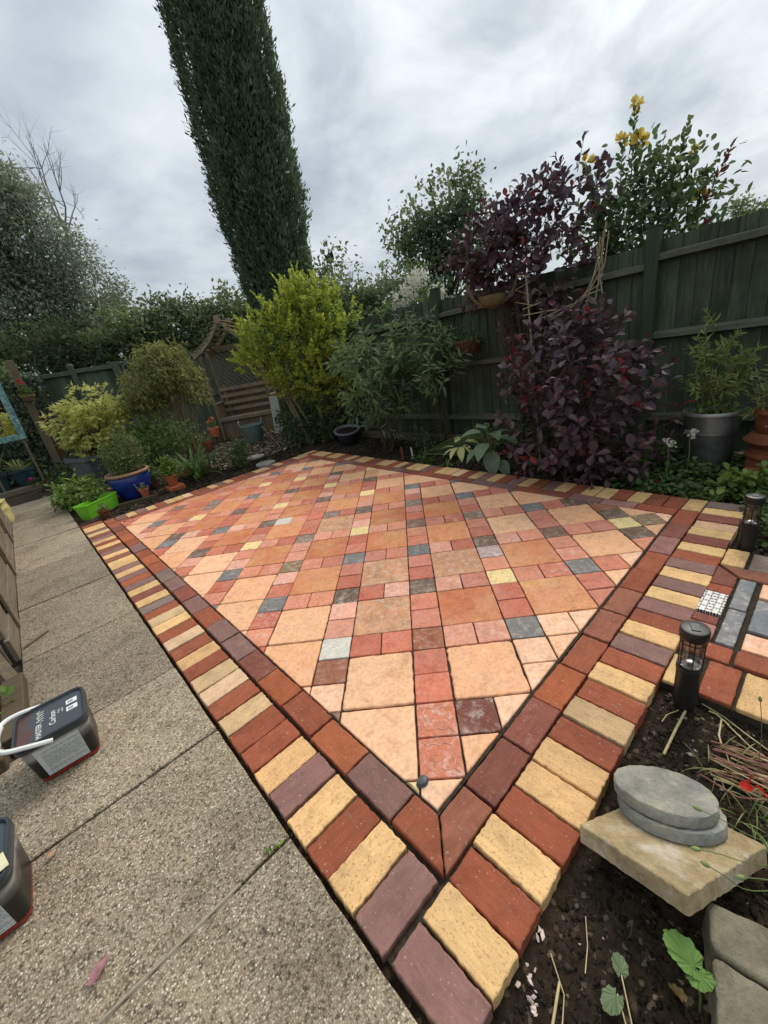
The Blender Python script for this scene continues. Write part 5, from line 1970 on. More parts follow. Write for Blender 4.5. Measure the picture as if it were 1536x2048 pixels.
for k, (a, b_) in enumerate((((2.42, 5.55, 0.0), (2.68, 6.62, 0.30)), ((1.2, 7.3, 0.0), (0.95, 7.9, 0.9)))):
    G().tube([a, b_], 0.009, 6).thing('bamboo_cane', M_CANE, ('thin bamboo cane propped against the rubber tub', 'thin cane slanting in front of the green back fence')[k], 'cane')
# low timber sleeper edging under the fence and in the far bed
G().bar((3.30, 1.6, 0.055), (3.30, 4.2, 0.055), 0.1, 0.10, 0.008).thing('timber_sleeper', M_OLDWOOD, 'dark timber sleeper lying under the fence behind the hostas', 'sleeper')
G().bar((0.1, 6.75, 0.02), (1.1, 6.15, 0.02), 0.12, 0.10, 0.01).thing('timber_sleeper', M_GREYW, 'pale grey timber sleeper behind the strap leaf plant', 'sleeper')

# ================================================================== WEATHER VANE AND AERIAL beyond the hedge
M_IRON = plain_mat('dark_iron', (0.02, 0.02, 0.022), 0.6, 0.3, 0.2, 20)
wx, wy = 7.1, 9.03
wvn = empty('weather_vane', (wx, wy, -0.2), 'dark weather vane on a thin pole beyond the hedge', 'weather vane')
G().tube([(wx, wy, -0.2), (wx, wy, 3.75)], 0.022, 8).build('pole', M_IRON, wvn)
dr = Vector((0.72, -0.68, 0))
fig = [(-.10, .0), (-.14, .22), (-.05, .18), (.03, .36), (.02, .22), (.10, .30), (.12, .10), (.08, .0)]
g = G()
n_ = len(fig)
base = Vector((wx, wy, 3.75))
vs = [base + dr * x + Vector((0.01, 0.01, z)) for x, z in fig] + [base + dr * x + Vector((-0.01, -0.01, z)) for x, z in fig]
g._add(vs, [tuple(range(n_)), tuple(range(n_, 2 * n_))[::-1]] + [(i, n_ + i, n_ + (i + 1) % n_, (i + 1) % n_) for i in range(n_)])
g.build('figure', M_IRON, wvn)
for d_ in (dr, Vector((0.68, 0.72, 0))):
    G().tube([Vector((wx, wy, 3.45)) - d_ * 0.22, Vector((wx, wy, 3.45)) + d_ * 0.22], 0.012, 6).build('cross_arm', M_IRON, wvn)
ae = empty('tv_aerial', (wx + 0.05, wy - 0.02, -0.2), 'dark television aerial with upright elements beyond the hedge', 'aerial')
G().tube([(wx + 0.06, wy + 0.05, -0.2), (wx + 0.06, wy + 0.05, 3.34)], 0.02, 6).build('mast', M_IRON, ae)
c0 = Vector((wx + 0.06, wy + 0.05, 3.30))
G().tube([c0 - dr * 0.32, c0 + dr * 0.5], 0.014, 6).build('boom', M_IRON, ae)
for k in range(5):
    q = c0 + dr * (-0.28 + 0.15 * k)
    G().tube([q + Vector((-.07, -.07, -.05)), q + Vector((.07, .07, .05))], 0.009, 5).build('element', M_IRON, ae)
for k in range(3):
    q = c0 + dr * (0.40 + 0.055 * k)
    G().tube([q + Vector((0, 0, -.14 + .02 * k)), q + dr * 0.05 + Vector((0, 0, .16))], 0.012, 5).build('reflector', M_IRON, ae)

# ================================================================== PLANTS
M_BARK = wood_mat('bark', (0.035, 0.028, 0.02), (0.10, 0.082, 0.06), 0.95, 2, 6.0)
M_BARKG = wood_mat('grey_bark', (0.09, 0.085, 0.075), (0.2, 0.19, 0.165), 0.95, 2, 6.0)
M_DEADB = wood_mat('dead_bark', (0.2, 0.19, 0.18), (0.36, 0.35, 0.33), 0.95, 2, 6.0)
M_STEMG = plain_mat('green_stem', srgb(92, 108, 58), 0.6, 0.3, 0.2, 20)
M_STEMR = plain_mat('red_brown_stem', srgb(70, 54, 44), 0.7, 0.3, 0.25, 20)
M_STEMW = plain_mat('pale_stem', srgb(128, 116, 88), 0.7, 0.3, 0.25, 20)
L_CYP = leaf_mat('cypress_leaf', (0.028, 0.062, 0.044), (0.24, 0.31, 0.18), 0.42, 0.8, None, 2.6, 0.1)
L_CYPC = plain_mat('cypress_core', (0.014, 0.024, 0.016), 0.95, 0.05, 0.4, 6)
L_WIL = leaf_mat('willow_leaf', (0.19, 0.225, 0.145), (0.33, 0.37, 0.255), 0.5, 0.55, None, 0.8, 0.25)
L_HED = leaf_mat('hedge_leaf', (0.085, 0.125, 0.052), (0.29, 0.34, 0.15), 0.5, 0.6, None, 0.9, 0.2)
L_HED2 = leaf_mat('hedge_leaf_dark', (0.042, 0.068, 0.032), (0.13, 0.165, 0.075), 0.45, 0.6, None, 0.9, 0.2)
L_TREE = leaf_mat('tree_leaf', (0.085, 0.13, 0.066), (0.27, 0.33, 0.17), 0.5, 0.55, None, 0.9, 0.25)
L_PRIV = leaf_mat('golden_privet_leaf', (0.13, 0.19, 0.030), (0.64, 0.68, 0.11), 0.48, 0.5, None, 2.2, 0.2)
L_BUD = leaf_mat('grey_green_leaf', (0.062, 0.112, 0.042), (0.22, 0.31, 0.14), 0.36, 0.65, None, 2.0, 0.2)
L_OLIVE = leaf_mat('olive_leaf', (0.10, 0.115, 0.028), (0.38, 0.38, 0.13), 0.42, 0.55, (0.50, 0.34, 0.17), 2.5, 0.2)
L_MAPLE = leaf_mat('golden_maple_leaf', (0.32, 0.36, 0.05), (0.92, 0.86, 0.34), 0.48, 0.6, None, 2.5, 0.2)
L_COT = leaf_mat('purple_leaf', (0.036, 0.020, 0.026), (0.17, 0.10, 0.12), 0.22, 0.5, None, 3.0, 0.4)
L_COTR = leaf_mat('crimson_young_leaf', (0.10, 0.014, 0.018), (0.30, 0.04, 0.045), 0.3, 0.45, None, 3.0, 0.4)
L_ROSE = leaf_mat('rose_leaf', (0.045, 0.080, 0.030), (0.17, 0.23, 0.095), 0.4, 0.4, None, 3.0, 0.45)
L_ROSER = leaf_mat('red_rose_leaf', (0.10, 0.035, 0.028), (0.22, 0.085, 0.06), 0.3, 0.45, None, 3.0)
L_YEL = leaf_mat('yellow_petal', (0.74, 0.52, 0.06), (0.90, 0.74, 0.20), 0.3, 0.5, None, 9.0)
L_WHITE = leaf_mat('white_petal', (0.62, 0.60, 0.50), (0.82, 0.80, 0.72), 0.3, 0.6, None, 9.0)
L_REDP = leaf_mat('red_petal', (0.55, 0.02, 0.012), (0.75, 0.05, 0.02), 0.3, 0.5, None, 9.0)
L_ORAP = leaf_mat('orange_petal', (0.62, 0.12, 0.04), (0.75, 0.24, 0.08), 0.3, 0.5, None, 9.0)
L_PINKP = leaf_mat('pink_petal', (0.45, 0.03, 0.18), (0.6, 0.06, 0.26), 0.3, 0.5, None, 9.0)
L_FRESH = leaf_mat('fresh_green_leaf', (0.065, 0.115, 0.018), (0.22, 0.33, 0.06), 0.3, 0.45, None, 4.0)
L_MID = leaf_mat('mid_green_leaf', (0.045, 0.085, 0.024), (0.17, 0.24, 0.075), 0.36, 0.5, None, 4.0)
L_DARK = leaf_mat('dark_green_leaf', (0.026, 0.046, 0.018), (0.095, 0.135, 0.05), 0.3, 0.45, None, 3.0)
L_STRAP = leaf_mat('strap_leaf', (0.035, 0.08, 0.016), (0.14, 0.235, 0.055), 0.3, 0.6, None, 5.0, 0.15)
L_GRASS = leaf_mat('yellow_green_blade', (0.10, 0.13, 0.03), (0.34, 0.34, 0.10), 0.3, 0.5, None, 5.0)
L_HERB = leaf_mat('herb_leaf', (0.075, 0.095, 0.022), (0.22, 0.26, 0.075), 0.3, 0.5, None, 4.0)
L_IVY = leaf_mat('ivy_leaf', (0.02, 0.036, 0.015), (0.085, 0.115, 0.05), 0.2, 0.35, None, 3.0, 0.5)
L_BUSH = leaf_mat('pale_green_leaf', (0.095, 0.135, 0.030), (0.34, 0.40, 0.12), 0.36, 0.55, None, 3.0, 0.22)
L_SILV = leaf_mat('silver_leaf', (0.10, 0.13, 0.045), (0.32, 0.37, 0.16), 0.32, 0.6, None, 3.0, 0.2)


def cloud(rng, blobs, n, shell=0.55):
    B = np.array(blobs, float)
    w = B[:, 3] ** 2
    k = rng.choice(len(B), n, p=w / w.sum())
    d = unit(rng.normal(size=(n, 3)))
    r = B[k, 3] * (shell + (1 - shell) * rng.random(n) ** 0.6)
    return B[k, :3] + d * r[:, None], d


def clumps(rng, blobs, n_cl, per, spread, shell=0.55, out=0.6, rnd=0.8, droop=0.2, holes=None):
    C_, N_ = cloud(rng, blobs, n_cl, shell)
    if holes:
        sc_ = holes[0]
        keep_ = np.array([mn.noise((c[0] * sc_, c[1] * sc_, c[2] * sc_)) > holes[1] for c in C_])
        C_, N_ = C_[keep_], N_[keep_]
        far = rng.random(len(C_)) < 0.12
        C_[far] += N_[far] * rng.uniform(0.05, 0.38, (far.sum(), 1)) * holes[2]
        n_cl = len(C_)
    k = np.repeat(np.arange(n_cl), per)
    P = C_[k] + rng.normal(size=(n_cl * per, 3)) * spread * (0.6 + 0.8 * rng.random((n_cl, 1)))[k]
    D = N_[k] * out + rng.normal(size=(n_cl * per, 3)) * rnd
    D[:, 2] -= droop
    return P, D, C_


def tree(name, base, blobs, n_cl, per, spread, leaf, tmpl, mat, label, cat='tree', trunk_r=0.12, bark=None, seed=1, droop=0.2, group=None, limbs=18, shell=0.5, rnd=0.8, crown='crown', trunk='trunk', top=None, gap=-0.12):
    rng = np.random.default_rng(seed)
    root = empty(name, base, label, cat, group)
    P, D, C_ = clumps(rng, blobs, int(n_cl * 1.35), per, spread, shell, 0.6, rnd, droop, (1.5, gap, 1.0))
    zc_ = np.array([b[2] for b in blobs])
    ctr = np.array([np.mean([b[0] for b in blobs]), np.mean([b[1] for b in blobs]), zc_.max() if top is None else top])
    b0 = np.array(base, float)
    g = G()
    tl = np.linspace(0, 1, 8)[:, None]
    T_ = b0 + (ctr - b0) * tl + np.concatenate([np.zeros((1, 3)), rng.normal(size=(7, 3)) * trunk_r * 0.5]) * np.array([1, 1, 0])
    g.tube(T_, [trunk_r * (1 - 0.85 * i / 7) for i in range(8)], 8)
    for i in range(limbs):
        c_ = C_[rng.integers(len(C_))]
        j = rng.integers(2, 7)
        a = T_[j]
        mid = (a + c_) / 2 + np.array([0, 0, -0.08 * np.linalg.norm(c_ - a)])
        tt = np.linspace(0, 1, 6)[:, None]
        Lm = (1 - tt) ** 2 * a + 2 * tt * (1 - tt) * mid + tt ** 2 * c_
        r0 = trunk_r * (1 - 0.8 * j / 7) * 0.55
        g.tube(Lm, [r0 * (1 - 0.85 * q / 5) for q in range(6)], 5)
    g.build(trunk, bark or M_BARK, root)
    leaf_part(crown, P, D, leaf * rng.uniform(0.7, 1.25, len(P)), tmpl, mat, root, rng, None, 0.35)
    return root


# ---- tall columnar cypress
rng = np.random.default_rng(11)
cyx, cyy = 5.82, 9.86
cyp = empty('cypress_tree', (cyx, cyy, -0.15), 'tall dark columnar cypress towering behind the arbour seat', 'tree')


def cyp_r(z):
    k = np.interp(z, [1.7, 2.6, 3.6, 5.2, 8.0, 10.5, 12.2, 13.0], [0.42, 0.80, 0.94, 1.06, 1.10, 1.0, 0.5, 0.05])
    return k


g = G().tube([(cyx, cyy, -0.15), (cyx, cyy, 2.0), (cyx, cyy, 6.0), (cyx, cyy, 12.5)], [0.2, 0.17, 0.12, 0.02], 10)
g.build('trunk', M_BARK, cyp)
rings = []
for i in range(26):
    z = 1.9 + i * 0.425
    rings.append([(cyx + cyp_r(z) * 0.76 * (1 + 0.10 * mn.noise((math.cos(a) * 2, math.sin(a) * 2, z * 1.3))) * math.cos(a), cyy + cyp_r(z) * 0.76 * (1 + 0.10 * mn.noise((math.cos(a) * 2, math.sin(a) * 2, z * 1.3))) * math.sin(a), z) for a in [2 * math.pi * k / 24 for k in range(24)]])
G().loft(rings).build('blocking_core', L_CYPC, cyp, 'stuff')  # leafless solid dark core, added to stop light showing through the crown
N_ = 90000
zc_ = 1.7 + 11.2 * rng.random(N_) ** 1.05
th = rng.random(N_) * 2 * math.pi
lump = np.array([mn.noise((math.cos(a) * 3.2, math.sin(a) * 3.2, z * 1.1)) * 0.14 + mn.noise((math.cos(a) * 7, math.sin(a) * 7, z * 2.4)) * 0.12 for a, z in zip(th, zc_)])
rr_ = cyp_r(zc_) * (0.84 + 0.16 * rng.random(N_) ** 0.5 + lump + 0.05 * (rng.random(N_) ** 8) * 3)
P = np.stack([cyx + rr_ * np.cos(th), cyy + rr_ * np.sin(th), zc_], 1)
D = np.stack([np.cos(th) * 0.55, np.sin(th) * 0.55, np.ones(N_)], 1) + rng.normal(size=(N_, 3)) * 0.42
leaf_part('crown', P, D, rng.uniform(0.05, 0.125, N_), 'spray', L_CYP, cyp, rng, np.stack([np.cos(th), np.sin(th), 0 * th], 1), 0.55)

# ---- trees beyond the fences
GR = 'trees beyond the fences'
tree('willow_tree', (0.7, 14.75, -0.2), [(0.89, 14.73, 5.67, 1.4), (1.7, 14.62, 5.1, 1.15), (0.56, 14.77, 3.71, 1.6), (1.99, 14.56, 3.98, 1.1), (2.62, 14.42, 4.25, 0.6), (0.3, 14.78, 6.5, 1.35), (1.35, 14.67, 2.95, 1.2), (1.35, 14.66, 6.75, 0.62), (-0.73, 14.84, 3.71, 1.6), (-0.6, 14.84, 5.4, 1.5)],
     3600, 14, 0.14, 0.125, 'slim', L_WIL, 'broad grey green willow rising behind the ivy covered corner', trunk_r=0.22, bark=M_BARKG, seed=21, droop=0.45, group=GR, limbs=60, shell=0.25, gap=-0.42)
# dead limbs standing out of it
rng = np.random.default_rng(5)
dead = empty('dead_tree', (1.6, 16.66, -0.2), 'bare dead tree with thin pale twigs standing above the willow', 'tree', GR)
g = G()


def dead_branch(p, d, L, r, depth):
    pts = [np.array(p)]
    dd = np.array(d, float)
    for k in range(6):
        dd = dd + rng.normal(size=3) * 0.10 + np.array([0, 0, 0.04])
        dd /= np.linalg.norm(dd)
        pts.append(pts[-1] + dd * L / 6)
    g.tube(pts, [r * (1 - 0.8 * k / 6) for k in range(7)], 5)
    if depth:
        for k in range(4 if depth > 1 else 5):
            j = rng.integers(2, 6)
            nd_ = dd + rng.normal(size=3) * 0.5
            nd_[2] = abs(nd_[2])
            dead_branch(pts[j], nd_ / np.linalg.norm(nd_), L * rng.uniform(0.35, 0.6), r * (1 - 0.8 * j / 6) * 0.7, depth - 1)


g.tube([(1.6, 16.66, -0.2), (2.2, 16.5, 4.0), (2.62, 16.48, 6.4)], [0.09, 0.07, 0.045], 7)
for d_, L in (((0.02, 0, 1), 2.5), ((0.32, 0, 1), 2.2), ((-0.28, 0, 1), 2.3), ((0.5, 0.1, 0.8), 1.7)):
    dead_branch((2.62, 16.48, 6.35), d_, L, 0.032, 2)
g.build('branches', M_DEADB, dead)
tree('dark_evergreen', (0.8, 12.2, -0.2), [(0.98, 12.2, 2.7, 0.72), (0.45, 12.26, 2.55, 0.75), (1.2, 12.2, 2.1, 0.7), (-0.3, 12.2, 2.2, 0.9), (-1.2, 12.2, 2.3, 1.0)], 420, 16, 0.13, 0.13, 'diamond', L_HED2, 'dark evergreen bush in front of the willow', seed=22, group=GR, shell=0.3)
hb = [(2.4, 12.43, 2.75, 0.83), (3.27, 12.18, 2.85, 0.75), (4.15, 11.87, 2.8, 0.72), (2.83, 12.32, 2.1, 0.86), (4.23, 11.84, 2.1, 0.9), (1.89, 12.55, 2.3, 0.85)]
tree('hedge_tree', (2.2, 12.5, -0.2), [hb[0], hb[3], hb[5], (2.7, 12.4, 3.0, 0.5), (2.0, 12.5, 1.4, 0.8)], 560, 16, 0.13, 0.14, 'diamond', L_HED, 'rounded hedge tree of dull green leaves beyond the back fence', seed=23, group=GR, shell=0.3)
tree('hedge_tree', (3.4, 12.2, -0.2), [hb[1], (3.0, 12.3, 2.2, 0.8), (3.6, 12.0, 2.2, 0.8), (3.5, 12.1, 3.2, 0.42)], 470, 16, 0.12, 0.13, 'diamond', L_TREE, 'dark leafy tree with a knobbly top between the hedge tree and the cypress', seed=24, group=GR, shell=0.3)
tree('hedge_tree', (4.3, 11.9, -0.2), [hb[2], hb[4], (4.86, 11.57, 2.8, 0.8), (5.43, 11.29, 2.7, 0.75), (4.7, 11.6, 2.0, 0.9), (5.6, 11.2, 1.9, 0.9), (4.4, 11.8, 3.2, 0.35)], 760, 16, 0.13, 0.13, 'diamond', L_HED, 'wide yellowish green hedge at the foot of the cypress', cat='hedge', seed=25, group=GR, shell=0.3)
tree('broadleaf_tree', (9.9, 7.5, -0.2), [(9.63, 7.98, 4.5, 0.72), (10.09, 7.41, 4.8, 0.75), (10.5, 6.85, 5.0, 0.62), (9.26, 8.39, 3.92, 0.6), (9.94, 7.61, 3.98, 0.95), (10.37, 7.03, 3.96, 0.8), (10.65, 6.62, 4.1, 0.55), (9.69, 7.91, 3.15, 1.05), (9.0, 8.69, 3.15, 0.6), (10.41, 6.98, 3.06, 1.03), (10.35, 7.1, 5.35, 0.35)],
     470, 15, 0.15, 0.13, 'fold', L_TREE, 'open crowned broadleaf tree standing beyond the fence post', trunk_r=0.14, seed=26, droop=0.4, group=GR, limbs=70, shell=0.3)
tree('background_shrub', (6.6, 8.2, -0.2), [(6.4, 8.31, 3.0, 0.6), (6.97, 7.83, 2.8, 0.59), (6.12, 8.52, 2.5, 0.66), (7.23, 7.59, 3.0, 0.45), (6.6, 8.1, 2.2, 0.8)], 480, 15, 0.12, 0.12, 'diamond', L_HED, 'soft grey green shrub round the weather vane pole', cat='shrub', seed=27, group=GR, shell=0.3)
tree('background_shrub', (6.5, 7.0, -0.2), [(6.97, 7.16, 2.4, 0.6), (6.07, 7.29, 2.35, 0.67), (6.6, 7.1, 1.8, 0.9), (7.4, 6.6, 2.4, 0.6)], 420, 15, 0.11, 0.11, 'diamond', L_TREE, 'dark shrub behind the white flower heads', cat='shrub', seed=28, group=GR, shell=0.3)
tree('distant_tree', (13.8, 1.42, -0.2), [(13.8, 1.42, 2.85, 0.42), (14.1, 1.0, 2.6, 0.5), (13.5, 1.9, 2.6, 0.5)], 150, 14, 0.10, 0.11, 'diamond', L_HED, 'small distant tree top showing over the fence beside the rose', seed=29, group=GR, shell=0.3)

# ---- white flowered shrub over the fence
wf = empty('white_flower_shrub', (3.95, 3.3, -0.1), 'white flowered shrub leaning over the fence top', 'shrub')
rng = np.random.default_rng(31)
ln = [np.array([[3.95, 3.3, -0.1], [3.9, 3.25, 1.0], [3.8 + dx, 3.1 + dy, z]]) for dx, dy, z in ((-.05, .0, 2.05), (-.12, .13, 1.93), (.05, -.12, 2.1), (.1, -.35, 1.86), (.3, .3, 1.9), (-.1, .3, 1.85), (.0, .5, 1.8))]
g = G()
stem_mesh(g, ln, 0.015, 0.006)
g.build('stems', M_STEMG, wf)
P, D, _ = clumps(rng, [(3.8, 3.1, 1.75, 0.25), (3.75, 3.4, 1.65, 0.3), (3.85, 2.8, 1.65, 0.22)], 60, 9, 0.06)
leaf_part('leaves', P, D, rng.uniform(0.06, 0.11, len(P)), 'fold', L_MID, wf, rng)
for bl in ((3.74, 3.12, 2.04, 0.13), (3.68, 3.26, 1.92, 0.15), (3.80, 3.02, 2.12, 0.11), (3.85, 2.78, 1.88, 0.11), (3.70, 3.36, 1.88, 0.10)):
    P, D, _ = clumps(rng, [bl], 50, 5, 0.018, 0.6)
    leaf_part('flower_head', P, D, rng.uniform(0.025, 0.045, len(P)), 'round', L_WHITE, wf, rng)

# ---- golden privet
rng = np.random.default_rng(41)
pv = empty('golden_privet', (2.85, 4.98, 0.0), 'golden yellow green privet bush billowing in front of the arbour seat', 'shrub')
blobs = [(3.03, 4.95, 1.95, 0.52), (2.56, 5.23, 1.72, 0.44), (3.34, 4.6, 1.78, 0.48), (2.85, 4.94, 1.38, 0.62), (2.35, 5.25, 1.48, 0.36), (3.36, 4.34, 1.48, 0.34), (3.33, 4.85, 2.25, 0.26), (2.83, 5.15, 2.08, 0.30), (2.66, 4.95, 1.12, 0.30), (2.98, 4.64, 1.0, 0.40), (3.15, 4.75, 2.1, 0.34), (3.3, 4.4, 1.15, 0.34), (3.0, 4.75, 0.72, 0.28), (3.25, 4.55, 0.8, 0.26)]
C_, Nn = cloud(rng, blobs, 1150, 0.70)
keep_ = np.array([mn.noise((c[0] * 4.2, c[1] * 4.2, c[2] * 4.2)) > -0.16 for c in C_])
C_, Nn = C_[keep_], Nn[keep_]
lines = []
for c_, n_ in zip(C_, Nn):
    d = n_ * 0.6 + np.array([0, 0, 0.75]) + rng.normal(size=3) * 0.25
    d /= np.linalg.norm(d)
    L = rng.uniform(0.12, 0.26)
    lines.append(np.array([c_, c_ + d * L * 0.5, c_ + d * L + np.array([0, 0, -0.01])]))
P, D, Tt = leaves_on(rng, lines, 0.019, 0.05, 1.05, 0.0, 2)
leaf_part('leaves', P, D, rng.uniform(0.042, 0.072, len(P)) * (1.1 - 0.35 * Tt), 'fold', L_PRIV, pv, rng, None, 0.45)
P, D, _ = clumps(rng, [(b[0], b[1], b[2], b[3] * 0.7) for b in blobs], 260, 12, 0.10, 0.3)
leaf_part('inner_leaves', P, D, rng.uniform(0.045, 0.07, len(P)), 'fold', L_MID, pv, rng)
extra = []
for k in range(130):
    c_ = C_[rng.integers(len(C_))]
    if c_[2] < 1.2:
        continue
    d = np.array([rng.normal() * 0.3, rng.normal() * 0.3, 1.0])
    L = rng.uniform(0.2, 0.42)
    extra.append(np.array([c_, c_ + d * L * 0.5, c_ + d * L]))
P, D, Tt = leaves_on(rng, extra, 0.022, 0.1, 0.9, 0.0, 2)
leaf_part('shoots', P, D, rng.uniform(0.04, 0.065, len(P)) * (1.1 - 0.5 * Tt), 'fold', L_PRIV, pv, rng, None, 0.4)
g = G()
for k in range(8):
    a = rng.random() * 6.28
    tip = C_[rng.integers(len(C_))]
    b0 = np.array([2.85 + 0.12 * math.cos(a), 4.98 + 0.12 * math.sin(a), -0.02])
    mid = b0 * 0.5 + tip * 0.5
    mid[2] = tip[2] * 0.6
    tt = np.linspace(0, 1, 8)[:, None]
    g.tube((1 - tt) ** 2 * b0 + 2 * tt * (1 - tt) * mid + tt ** 2 * tip, [0.028 * (1 - 0.8 * q / 7) for q in range(8)], 6)
for l_ in lines[::3]:
    g.tube(l_, 0.003, 4)
g.build('stems', M_STEMW, pv)

# ---- grey green buddleias
def shrub(name, base, n, height, radius, label, mat, stem_mat, leaf, tmpl, spacing, singles, seed, t0=0.35, angle=0.95, droop=0.25, side=2, side_len=0.35, z_lo=0.4, r0=0.012, whorl=2, spread=0.06, lean=(0, 0), leafname='leaf', flat=0.5, tip=None, cat='shrub', tip_mat=None, tip_t=0.93):
    rng = np.random.default_rng(seed)
    root = empty(name, base, label, cat)
    L = stems(rng, base, n, height, radius, spread, z_lo, side, side_len, lean)
    g = G()
    stem_mesh(g, L, r0, r0 * 0.25)
    g.build('stems', stem_mat, root)
    P, D, Tt = leaves_on(rng, L, spacing, t0, angle, droop, whorl)
    size = leaf * rng.uniform(0.72, 1.25, len(P)) * (1.05 - 0.35 * Tt)
    if tip_mat is not None:
        # a few shoots end in young leaves of another colour
        hot = np.array([mn.noise((p[0] * 5, p[1] * 5, p[2] * 5)) for p in P]) > 0.10
        is_tip = (Tt > tip_t) & hot
        if is_tip.any():
            leaf_part('young_leaves', P[is_tip], D[is_tip] + np.array([0, 0, 0.5]), size[is_tip] * 0.85, tmpl, tip_mat, root, rng, None, flat)
        P, D, size, Tt = P[~is_tip], D[~is_tip], size[~is_tip], Tt[~is_tip]
    if singles:
        a, b_ = nearest_first(P, singles)
        me = single_leaf(leafname, tmpl, None, mat)
        leaf_objects(leafname, me, P[a], D[a], size[a], root, rng, None, flat)
        if len(b_):
            leaf_part('leaf_mass', P[b_], D[b_], size[b_], tmpl, mat, root, rng, None, flat)
    else:
        leaf_part('leaves', P, D, size, tmpl, mat, root, rng, None, flat)
    return root


def sprig_shrub(name, base, blobs, n_sprig, sprig_len, label, mat, stem_mat, leaf, tmpl, spacing, singles, seed, shell=0.7, up=0.6, angle=1.0, droop=0.15, whorl=2, tip_mat=None, tip_prob=0.25, flat=0.5, stem_r=0.010, n_stem=16, z_min=0.03, out=0.8):
    """leafy sprigs standing out of the blobs, carried by stems from one base"""
    rng = np.random.default_rng(seed)
    root = empty(name, base, label, 'shrub')
    C_, Nn = cloud(rng, blobs, n_sprig, shell)
    C_[:, 2] = np.maximum(C_[:, 2], z_min)
    lines = []
    for c_, n_ in zip(C_, Nn):
        d = n_ * out + np.array([0, 0, up]) + rng.normal(size=3) * 0.22
        d /= np.linalg.norm(d)
        L = sprig_len * rng.uniform(0.6, 1.2)
        q = c_ - d * L * 0.35
        lines.append(np.array([q, q + d * L * 0.5, q + d * L + np.array([0, 0, -0.03 * L])]))
    g = G()
    b0 = np.array(base, float)
    for l_ in lines:
        g.tube(l_, [0.004, 0.003, 0.0018], 4)
    for k in range(n_stem):
        tip = lines[rng.integers(len(lines))][0]
        s0 = b0 + np.append(rng.normal(size=2) * 0.07, -0.03)
        mid = s0 * 0.6 + tip * 0.4
        mid[2] = tip[2] * 0.62
        tt = np.linspace(0, 1, 8)[:, None]
        g.tube((1 - tt) ** 2 * s0 + 2 * tt * (1 - tt) * mid + tt ** 2 * tip, [stem_r * (1 - 0.75 * q / 7) for q in range(8)], 5)
    g.build('stems', stem_mat, root)
    P, D, Tt = leaves_on(rng, lines, spacing, 0.12, angle, droop, whorl)
    which = np.repeat(np.arange(len(lines)), 1)
    size = leaf * rng.uniform(0.75, 1.2, len(P)) * (1.05 - 0.45 * Tt)
    if tip_mat is not None:
        hot = np.array([mn.noise((p[0] * 6, p[1] * 6, p[2] * 6)) for p in P])
        is_tip = (Tt > 0.80) & (hot > tip_prob)
        leaf_part('young_leaves', P[is_tip], D[is_tip] + np.array([0, 0, 0.5]), size[is_tip], tmpl, tip_mat, root, rng, None, flat)
        P, D, size = P[~is_tip], D[~is_tip], size[~is_tip]
    a, b_ = nearest_first(P, singles)
    me = single_leaf('leaf', tmpl, None, mat)
    leaf_objects('leaf', me, P[a], D[a], size[a], root, rng, None, flat)
    if len(b_):
        leaf_part('leaf_mass', P[b_], D[b_], size[b_], tmpl, mat, root, rng, None, flat)
    return root


sprig_shrub('buddleia', (2.80, 3.05, 0.02), [(2.78, 3.0, 0.98, 0.50), (2.66, 3.24, 1.2, 0.30), (2.95, 2.72, 1.0, 0.36), (2.88, 3.02, 1.36, 0.30), (2.75, 3.1, 0.65, 0.38)], 120, 0.30, 'grey green buddleia with long drooping leaves beside the black bowl', L_BUD, M_STEMR, 0.185, 'lance', 0.046, 290, 51, 0.6, 0.7, 1.05, 0.30, 2, None, 0, 0.5, 0.009, 9)
sprig_shrub('buddleia', (3.15, 2.35, 0.03), [(3.02, 2.2, 0.95, 0.30), (3.15, 2.45, 1.25, 0.24), (3.2, 2.5, 1.55, 0.16), (3.25, 2.75, 1.55, 0.14)], 46, 0.28, 'lanky buddleia stems rising between the hanging basket and the fence post', L_BUD, M_STEMR, 0.15, 'lance', 0.060, 150, 52, 0.4, 0.9, 1.05, 0.32, 2, None, 0, 0.5, 0.008, 7)

# ---- purple smoke bushes
sprig_shrub('smoke_bush', (2.66, 0.46, 0.0), [(2.62, 0.38, 0.80, 0.50), (2.40, 0.50, 0.50, 0.40), (2.52, 0.05, 0.44, 0.40), (2.72, 0.55, 1.0, 0.36), (2.68, 0.24, 0.98, 0.30), (2.85, 0.78, 0.75, 0.32), (2.50, 0.30, 0.30, 0.42), (2.64, 0.02, 0.72, 0.24), (2.75, 0.38, 1.22, 0.18)],
            270, 0.26, 'low purple smoke bush with crimson shoot tips at the brick border', L_COT, M_STEMR, 0.112, 'round', 0.040, 300, 61, 0.72, 0.55, 1.2, 0.02, 1, L_COTR, 0.22, 0.72, 0.011, 18, 0.05)
sprig_shrub('smoke_bush', (3.28, 1.12, 0.0), [(3.50, 1.08, 2.18, 0.38), (3.32, 1.46, 2.08, 0.28), (3.62, 0.82, 2.25, 0.26), (3.42, 0.99, 1.67, 0.40), (3.16, 1.31, 1.84, 0.30), (3.70, 0.90, 2.50, 0.15), (3.55, 1.25, 2.42, 0.14), (3.28, 1.0, 1.3, 0.35), (3.25, 1.55, 1.75, 0.26), (3.02, 1.40, 1.85, 0.24), (3.05, 1.45, 2.05, 0.2), (3.25, 1.70, 2.08, 0.24), (3.42, 1.62, 2.3, 0.2), (3.6, 1.2, 2.3, 0.3)],
            300, 0.28, 'tall purple smoke bush rising above the fence against the sky', L_COT, M_STEMR, 0.108, 'round', 0.040, 300, 62, 0.6, 0.75, 1.1, 0.05, 1, L_COTR, 0.34, 0.5, 0.016, 22)

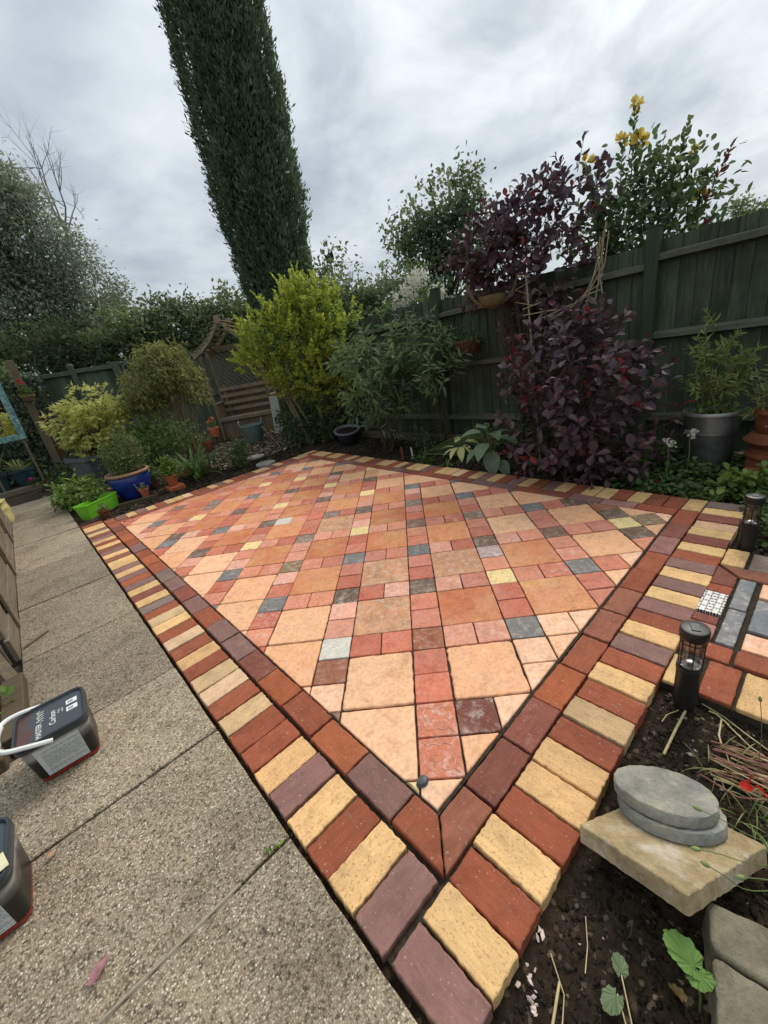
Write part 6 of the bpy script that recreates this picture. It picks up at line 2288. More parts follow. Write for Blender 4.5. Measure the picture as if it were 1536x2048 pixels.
# ---- climbing rose with yellow blooms
rng = np.random.default_rng(71)
ro = empty('climbing_rose', (4.1, 0.5, -0.1), 'climbing rose with yellow blooms arching over the fence', 'rose')
canes = []
tips = [(4.15, 0.54, 2.93), (4.16, 0.49, 2.66), (4.12, 0.62, 2.72), (3.85, 0.85, 2.60), (4.28, 0.09, 2.46), (4.29, 0.01, 2.10), (4.26, 0.14, 2.72), (4.33, -0.17, 2.42), (4.2, 0.3, 2.35), (4.1, 0.7, 2.3), (4.25, 0.2, 2.25), (4.0, 0.75, 2.2), (4.2, 0.45, 2.45), (4.05, 0.35, 2.15), (4.15, 0.0, 2.0), (3.95, 0.6, 2.05), (4.3, 0.35, 2.2), (4.0, 0.2, 1.98), (4.1, -0.1, 1.9)]
for tp_ in tips:
    b0 = np.array([4.1 + rng.normal() * 0.08, 0.5 + rng.normal() * 0.1, -0.1])
    tp_ = np.array(tp_)
    mid = (b0 + tp_) / 2 + rng.normal(size=3) * 0.12
    mid[2] = tp_[2] * 0.62
    tt = np.linspace(0, 1, 10)[:, None]
    canes.append((1 - tt) ** 2 * b0 + 2 * tt * (1 - tt) * mid + tt ** 2 * tp_)
    if rng.random() < 0.8:
        q = canes[-1][7]
        d = rng.normal(size=3)
        d[2] = abs(d[2]) + 0.4
        d /= np.linalg.norm(d)
        canes.append(np.array([q, q + d * 0.14, q + d * 0.30 + np.array([0, 0, 0.02])]))
g = G()
stem_mesh(g, canes, 0.009, 0.003)
g.build('canes', M_STEMG, ro)
P, D, Tt = leaves_on(rng, canes, 0.034, 0.55, 1.0, 0.15, 2)
sz_ = rng.uniform(0.045, 0.085, len(P))
red = P[:, 1] < -0.02
keep, rest = nearest_first(P[~red], 200)
me = single_leaf('leaf', 'fold', None, L_ROSE)
Pn, Dn, Sn = P[~red], D[~red], sz_[~red]
leaf_objects('leaf', me, Pn[keep], Dn[keep], Sn[keep], ro, rng)
leaf_part('leaf_mass', Pn[rest], Dn[rest], Sn[rest], 'fold', L_ROSE, ro, rng)
leaf_part('red_leaves', P[red], D[red], sz_[red] * 0.9, 'fold', L_ROSER, ro, rng)
P, D, _ = clumps(rng, [(4.1, 0.45, 2.12, 0.40), (4.15, 0.12, 2.0, 0.34), (4.0, 0.75, 2.05, 0.34), (4.15, 0.5, 2.45, 0.2), (4.2, 0.2, 2.3, 0.22)], 190, 9, 0.075)
leaf_part('inner_leaves', P, D, rng.uniform(0.05, 0.085, len(P)), 'fold', L_ROSE, ro, rng)


def bloom(c, r_, parent, mat, rng, n=16, name='bloom'):
    d = unit(rng.normal(size=(n, 3)) + np.array([0, 0, 0.7]))
    P = np.tile(np.array(c), (n, 1)) + d * r_ * 0.15
    leaf_part(name, P, d, np.full(n, r_) * rng.uniform(0.75, 1.1, n), 'round', mat, parent, rng, None, 0.2, None)


for c_, r_ in (((4.15, 0.54, 2.96), 0.075), ((4.16, 0.49, 2.68), 0.085), ((4.12, 0.62, 2.74), 0.07), ((3.86, 0.85, 2.62), 0.08), ((4.28, 0.09, 2.48), 0.045), ((4.29, 0.01, 2.12), 0.065)):
    bloom(c_, r_, ro, L_YEL, rng, 18)

# ---- golden japanese maple
rng = np.random.default_rng(81)
mp = empty('japanese_maple', (-0.05, 7.5, 0.40), 'golden leaved japanese maple growing in the dark grey planter', 'tree')
mb = [(0.15, 7.47, 1.22, 0.40), (-0.23, 7.51, 1.0, 0.34), (0.25, 7.35, 0.95, 0.38), (-0.10, 7.35, 0.72, 0.34), (0.45, 7.42, 1.12, 0.24), (0.0, 7.5, 0.9, 0.4)]
C_, Nn = cloud(rng, mb, 340, 0.60)
k = np.repeat(np.arange(len(C_)), 7)
P = C_[k] + rng.normal(size=(len(k), 3)) * np.array([0.05, 0.05, 0.018])
D = Nn[k] * 0.8 + rng.normal(size=(len(k), 3)) * 0.5
D[:, 2] -= 0.15
leaf_part('crown', P, D, rng.uniform(0.07, 0.12, len(P)), 'star', L_MAPLE, mp, rng, None, 0.75)
g = G()
for c_ in C_[::5]:
    b0 = np.array([-0.08, 7.53, 0.40])
    mid = b0 * 0.5 + c_ * 0.5 + np.array([0, 0, 0.05])
    tt = np.linspace(0, 1, 6)[:, None]
    g.tube((1 - tt) ** 2 * b0 + 2 * tt * (1 - tt) * mid + tt ** 2 * c_, [0.012 * (1 - 0.75 * q / 5) for q in range(6)], 5)
g.build('stems', M_STEMR, mp)

# ---- olive brown shrub on bare stems
rng = np.random.default_rng(91)
ol = empty('olive_shrub', (1.40, 7.15, 0.0), 'olive brown weeping shrub on bare stems left of the arbour seat', 'shrub')
ob = [(1.36, 7.12, 1.62, 0.42), (1.62, 6.95, 1.42, 0.30), (1.02, 7.2, 1.45, 0.34), (1.58, 7.16, 1.84, 0.26), (0.82, 7.26, 1.25, 0.24), (1.25, 7.15, 1.85, 0.24), (1.72, 6.85, 1.15, 0.2), (1.1, 7.2, 1.1, 0.2)]
P, D, C_ = clumps(rng, ob, 420, 14, 0.055, 0.65, 0.5, 0.6, 0.75)
leaf_part('crown', P, D, rng.uniform(0.07, 0.12, len(P)), 'lance', L_OLIVE, ol, rng, None, 0.3)
g = G()
for c_ in C_[::9]:
    b0 = np.array([1.40 + rng.normal() * 0.06, 7.15 + rng.normal() * 0.06, -0.02])
    mid = b0 * 0.55 + c_ * 0.45
    mid[2] = c_[2] * 0.8
    tt = np.linspace(0, 1, 7)[:, None]
    g.tube((1 - tt) ** 2 * b0 + 2 * tt * (1 - tt) * mid + tt ** 2 * c_, [0.014 * (1 - 0.75 * q / 6) for q in range(7)], 5)
g.build('stems', M_STEMW, ol)


# ---- low plants
def bush(name, base, blobs, n_cl, per, spread, leaf, tmpl, mat, label, seed, cat='plant', droop=0.1, stem=None, group=None, flat=0.5, shell=0.4):
    rng = np.random.default_rng(seed)
    root = empty(name, base, label, cat, group)
    P, D, C_ = clumps(rng, blobs, n_cl, per, spread, shell, 0.6, 0.6, droop)
    P[:, 2] = np.maximum(P[:, 2], base[2] + 0.01)
    leaf_part('leaves', P, D, leaf * rng.uniform(0.7, 1.3, len(P)), tmpl, mat, root, rng, None, flat)
    g = G()
    for c_ in C_[::3]:
        b0 = np.array(base) + np.append(rng.normal(size=2) * 0.02, 0)
        g.tube([b0, (b0 + c_) / 2 + np.array([0, 0, 0.03]), c_], [0.004, 0.003, 0.002], 4)
    g.build('stems', stem or M_STEMG, root)
    return root


def blades(name, base, n, length, width, mat, label, seed, droop=0.9, up=0.8, cat='plant', rad=0.04, group=None):
    rng = np.random.default_rng(seed)
    root = empty(name, base, label, cat, group)
    for k in range(n):
        a = rng.random() * 6.28
        d = Vector((math.cos(a), math.sin(a), up * rng.uniform(0.6, 2.2)))
        b0 = Vector(base) + Vector((rng.normal() * rad, rng.normal() * rad, 0))
        g = G().blade(b0, d, length * rng.uniform(0.65, 1.1), width * rng.uniform(0.8, 1.15), droop * rng.uniform(0.6, 1.3), 6)
        g.build('blade', mat, root)
    return root


bush('bushy_herb', (-0.02, 5.45, 0.30), [(-0.02, 5.5, 0.60, 0.22), (0.08, 5.45, 0.75, 0.16), (0.15, 5.5, 0.5, 0.16), (-0.12, 5.45, 0.42, 0.16)], 190, 16, 0.03, 0.032, 'diamond', L_HERB, 'fine leaved bushy herb growing in the blue pot', 101)
bush('strawberry_plant', (-0.52, 5.20, 0.08), [(-0.50, 5.20, 0.13, 0.10), (-0.60, 5.36, 0.15, 0.13), (-0.42, 5.40, 0.15, 0.13)], 60, 6, 0.03, 0.05, 'fold', L_FRESH, 'fresh green strawberry leaves in the lime trough by the border', 102, flat=0.8)
bush('strawberry_plant', (-0.72, 5.95, 0.06), [(-0.70, 5.7, 0.14, 0.2), (-0.72, 6.1, 0.15, 0.2), (-0.55, 5.9, 0.15, 0.22), (-0.45, 5.65, 0.14, 0.2)], 150, 6, 0.04, 0.07, 'fold', L_FRESH, 'sprawling green strawberry leaves spilling from the far lime trough', 103, flat=0.8)
bush('seedling', (0.03, 5.09, 0.09), [(0.03, 5.09, 0.13, 0.045)], 14, 4, 0.012, 0.03, 'fold', L_SILV, 'pale seedling in the small pot before the blue pot', 104)
bush('leafy_herb', (0.42, 5.12, 0.15), [(0.42, 5.12, 0.24, 0.09), (0.44, 5.14, 0.34, 0.06)], 60, 7, 0.025, 0.045, 'fold', L_FRESH, 'bright green leafy herb in the pot on the clay tile', 105)
bush('succulent', (-0.52, 4.77, 0.05), [(-0.52, 4.77, 0.085, 0.05)], 26, 4, 0.012, 0.022, 'round', L_SILV, 'grey green succulent in the squat pot', 106)
bush('leafy_herb', (0.27, 5.62, 0.08), [(0.27, 5.62, 0.2, 0.12), (0.2, 5.7, 0.25, 0.12)], 60, 7, 0.03, 0.05, 'fold', L_MID, 'mid green leafy plant in the shaded pot behind the clay tile', 107)
blades('strap_leaf_plant', (0.84, 5.36, -0.03), 60, 0.70, 0.036, L_STRAP, 'green strap leaved clump arching at the edge of the border', 108, 1.1, 0.9)
bush('feathery_plant', (1.42, 5.05, -0.02), [(1.42, 5.05, 0.16, 0.16), (1.5, 5.1, 0.28, 0.13)], 120, 10, 0.03, 0.035, 'diamond', L_MID, 'feathery green plant between the wire stand and the stepping stones', 109)
bush('leafy_perennial', (0.75, 6.6, -0.02), [(0.75, 6.6, 0.45, 0.3), (1.0, 6.4, 0.55, 0.28), (0.5, 6.7, 0.35, 0.25)], 150, 9, 0.06, 0.085, 'lance', L_MID, 'leafy green perennials behind the strap leaved clump', 110)
bush('leafy_perennial', (0.55, 7.3, -0.02), [(0.6, 7.3, 0.45, 0.35), (0.35, 7.0, 0.4, 0.3), (0.9, 7.4, 0.5, 0.3)], 150, 9, 0.06, 0.07, 'fold', L_FRESH, 'fresh green perennials below the golden maple', 111)
bush('under_shrub', (2.75, 5.1, -0.02), [(2.6, 5.2, 0.25, 0.25), (2.9, 4.85, 0.28, 0.28), (3.2, 4.6, 0.3, 0.3), (2.95, 5.3, 0.3, 0.3)], 260, 9, 0.06, 0.055, 'fold', L_DARK, 'dark low foliage under the golden privet', 112)
bush('under_shrub', (3.1, 5.9, -0.02), [(3.0, 5.8, 0.3, 0.3), (3.3, 5.5, 0.35, 0.35), (3.2, 6.2, 0.3, 0.3)], 200, 9, 0.06, 0.06, 'fold', L_DARK, 'dark low foliage between the trellis and the golden privet', 113)
bush('orange_flowers', (1.38, 5.60, 0.60), [(1.38, 5.60, 0.66, 0.07)], 18, 5, 0.015, 0.035, 'fold', L_MID, 'orange flowering plant in the pot on the tall stand', 114)
rng = np.random.default_rng(115)
fl_root = bpy.data.objects['orange_flowers']
for c_ in ((1.36, 5.56, 0.72), (1.40, 5.58, 0.76), (1.33, 5.6, 0.70)):
    bloom(c_, 0.03, fl_root, L_ORAP, rng, 10)
bush('spent_flowers', (1.24, 5.62, 0.41), [(1.22, 5.6, 0.47, 0.09)], 30, 5, 0.02, 0.04, 'fold', L_SILV, 'straggly grey green plant in the wide pot on the stand', 116)
bush('red_flower', (-0.50, 9.44, 1.60), [(-0.50, 9.44, 1.68, 0.10)], 26, 5, 0.025, 0.06, 'fold', L_FRESH, 'small green plant with a red bloom in the hanging clay pot', 117)
bloom((-0.53, 9.40, 1.86), 0.07, bpy.data.objects['red_flower'], L_REDP, rng, 12)

# ivy over the left corner of the back fence
rng = np.random.default_rng(120)
ivy = empty('ivy', (-1.2, 10.05, 0.0), 'dark glossy ivy smothering the corner of the back fence', 'ivy')
n_ = 2600
P = np.stack([rng.uniform(-2.6, -0.15, n_), 10.08 - np.abs(rng.normal(size=n_)) * 0.10, rng.uniform(0.0, 2.05, n_)], 1)
edge_ = 0.35 * np.array([mn.noise((p[2] * 2.2, p[0], 0)) for p in P])
m_ = P[:, 0] < -0.28 + edge_ + 0.25 * (P[:, 2] - 1.2) * (P[:, 2] > 1.2)
P = P[m_]
D = np.stack([rng.normal(size=len(P)) * 0.6, -0.5 * np.ones(len(P)), -0.7 + rng.normal(size=len(P)) * 0.4], 1)
leaf_part('leaves', P, D, rng.uniform(0.05, 0.10, len(P)), 'round', L_IVY, ivy, rng, np.tile([0, -1.0, 0.3], (len(P), 1)), 0.7)
P, D, _ = clumps(rng, [(-0.6, 10.1, 2.05, 0.2), (-1.2, 10.1, 2.1, 0.25), (-1.9, 10.1, 2.1, 0.3), (-0.25, 10.1, 2.02, 0.12)], 60, 8, 0.06)
leaf_part('top_leaves', P, D, rng.uniform(0.06, 0.10, len(P)), 'round', L_HED, ivy, rng)
g = G()
for k in range(26):
    x = rng.uniform(-2.5, -0.5)
    g.tube([(x, 10.16, -0.05), (x + rng.normal() * 0.1, 10.17, 1.0), (x + rng.normal() * 0.25, 10.16, 1.95)], 0.008, 4)
g.build('stems', M_BARK, ivy)

blades('yellowing_strap_leaves', (-1.10, 8.95, 0.33), 40, 0.42, 0.022, L_GRASS, 'yellowing strap leaves in the teal pot beside the mirror', 121, 1.2, 0.9, rad=0.08)
blades('tall_grass', (-1.55, 8.8, 0.33), 34, 0.85, 0.016, L_SILV, 'tall pale grass arching from the teal pots before the mirror', 122, 0.7, 1.6, rad=0.1)
bush('pink_flower', (-1.05, 8.66, 0.05), [(-1.05, 8.66, 0.12, 0.06)], 14, 5, 0.02, 0.04, 'fold', L_DARK, 'small plant with a pink bloom at the timber beam', 123)
bloom((-1.04, 8.60, 0.17), 0.06, bpy.data.objects['pink_flower'], L_PINKP, rng, 10)
bush('ground_ivy', (-0.55, 8.9, -0.02), [(-0.55, 8.9, 0.08, 0.25), (-0.3, 8.4, 0.08, 0.25), (-0.75, 8.2, 0.06, 0.2)], 110, 7, 0.05, 0.06, 'round', L_DARK, 'dark creeping leaves at the foot of the tall post', 124)

# hostas: every leaf its own piece
def hosta_leaf(name, L, W, mat, cup=0.12, n=7, m_=5):
    g = G()
    vs, fs = [], []
    for i in range(n):
        t_ = i / (n - 1)
        w_ = W * math.sin(math.pi * min(1, t_ ** 0.72 * 0.98 + 0.02)) ** 0.75
        for j in range(m_):
            s = j / (m_ - 1) * 2 - 1
            back = -0.10 * L * (abs(s) ** 2) * (1 - t_) * 1.2
            ripple = 0.010 * L * math.cos(s * 9) * math.sin(math.pi * t_)
            vs.append((t_ * L + back, s * w_ / 2, cup * L * (abs(s) ** 1.5) * math.sin(math.pi * t_) - 0.30 * L * t_ ** 2.2 + ripple))
    for i in range(n - 1):
        for j in range(m_ - 1):
            fs.append((i * m_ + j, (i + 1) * m_ + j, (i + 1) * m_ + j + 1, i * m_ + j + 1))
    g._add(vs, fs, True)
    me = g.mesh(name)
    me.materials.append(mat)
    return me


def ribbed_leaf_mat(name, dark, light, edge=None, radial=None):
    mt, t, b = new_mat(name, 0.55, 0.35)
    co = nd(t, 'ShaderNodeTexCoord').outputs['Object']
    sp = nd(t, 'ShaderNodeSeparateXYZ')
    t.links.new(co, sp.inputs[0])
    rib = mth(t, 'SINE', mth(t, 'MULTIPLY', mth(t, 'ABSOLUTE', sp.outputs[1]), 300.0))
    if radial:
        rib = mth(t, 'SINE', mth(t, 'MULTIPLY', mth(t, 'ARCTAN2', sp.outputs[1], mth(t, 'SUBTRACT', sp.outputs[0], radial)), 18.0))
    c = mixc(t, mth(t, 'ADD', mth(t, 'MULTIPLY', noise(t, co, 16, 4), 0.8), mth(t, 'MULTIPLY', rib, 0.06), clamp=True), dark, light)
    if edge:
        f = ramp(t, [(0.35, (0, 0, 0)), (0.6, (1, 1, 1))], mth(t, 'MULTIPLY', mth(t, 'ABSOLUTE', sp.outputs[1]), 14.0))
        c = mixc(t, f, c, edge)
    t.links.new(c, b.inputs['Base Color'])
    bump(t, b, rib, 0.35, 0.004)
    tr = nd(t, 'ShaderNodeBsdfTranslucent')
    t.links.new(c, tr.inputs[0])
    mx = nd(t, 'ShaderNodeMixShader', i_0=0.2)
    t.links.new(b.outputs[0], mx.inputs[1])
    t.links.new(tr.outputs[0], mx.inputs[2])
    t.links.new(mx.outputs[0], t.nodes['Material Output'].inputs[0])
    return mt


M_HOB = ribbed_leaf_mat('blue_hosta', (0.11, 0.16, 0.085), (0.25, 0.32, 0.20))
M_HOY = ribbed_leaf_mat('yellow_hosta', (0.55, 0.52, 0.16), (0.72, 0.70, 0.36), (0.80, 0.76, 0.50))
H_BLUE = hosta_leaf('leaf', 0.21, 0.145, M_HOB)
H_YEL = hosta_leaf('leaf', 0.15, 0.075, M_HOY, 0.08)


def hosta(name, base, me, spec, label, stalk_mat):
    root = empty(name, base, label, 'plant')
    b0 = Vector(base)
    for az, el, out, z, s in spec:
        a = math.radians(az)
        p = b0 + Vector((math.cos(a) * out, math.sin(a) * out, z))
        o = bpy.data.objects.new('leaf', me)
        COL.objects.link(o)
        o.parent = root
        o.location = p - b0
        o.rotation_euler = (R.gauss(0, 0.15), -math.radians(el), a)
        o.scale = (s, s, s)
        G().tube([b0, b0 + Vector((math.cos(a) * out * 0.4, math.sin(a) * out * 0.4, z * 0.7)), p], 0.005, 6).build('stalk', stalk_mat, root)
    return root


hosta('hosta', (2.52, 1.20, -0.02), H_BLUE, [(215, -58, 0.12, 0.20, 1.15), (250, -40, 0.14, 0.10, 0.85), (190, -20, 0.14, 0.30, 1.0), (160, -15, 0.13, 0.24, 0.95), (275, -10, 0.12, 0.34, 1.0), (130, 5, 0.10, 0.40, 0.95), (230, 5, 0.10, 0.40, 0.9), (320, -10, 0.12, 0.38, 0.95), (60, 10, 0.08, 0.42, 0.9), (180, 25, 0.04, 0.46, 0.85)],
      'blue green hosta with big ribbed leaves beside the purple bush', M_STEMG)
hosta('hosta', (2.78, 1.78, -0.02), H_YEL, [(215, -35, 0.08, 0.14, 1.2), (180, -20, 0.09, 0.14, 1.1), (250, -20, 0.08, 0.16, 1.1), (140, -10, 0.09, 0.12, 1.0), (290, 0, 0.07, 0.20, 1.0), (60, 20, 0.05, 0.2, 0.95), (200, 20, 0.04, 0.22, 0.95), (115, 5, 0.10, 0.14, 1.0)],
      'cream and yellow variegated hosta under the fence', M_STEMG)
blades('day_lily_clump', (2.50, 2.10, -0.03), 34, 0.20, 0.018, L_STRAP, 'short green strap clump at the border in front of the yellow hosta', 131, 1.0, 0.8)
blades('day_lily_clump', (2.50, 1.72, -0.03), 16, 0.13, 0.015, L_FRESH, 'tiny yellow green clump between the two hostas', 132, 1.0, 0.8)
bush('low_weed', (2.75, 2.35, 0.0), [(2.75, 2.3, 0.06, 0.16), (3.0, 2.5, 0.1, 0.2), (2.9, 1.5, 0.1, 0.25), (3.1, 1.1, 0.12, 0.3)], 120, 7, 0.04, 0.05, 'fold', L_DARK, 'dark low weeds along the foot of the fence', 133)
# red wooden peg, plant tag
G().tube([(2.52, 2.52, -0.05), (2.52, 2.52, 0.14)], 0.014, 8).thing('clay_peg', M_TERR2, 'short rusty peg standing in the bed by the strap clump', 'peg')
G().bar((2.60, 2.42, -0.04), (2.59, 2.42, 0.12), 0.018, 0.003, 0.0).thing('plant_tag', M_WHITE, 'white plant tag stuck in the soil near the fence', 'plant tag')
tg = empty('garden_marker', (2.45, -0.13, -0.04), 'dark rusty metal marker stuck in beside the purple bush', 'marker')
G().box((2.45, -0.13, 0.15), (0.01, 0.085, 0.075), None, 0.002).build('plate', plain_mat('rusty_plate', (0.045, 0.028, 0.020), 0.85, 0.2, 0.4, 30), tg)
G().tube([(2.452, -0.13, -0.05), (2.452, -0.13, 0.12)], 0.006, 6).build('stake', M_IRON, tg)

# ---- planting at the galvanised bucket and chimney pot
sprig_shrub('young_shrub', (3.05, -0.50, 0.40), [(3.05, -0.50, 0.72, 0.17), (3.05, -0.42, 0.92, 0.12), (3.05, -0.62, 0.64, 0.16), (3.06, -0.58, 0.85, 0.12), (3.06, -0.44, 1.12, 0.05), (3.0, -0.38, 0.7, 0.12)], 52, 0.17, 'young pale green shrub with upright shoots in the galvanised bucket', L_BUSH, M_STEMW, 0.085, 'lance', 0.024, 200, 141, 0.5, 1.1, 1.05, 0.12, 2, None, 0, 0.5, 0.007, 14, 0.45)
sprig_shrub('silvery_shrub', (2.93, -0.90, 0.44), [(2.93, -0.90, 0.62, 0.15), (2.93, -0.82, 0.74, 0.10), (2.95, -1.0, 0.7, 0.12), (2.9, -0.80, 0.55, 0.1)], 34, 0.16, 'silvery leaved plant in the round terracotta planter', L_SILV, M_STEMW, 0.078, 'lance', 0.026, 130, 142, 0.5, 0.9, 1.05, 0.12, 2, None, 0, 0.5, 0.006, 10, 0.47)
bush('creeping_leaves', (3.05, -0.52, 0.42), [(3.0, -0.55, 0.455, 0.12), (3.1, -0.45, 0.455, 0.1)], 30, 5, 0.02, 0.04, 'round', L_FRESH, 'small round leaves trailing over the galvanised rim', 143, flat=0.8)
rng = np.random.default_rng(150)
gc = empty('ground_cover', (2.75, -0.4, -0.03), 'mixed low ground cover between the border and the galvanised bucket', 'ground cover', None, 'stuff')
n_ = 900
P = np.stack([rng.uniform(2.36, 3.25, n_), rng.uniform(-1.15, -0.02, n_), np.zeros(n_)], 1)
P[:, 2] = [soil_z(p[0], p[1]) for p in P]
hgt = 0.02 + 0.10 * rng.random(n_) * np.array([0.5 + 0.9 * max(0, mn.noise((p[0] * 3, p[1] * 3, 0)) + 0.3) for p in P])
P2 = np.repeat(P, 3, 0) + rng.normal(size=(n_ * 3, 3)) * 0.02
P2[:, 2] = np.repeat(P[:, 2] + hgt, 3) + rng.normal(size=n_ * 3) * 0.01
D = np.stack([rng.normal(size=n_ * 3), rng.normal(size=n_ * 3), rng.normal(size=n_ * 3) * 0.3 + 0.1], 1)
leaf_part('leaves', P2, D, rng.uniform(0.03, 0.065, n_ * 3), 'round', L_MID, gc, rng, None, 0.85)
g = G()
for k in range(420):
    c_ = (rng.choice([2.45, 2.55, 2.62]) + rng.normal() * 0.09, rng.choice([-0.45, -0.6, -0.3]) + rng.normal() * 0.10)
    a = rng.random() * 6.28
    g.blade((c_[0], c_[1], soil_z(*c_)), (math.cos(a), math.sin(a), 0.9), rng.uniform(0.08, 0.2), 0.004, 1.1, 4)
g.build('grass_blades', L_GRASS, gc, 'stuff')
bush('heart_leaved_plant', (2.50, -0.78, -0.04), [(2.50, -0.78, 0.06, 0.10), (2.44, -0.70, 0.05, 0.08), (2.52, -0.90, 0.06, 0.1)], 46, 4, 0.02, 0.06, 'round', L_FRESH, 'fresh heart shaped leaves at the corner of the border', 151, flat=0.85)
bush('leafy_seedlings', (2.58, -0.96, 0.0), [(2.6, -0.96, 0.09, 0.1), (2.5, -1.0, 0.1, 0.08)], 34, 5, 0.02, 0.05, 'fold', L_FRESH, 'leafy seedlings standing in the black tray', 152)
for k, (x, y, h_, l) in enumerate(((2.62, -0.33, 0.30, 'white dianthus flower on a stem of narrow leaves by the bucket'), (2.72, -0.44, 0.34, 'taller white dianthus flower against the galvanised bucket'))):
    rt_ = blades('white_dianthus', (x, y, -0.03), 22, 0.13, 0.010, L_SILV, l, 160 + k, 0.5, 1.4, rad=0.02, group='white dianthus flowers')
    G().tube([(x, y, -0.03), (x + 0.01, y, h_ * 0.6), (x, y + 0.01, h_)], 0.004, 5).build('stem', M_STEMG, rt_)
    for j in range(4):
        bloom((x + rng.normal() * 0.025, y + rng.normal() * 0.03, h_ + rng.normal() * 0.012), 0.03, rt_, L_WHITE, rng, 9)
G().tube([(2.05, -0.93, -0.04), (2.08, -0.95, -0.03)], 0.002, 4)
bush('side_weeds', (2.1, -1.05, -0.04), [(2.1, -1.05, 0.03, 0.18), (1.9, -1.1, 0.03, 0.15), (2.3, -1.0, 0.05, 0.15)], 70, 5, 0.03, 0.045, 'fold', L_MID, 'small weeds behind the far bollard light', 153)

# ---- hanging basket on the fence
hbk = empty('hanging_basket', (3.42, 2.02, 1.08), 'wicker hanging basket with trailing leaves on the fence rail', 'basket')
M_WICK = wood_mat('wicker', (0.10, 0.05, 0.025), (0.26, 0.14, 0.075), 0.8, 2, 22)
G().lathe([(0, 0), (0.06, 0.005), (0.12, 0.06), (0.155, 0.15), (0.165, 0.16), (0.165, 0.175), (0.15, 0.175), (0.14, 0.14), (0, 0.13)], 28, (3.38, 2.02, 1.08)).build('bowl', M_WICK, hbk)
for k in range(16):
    a = k * math.pi / 8
    G().tube([(3.38 + 0.066 * math.cos(a), 2.02 + 0.066 * math.sin(a), 1.085), (3.38 + 0.127 * math.cos(a), 2.02 + 0.127 * math.sin(a), 1.14), (3.38 + 0.162 * math.cos(a), 2.02 + 0.162 * math.sin(a), 1.235)], 0.006, 5).build('rib', M_WICK, hbk)
for dv in (-0.15, 0.15):
    G().tube([(3.38, 2.02 + dv, 1.25), (3.47, 2.02, 1.60)], 0.004, 5).build('chain', M_BARKG, hbk)
G().tube([(3.47, 2.02, 1.60), (3.50, 2.02, 1.63)], 0.005, 5).build('hook', M_IRON, hbk)
bush('trailing_plant', (3.38, 2.02, 1.21), [(3.36, 2.02, 1.27, 0.12), (3.3, 2.15, 1.25, 0.1), (3.34, 1.9, 1.25, 0.1)], 44, 6, 0.03, 0.065, 'lance', L_MID, 'trailing leaves growing out of the hanging basket', 171, droop=0.4)

# ---- twig hoop and broken wicker obelisk in the tall purple bush
rng = np.random.default_rng(181)
M_WILLOW0 = wood_mat('twig_bark', (0.14, 0.09, 0.05), (0.32, 0.23, 0.14), 0.7, 2)
hp_ = empty('twig_hoop', (2.98, 1.36, 1.52), 'round twig hoop with a pale coir base hanging in the tall purple bush', 'hoop')
ctr = Vector((2.90, 1.32, 1.80))
fx, fz = Vector((0.62, -0.78, 0)), Vector((0.0, 0.0, 1.0))
for k in range(4):
    pts = []
    for q in range(25):
        a = math.radians(185 + q * 7.5)
        r_ = 0.275 + 0.008 * math.sin(a * 5 + k * 1.7)
        pts.append(ctr + fx * (r_ * 0.88 * math.cos(a)) + fz * (r_ * math.sin(a)) + Vector((-0.6, -0.5, 0)) * (0.012 * math.cos(a * 4 + k * 1.5)))
    G().tube(pts, 0.0045, 5, False).build('twig', M_WILLOW0, hp_)
g = G()
rings = []
for j in range(6):
    rr_ = 0.13 * math.sin(math.pi * (0.15 + 0.35 * j / 5))
    rings.append([ctr + Vector((0, 0, -0.27 + 0.10 * (j / 5) ** 1.5)) + fx * (rr_ * math.cos(q * math.pi / 8)) + Vector((0.5, 0.4, 0)) * (rr_ * math.sin(q * math.pi / 8)) for q in range(16)])
g.loft(rings, True, False)
g.build('coir_pad', plain_mat('coir', (0.16, 0.125, 0.06), 0.95, 0.1, 0.4, 60, 0, 0.6, 0.01), hp_)
ob_ = empty('wicker_obelisk', (3.10, 0.80, 1.28), 'broken wicker obelisk of splayed canes caught in the purple bush', 'obelisk')
M_WILLOW = wood_mat('pale_wicker', (0.26, 0.20, 0.12), (0.50, 0.42, 0.28), 0.7, 2)


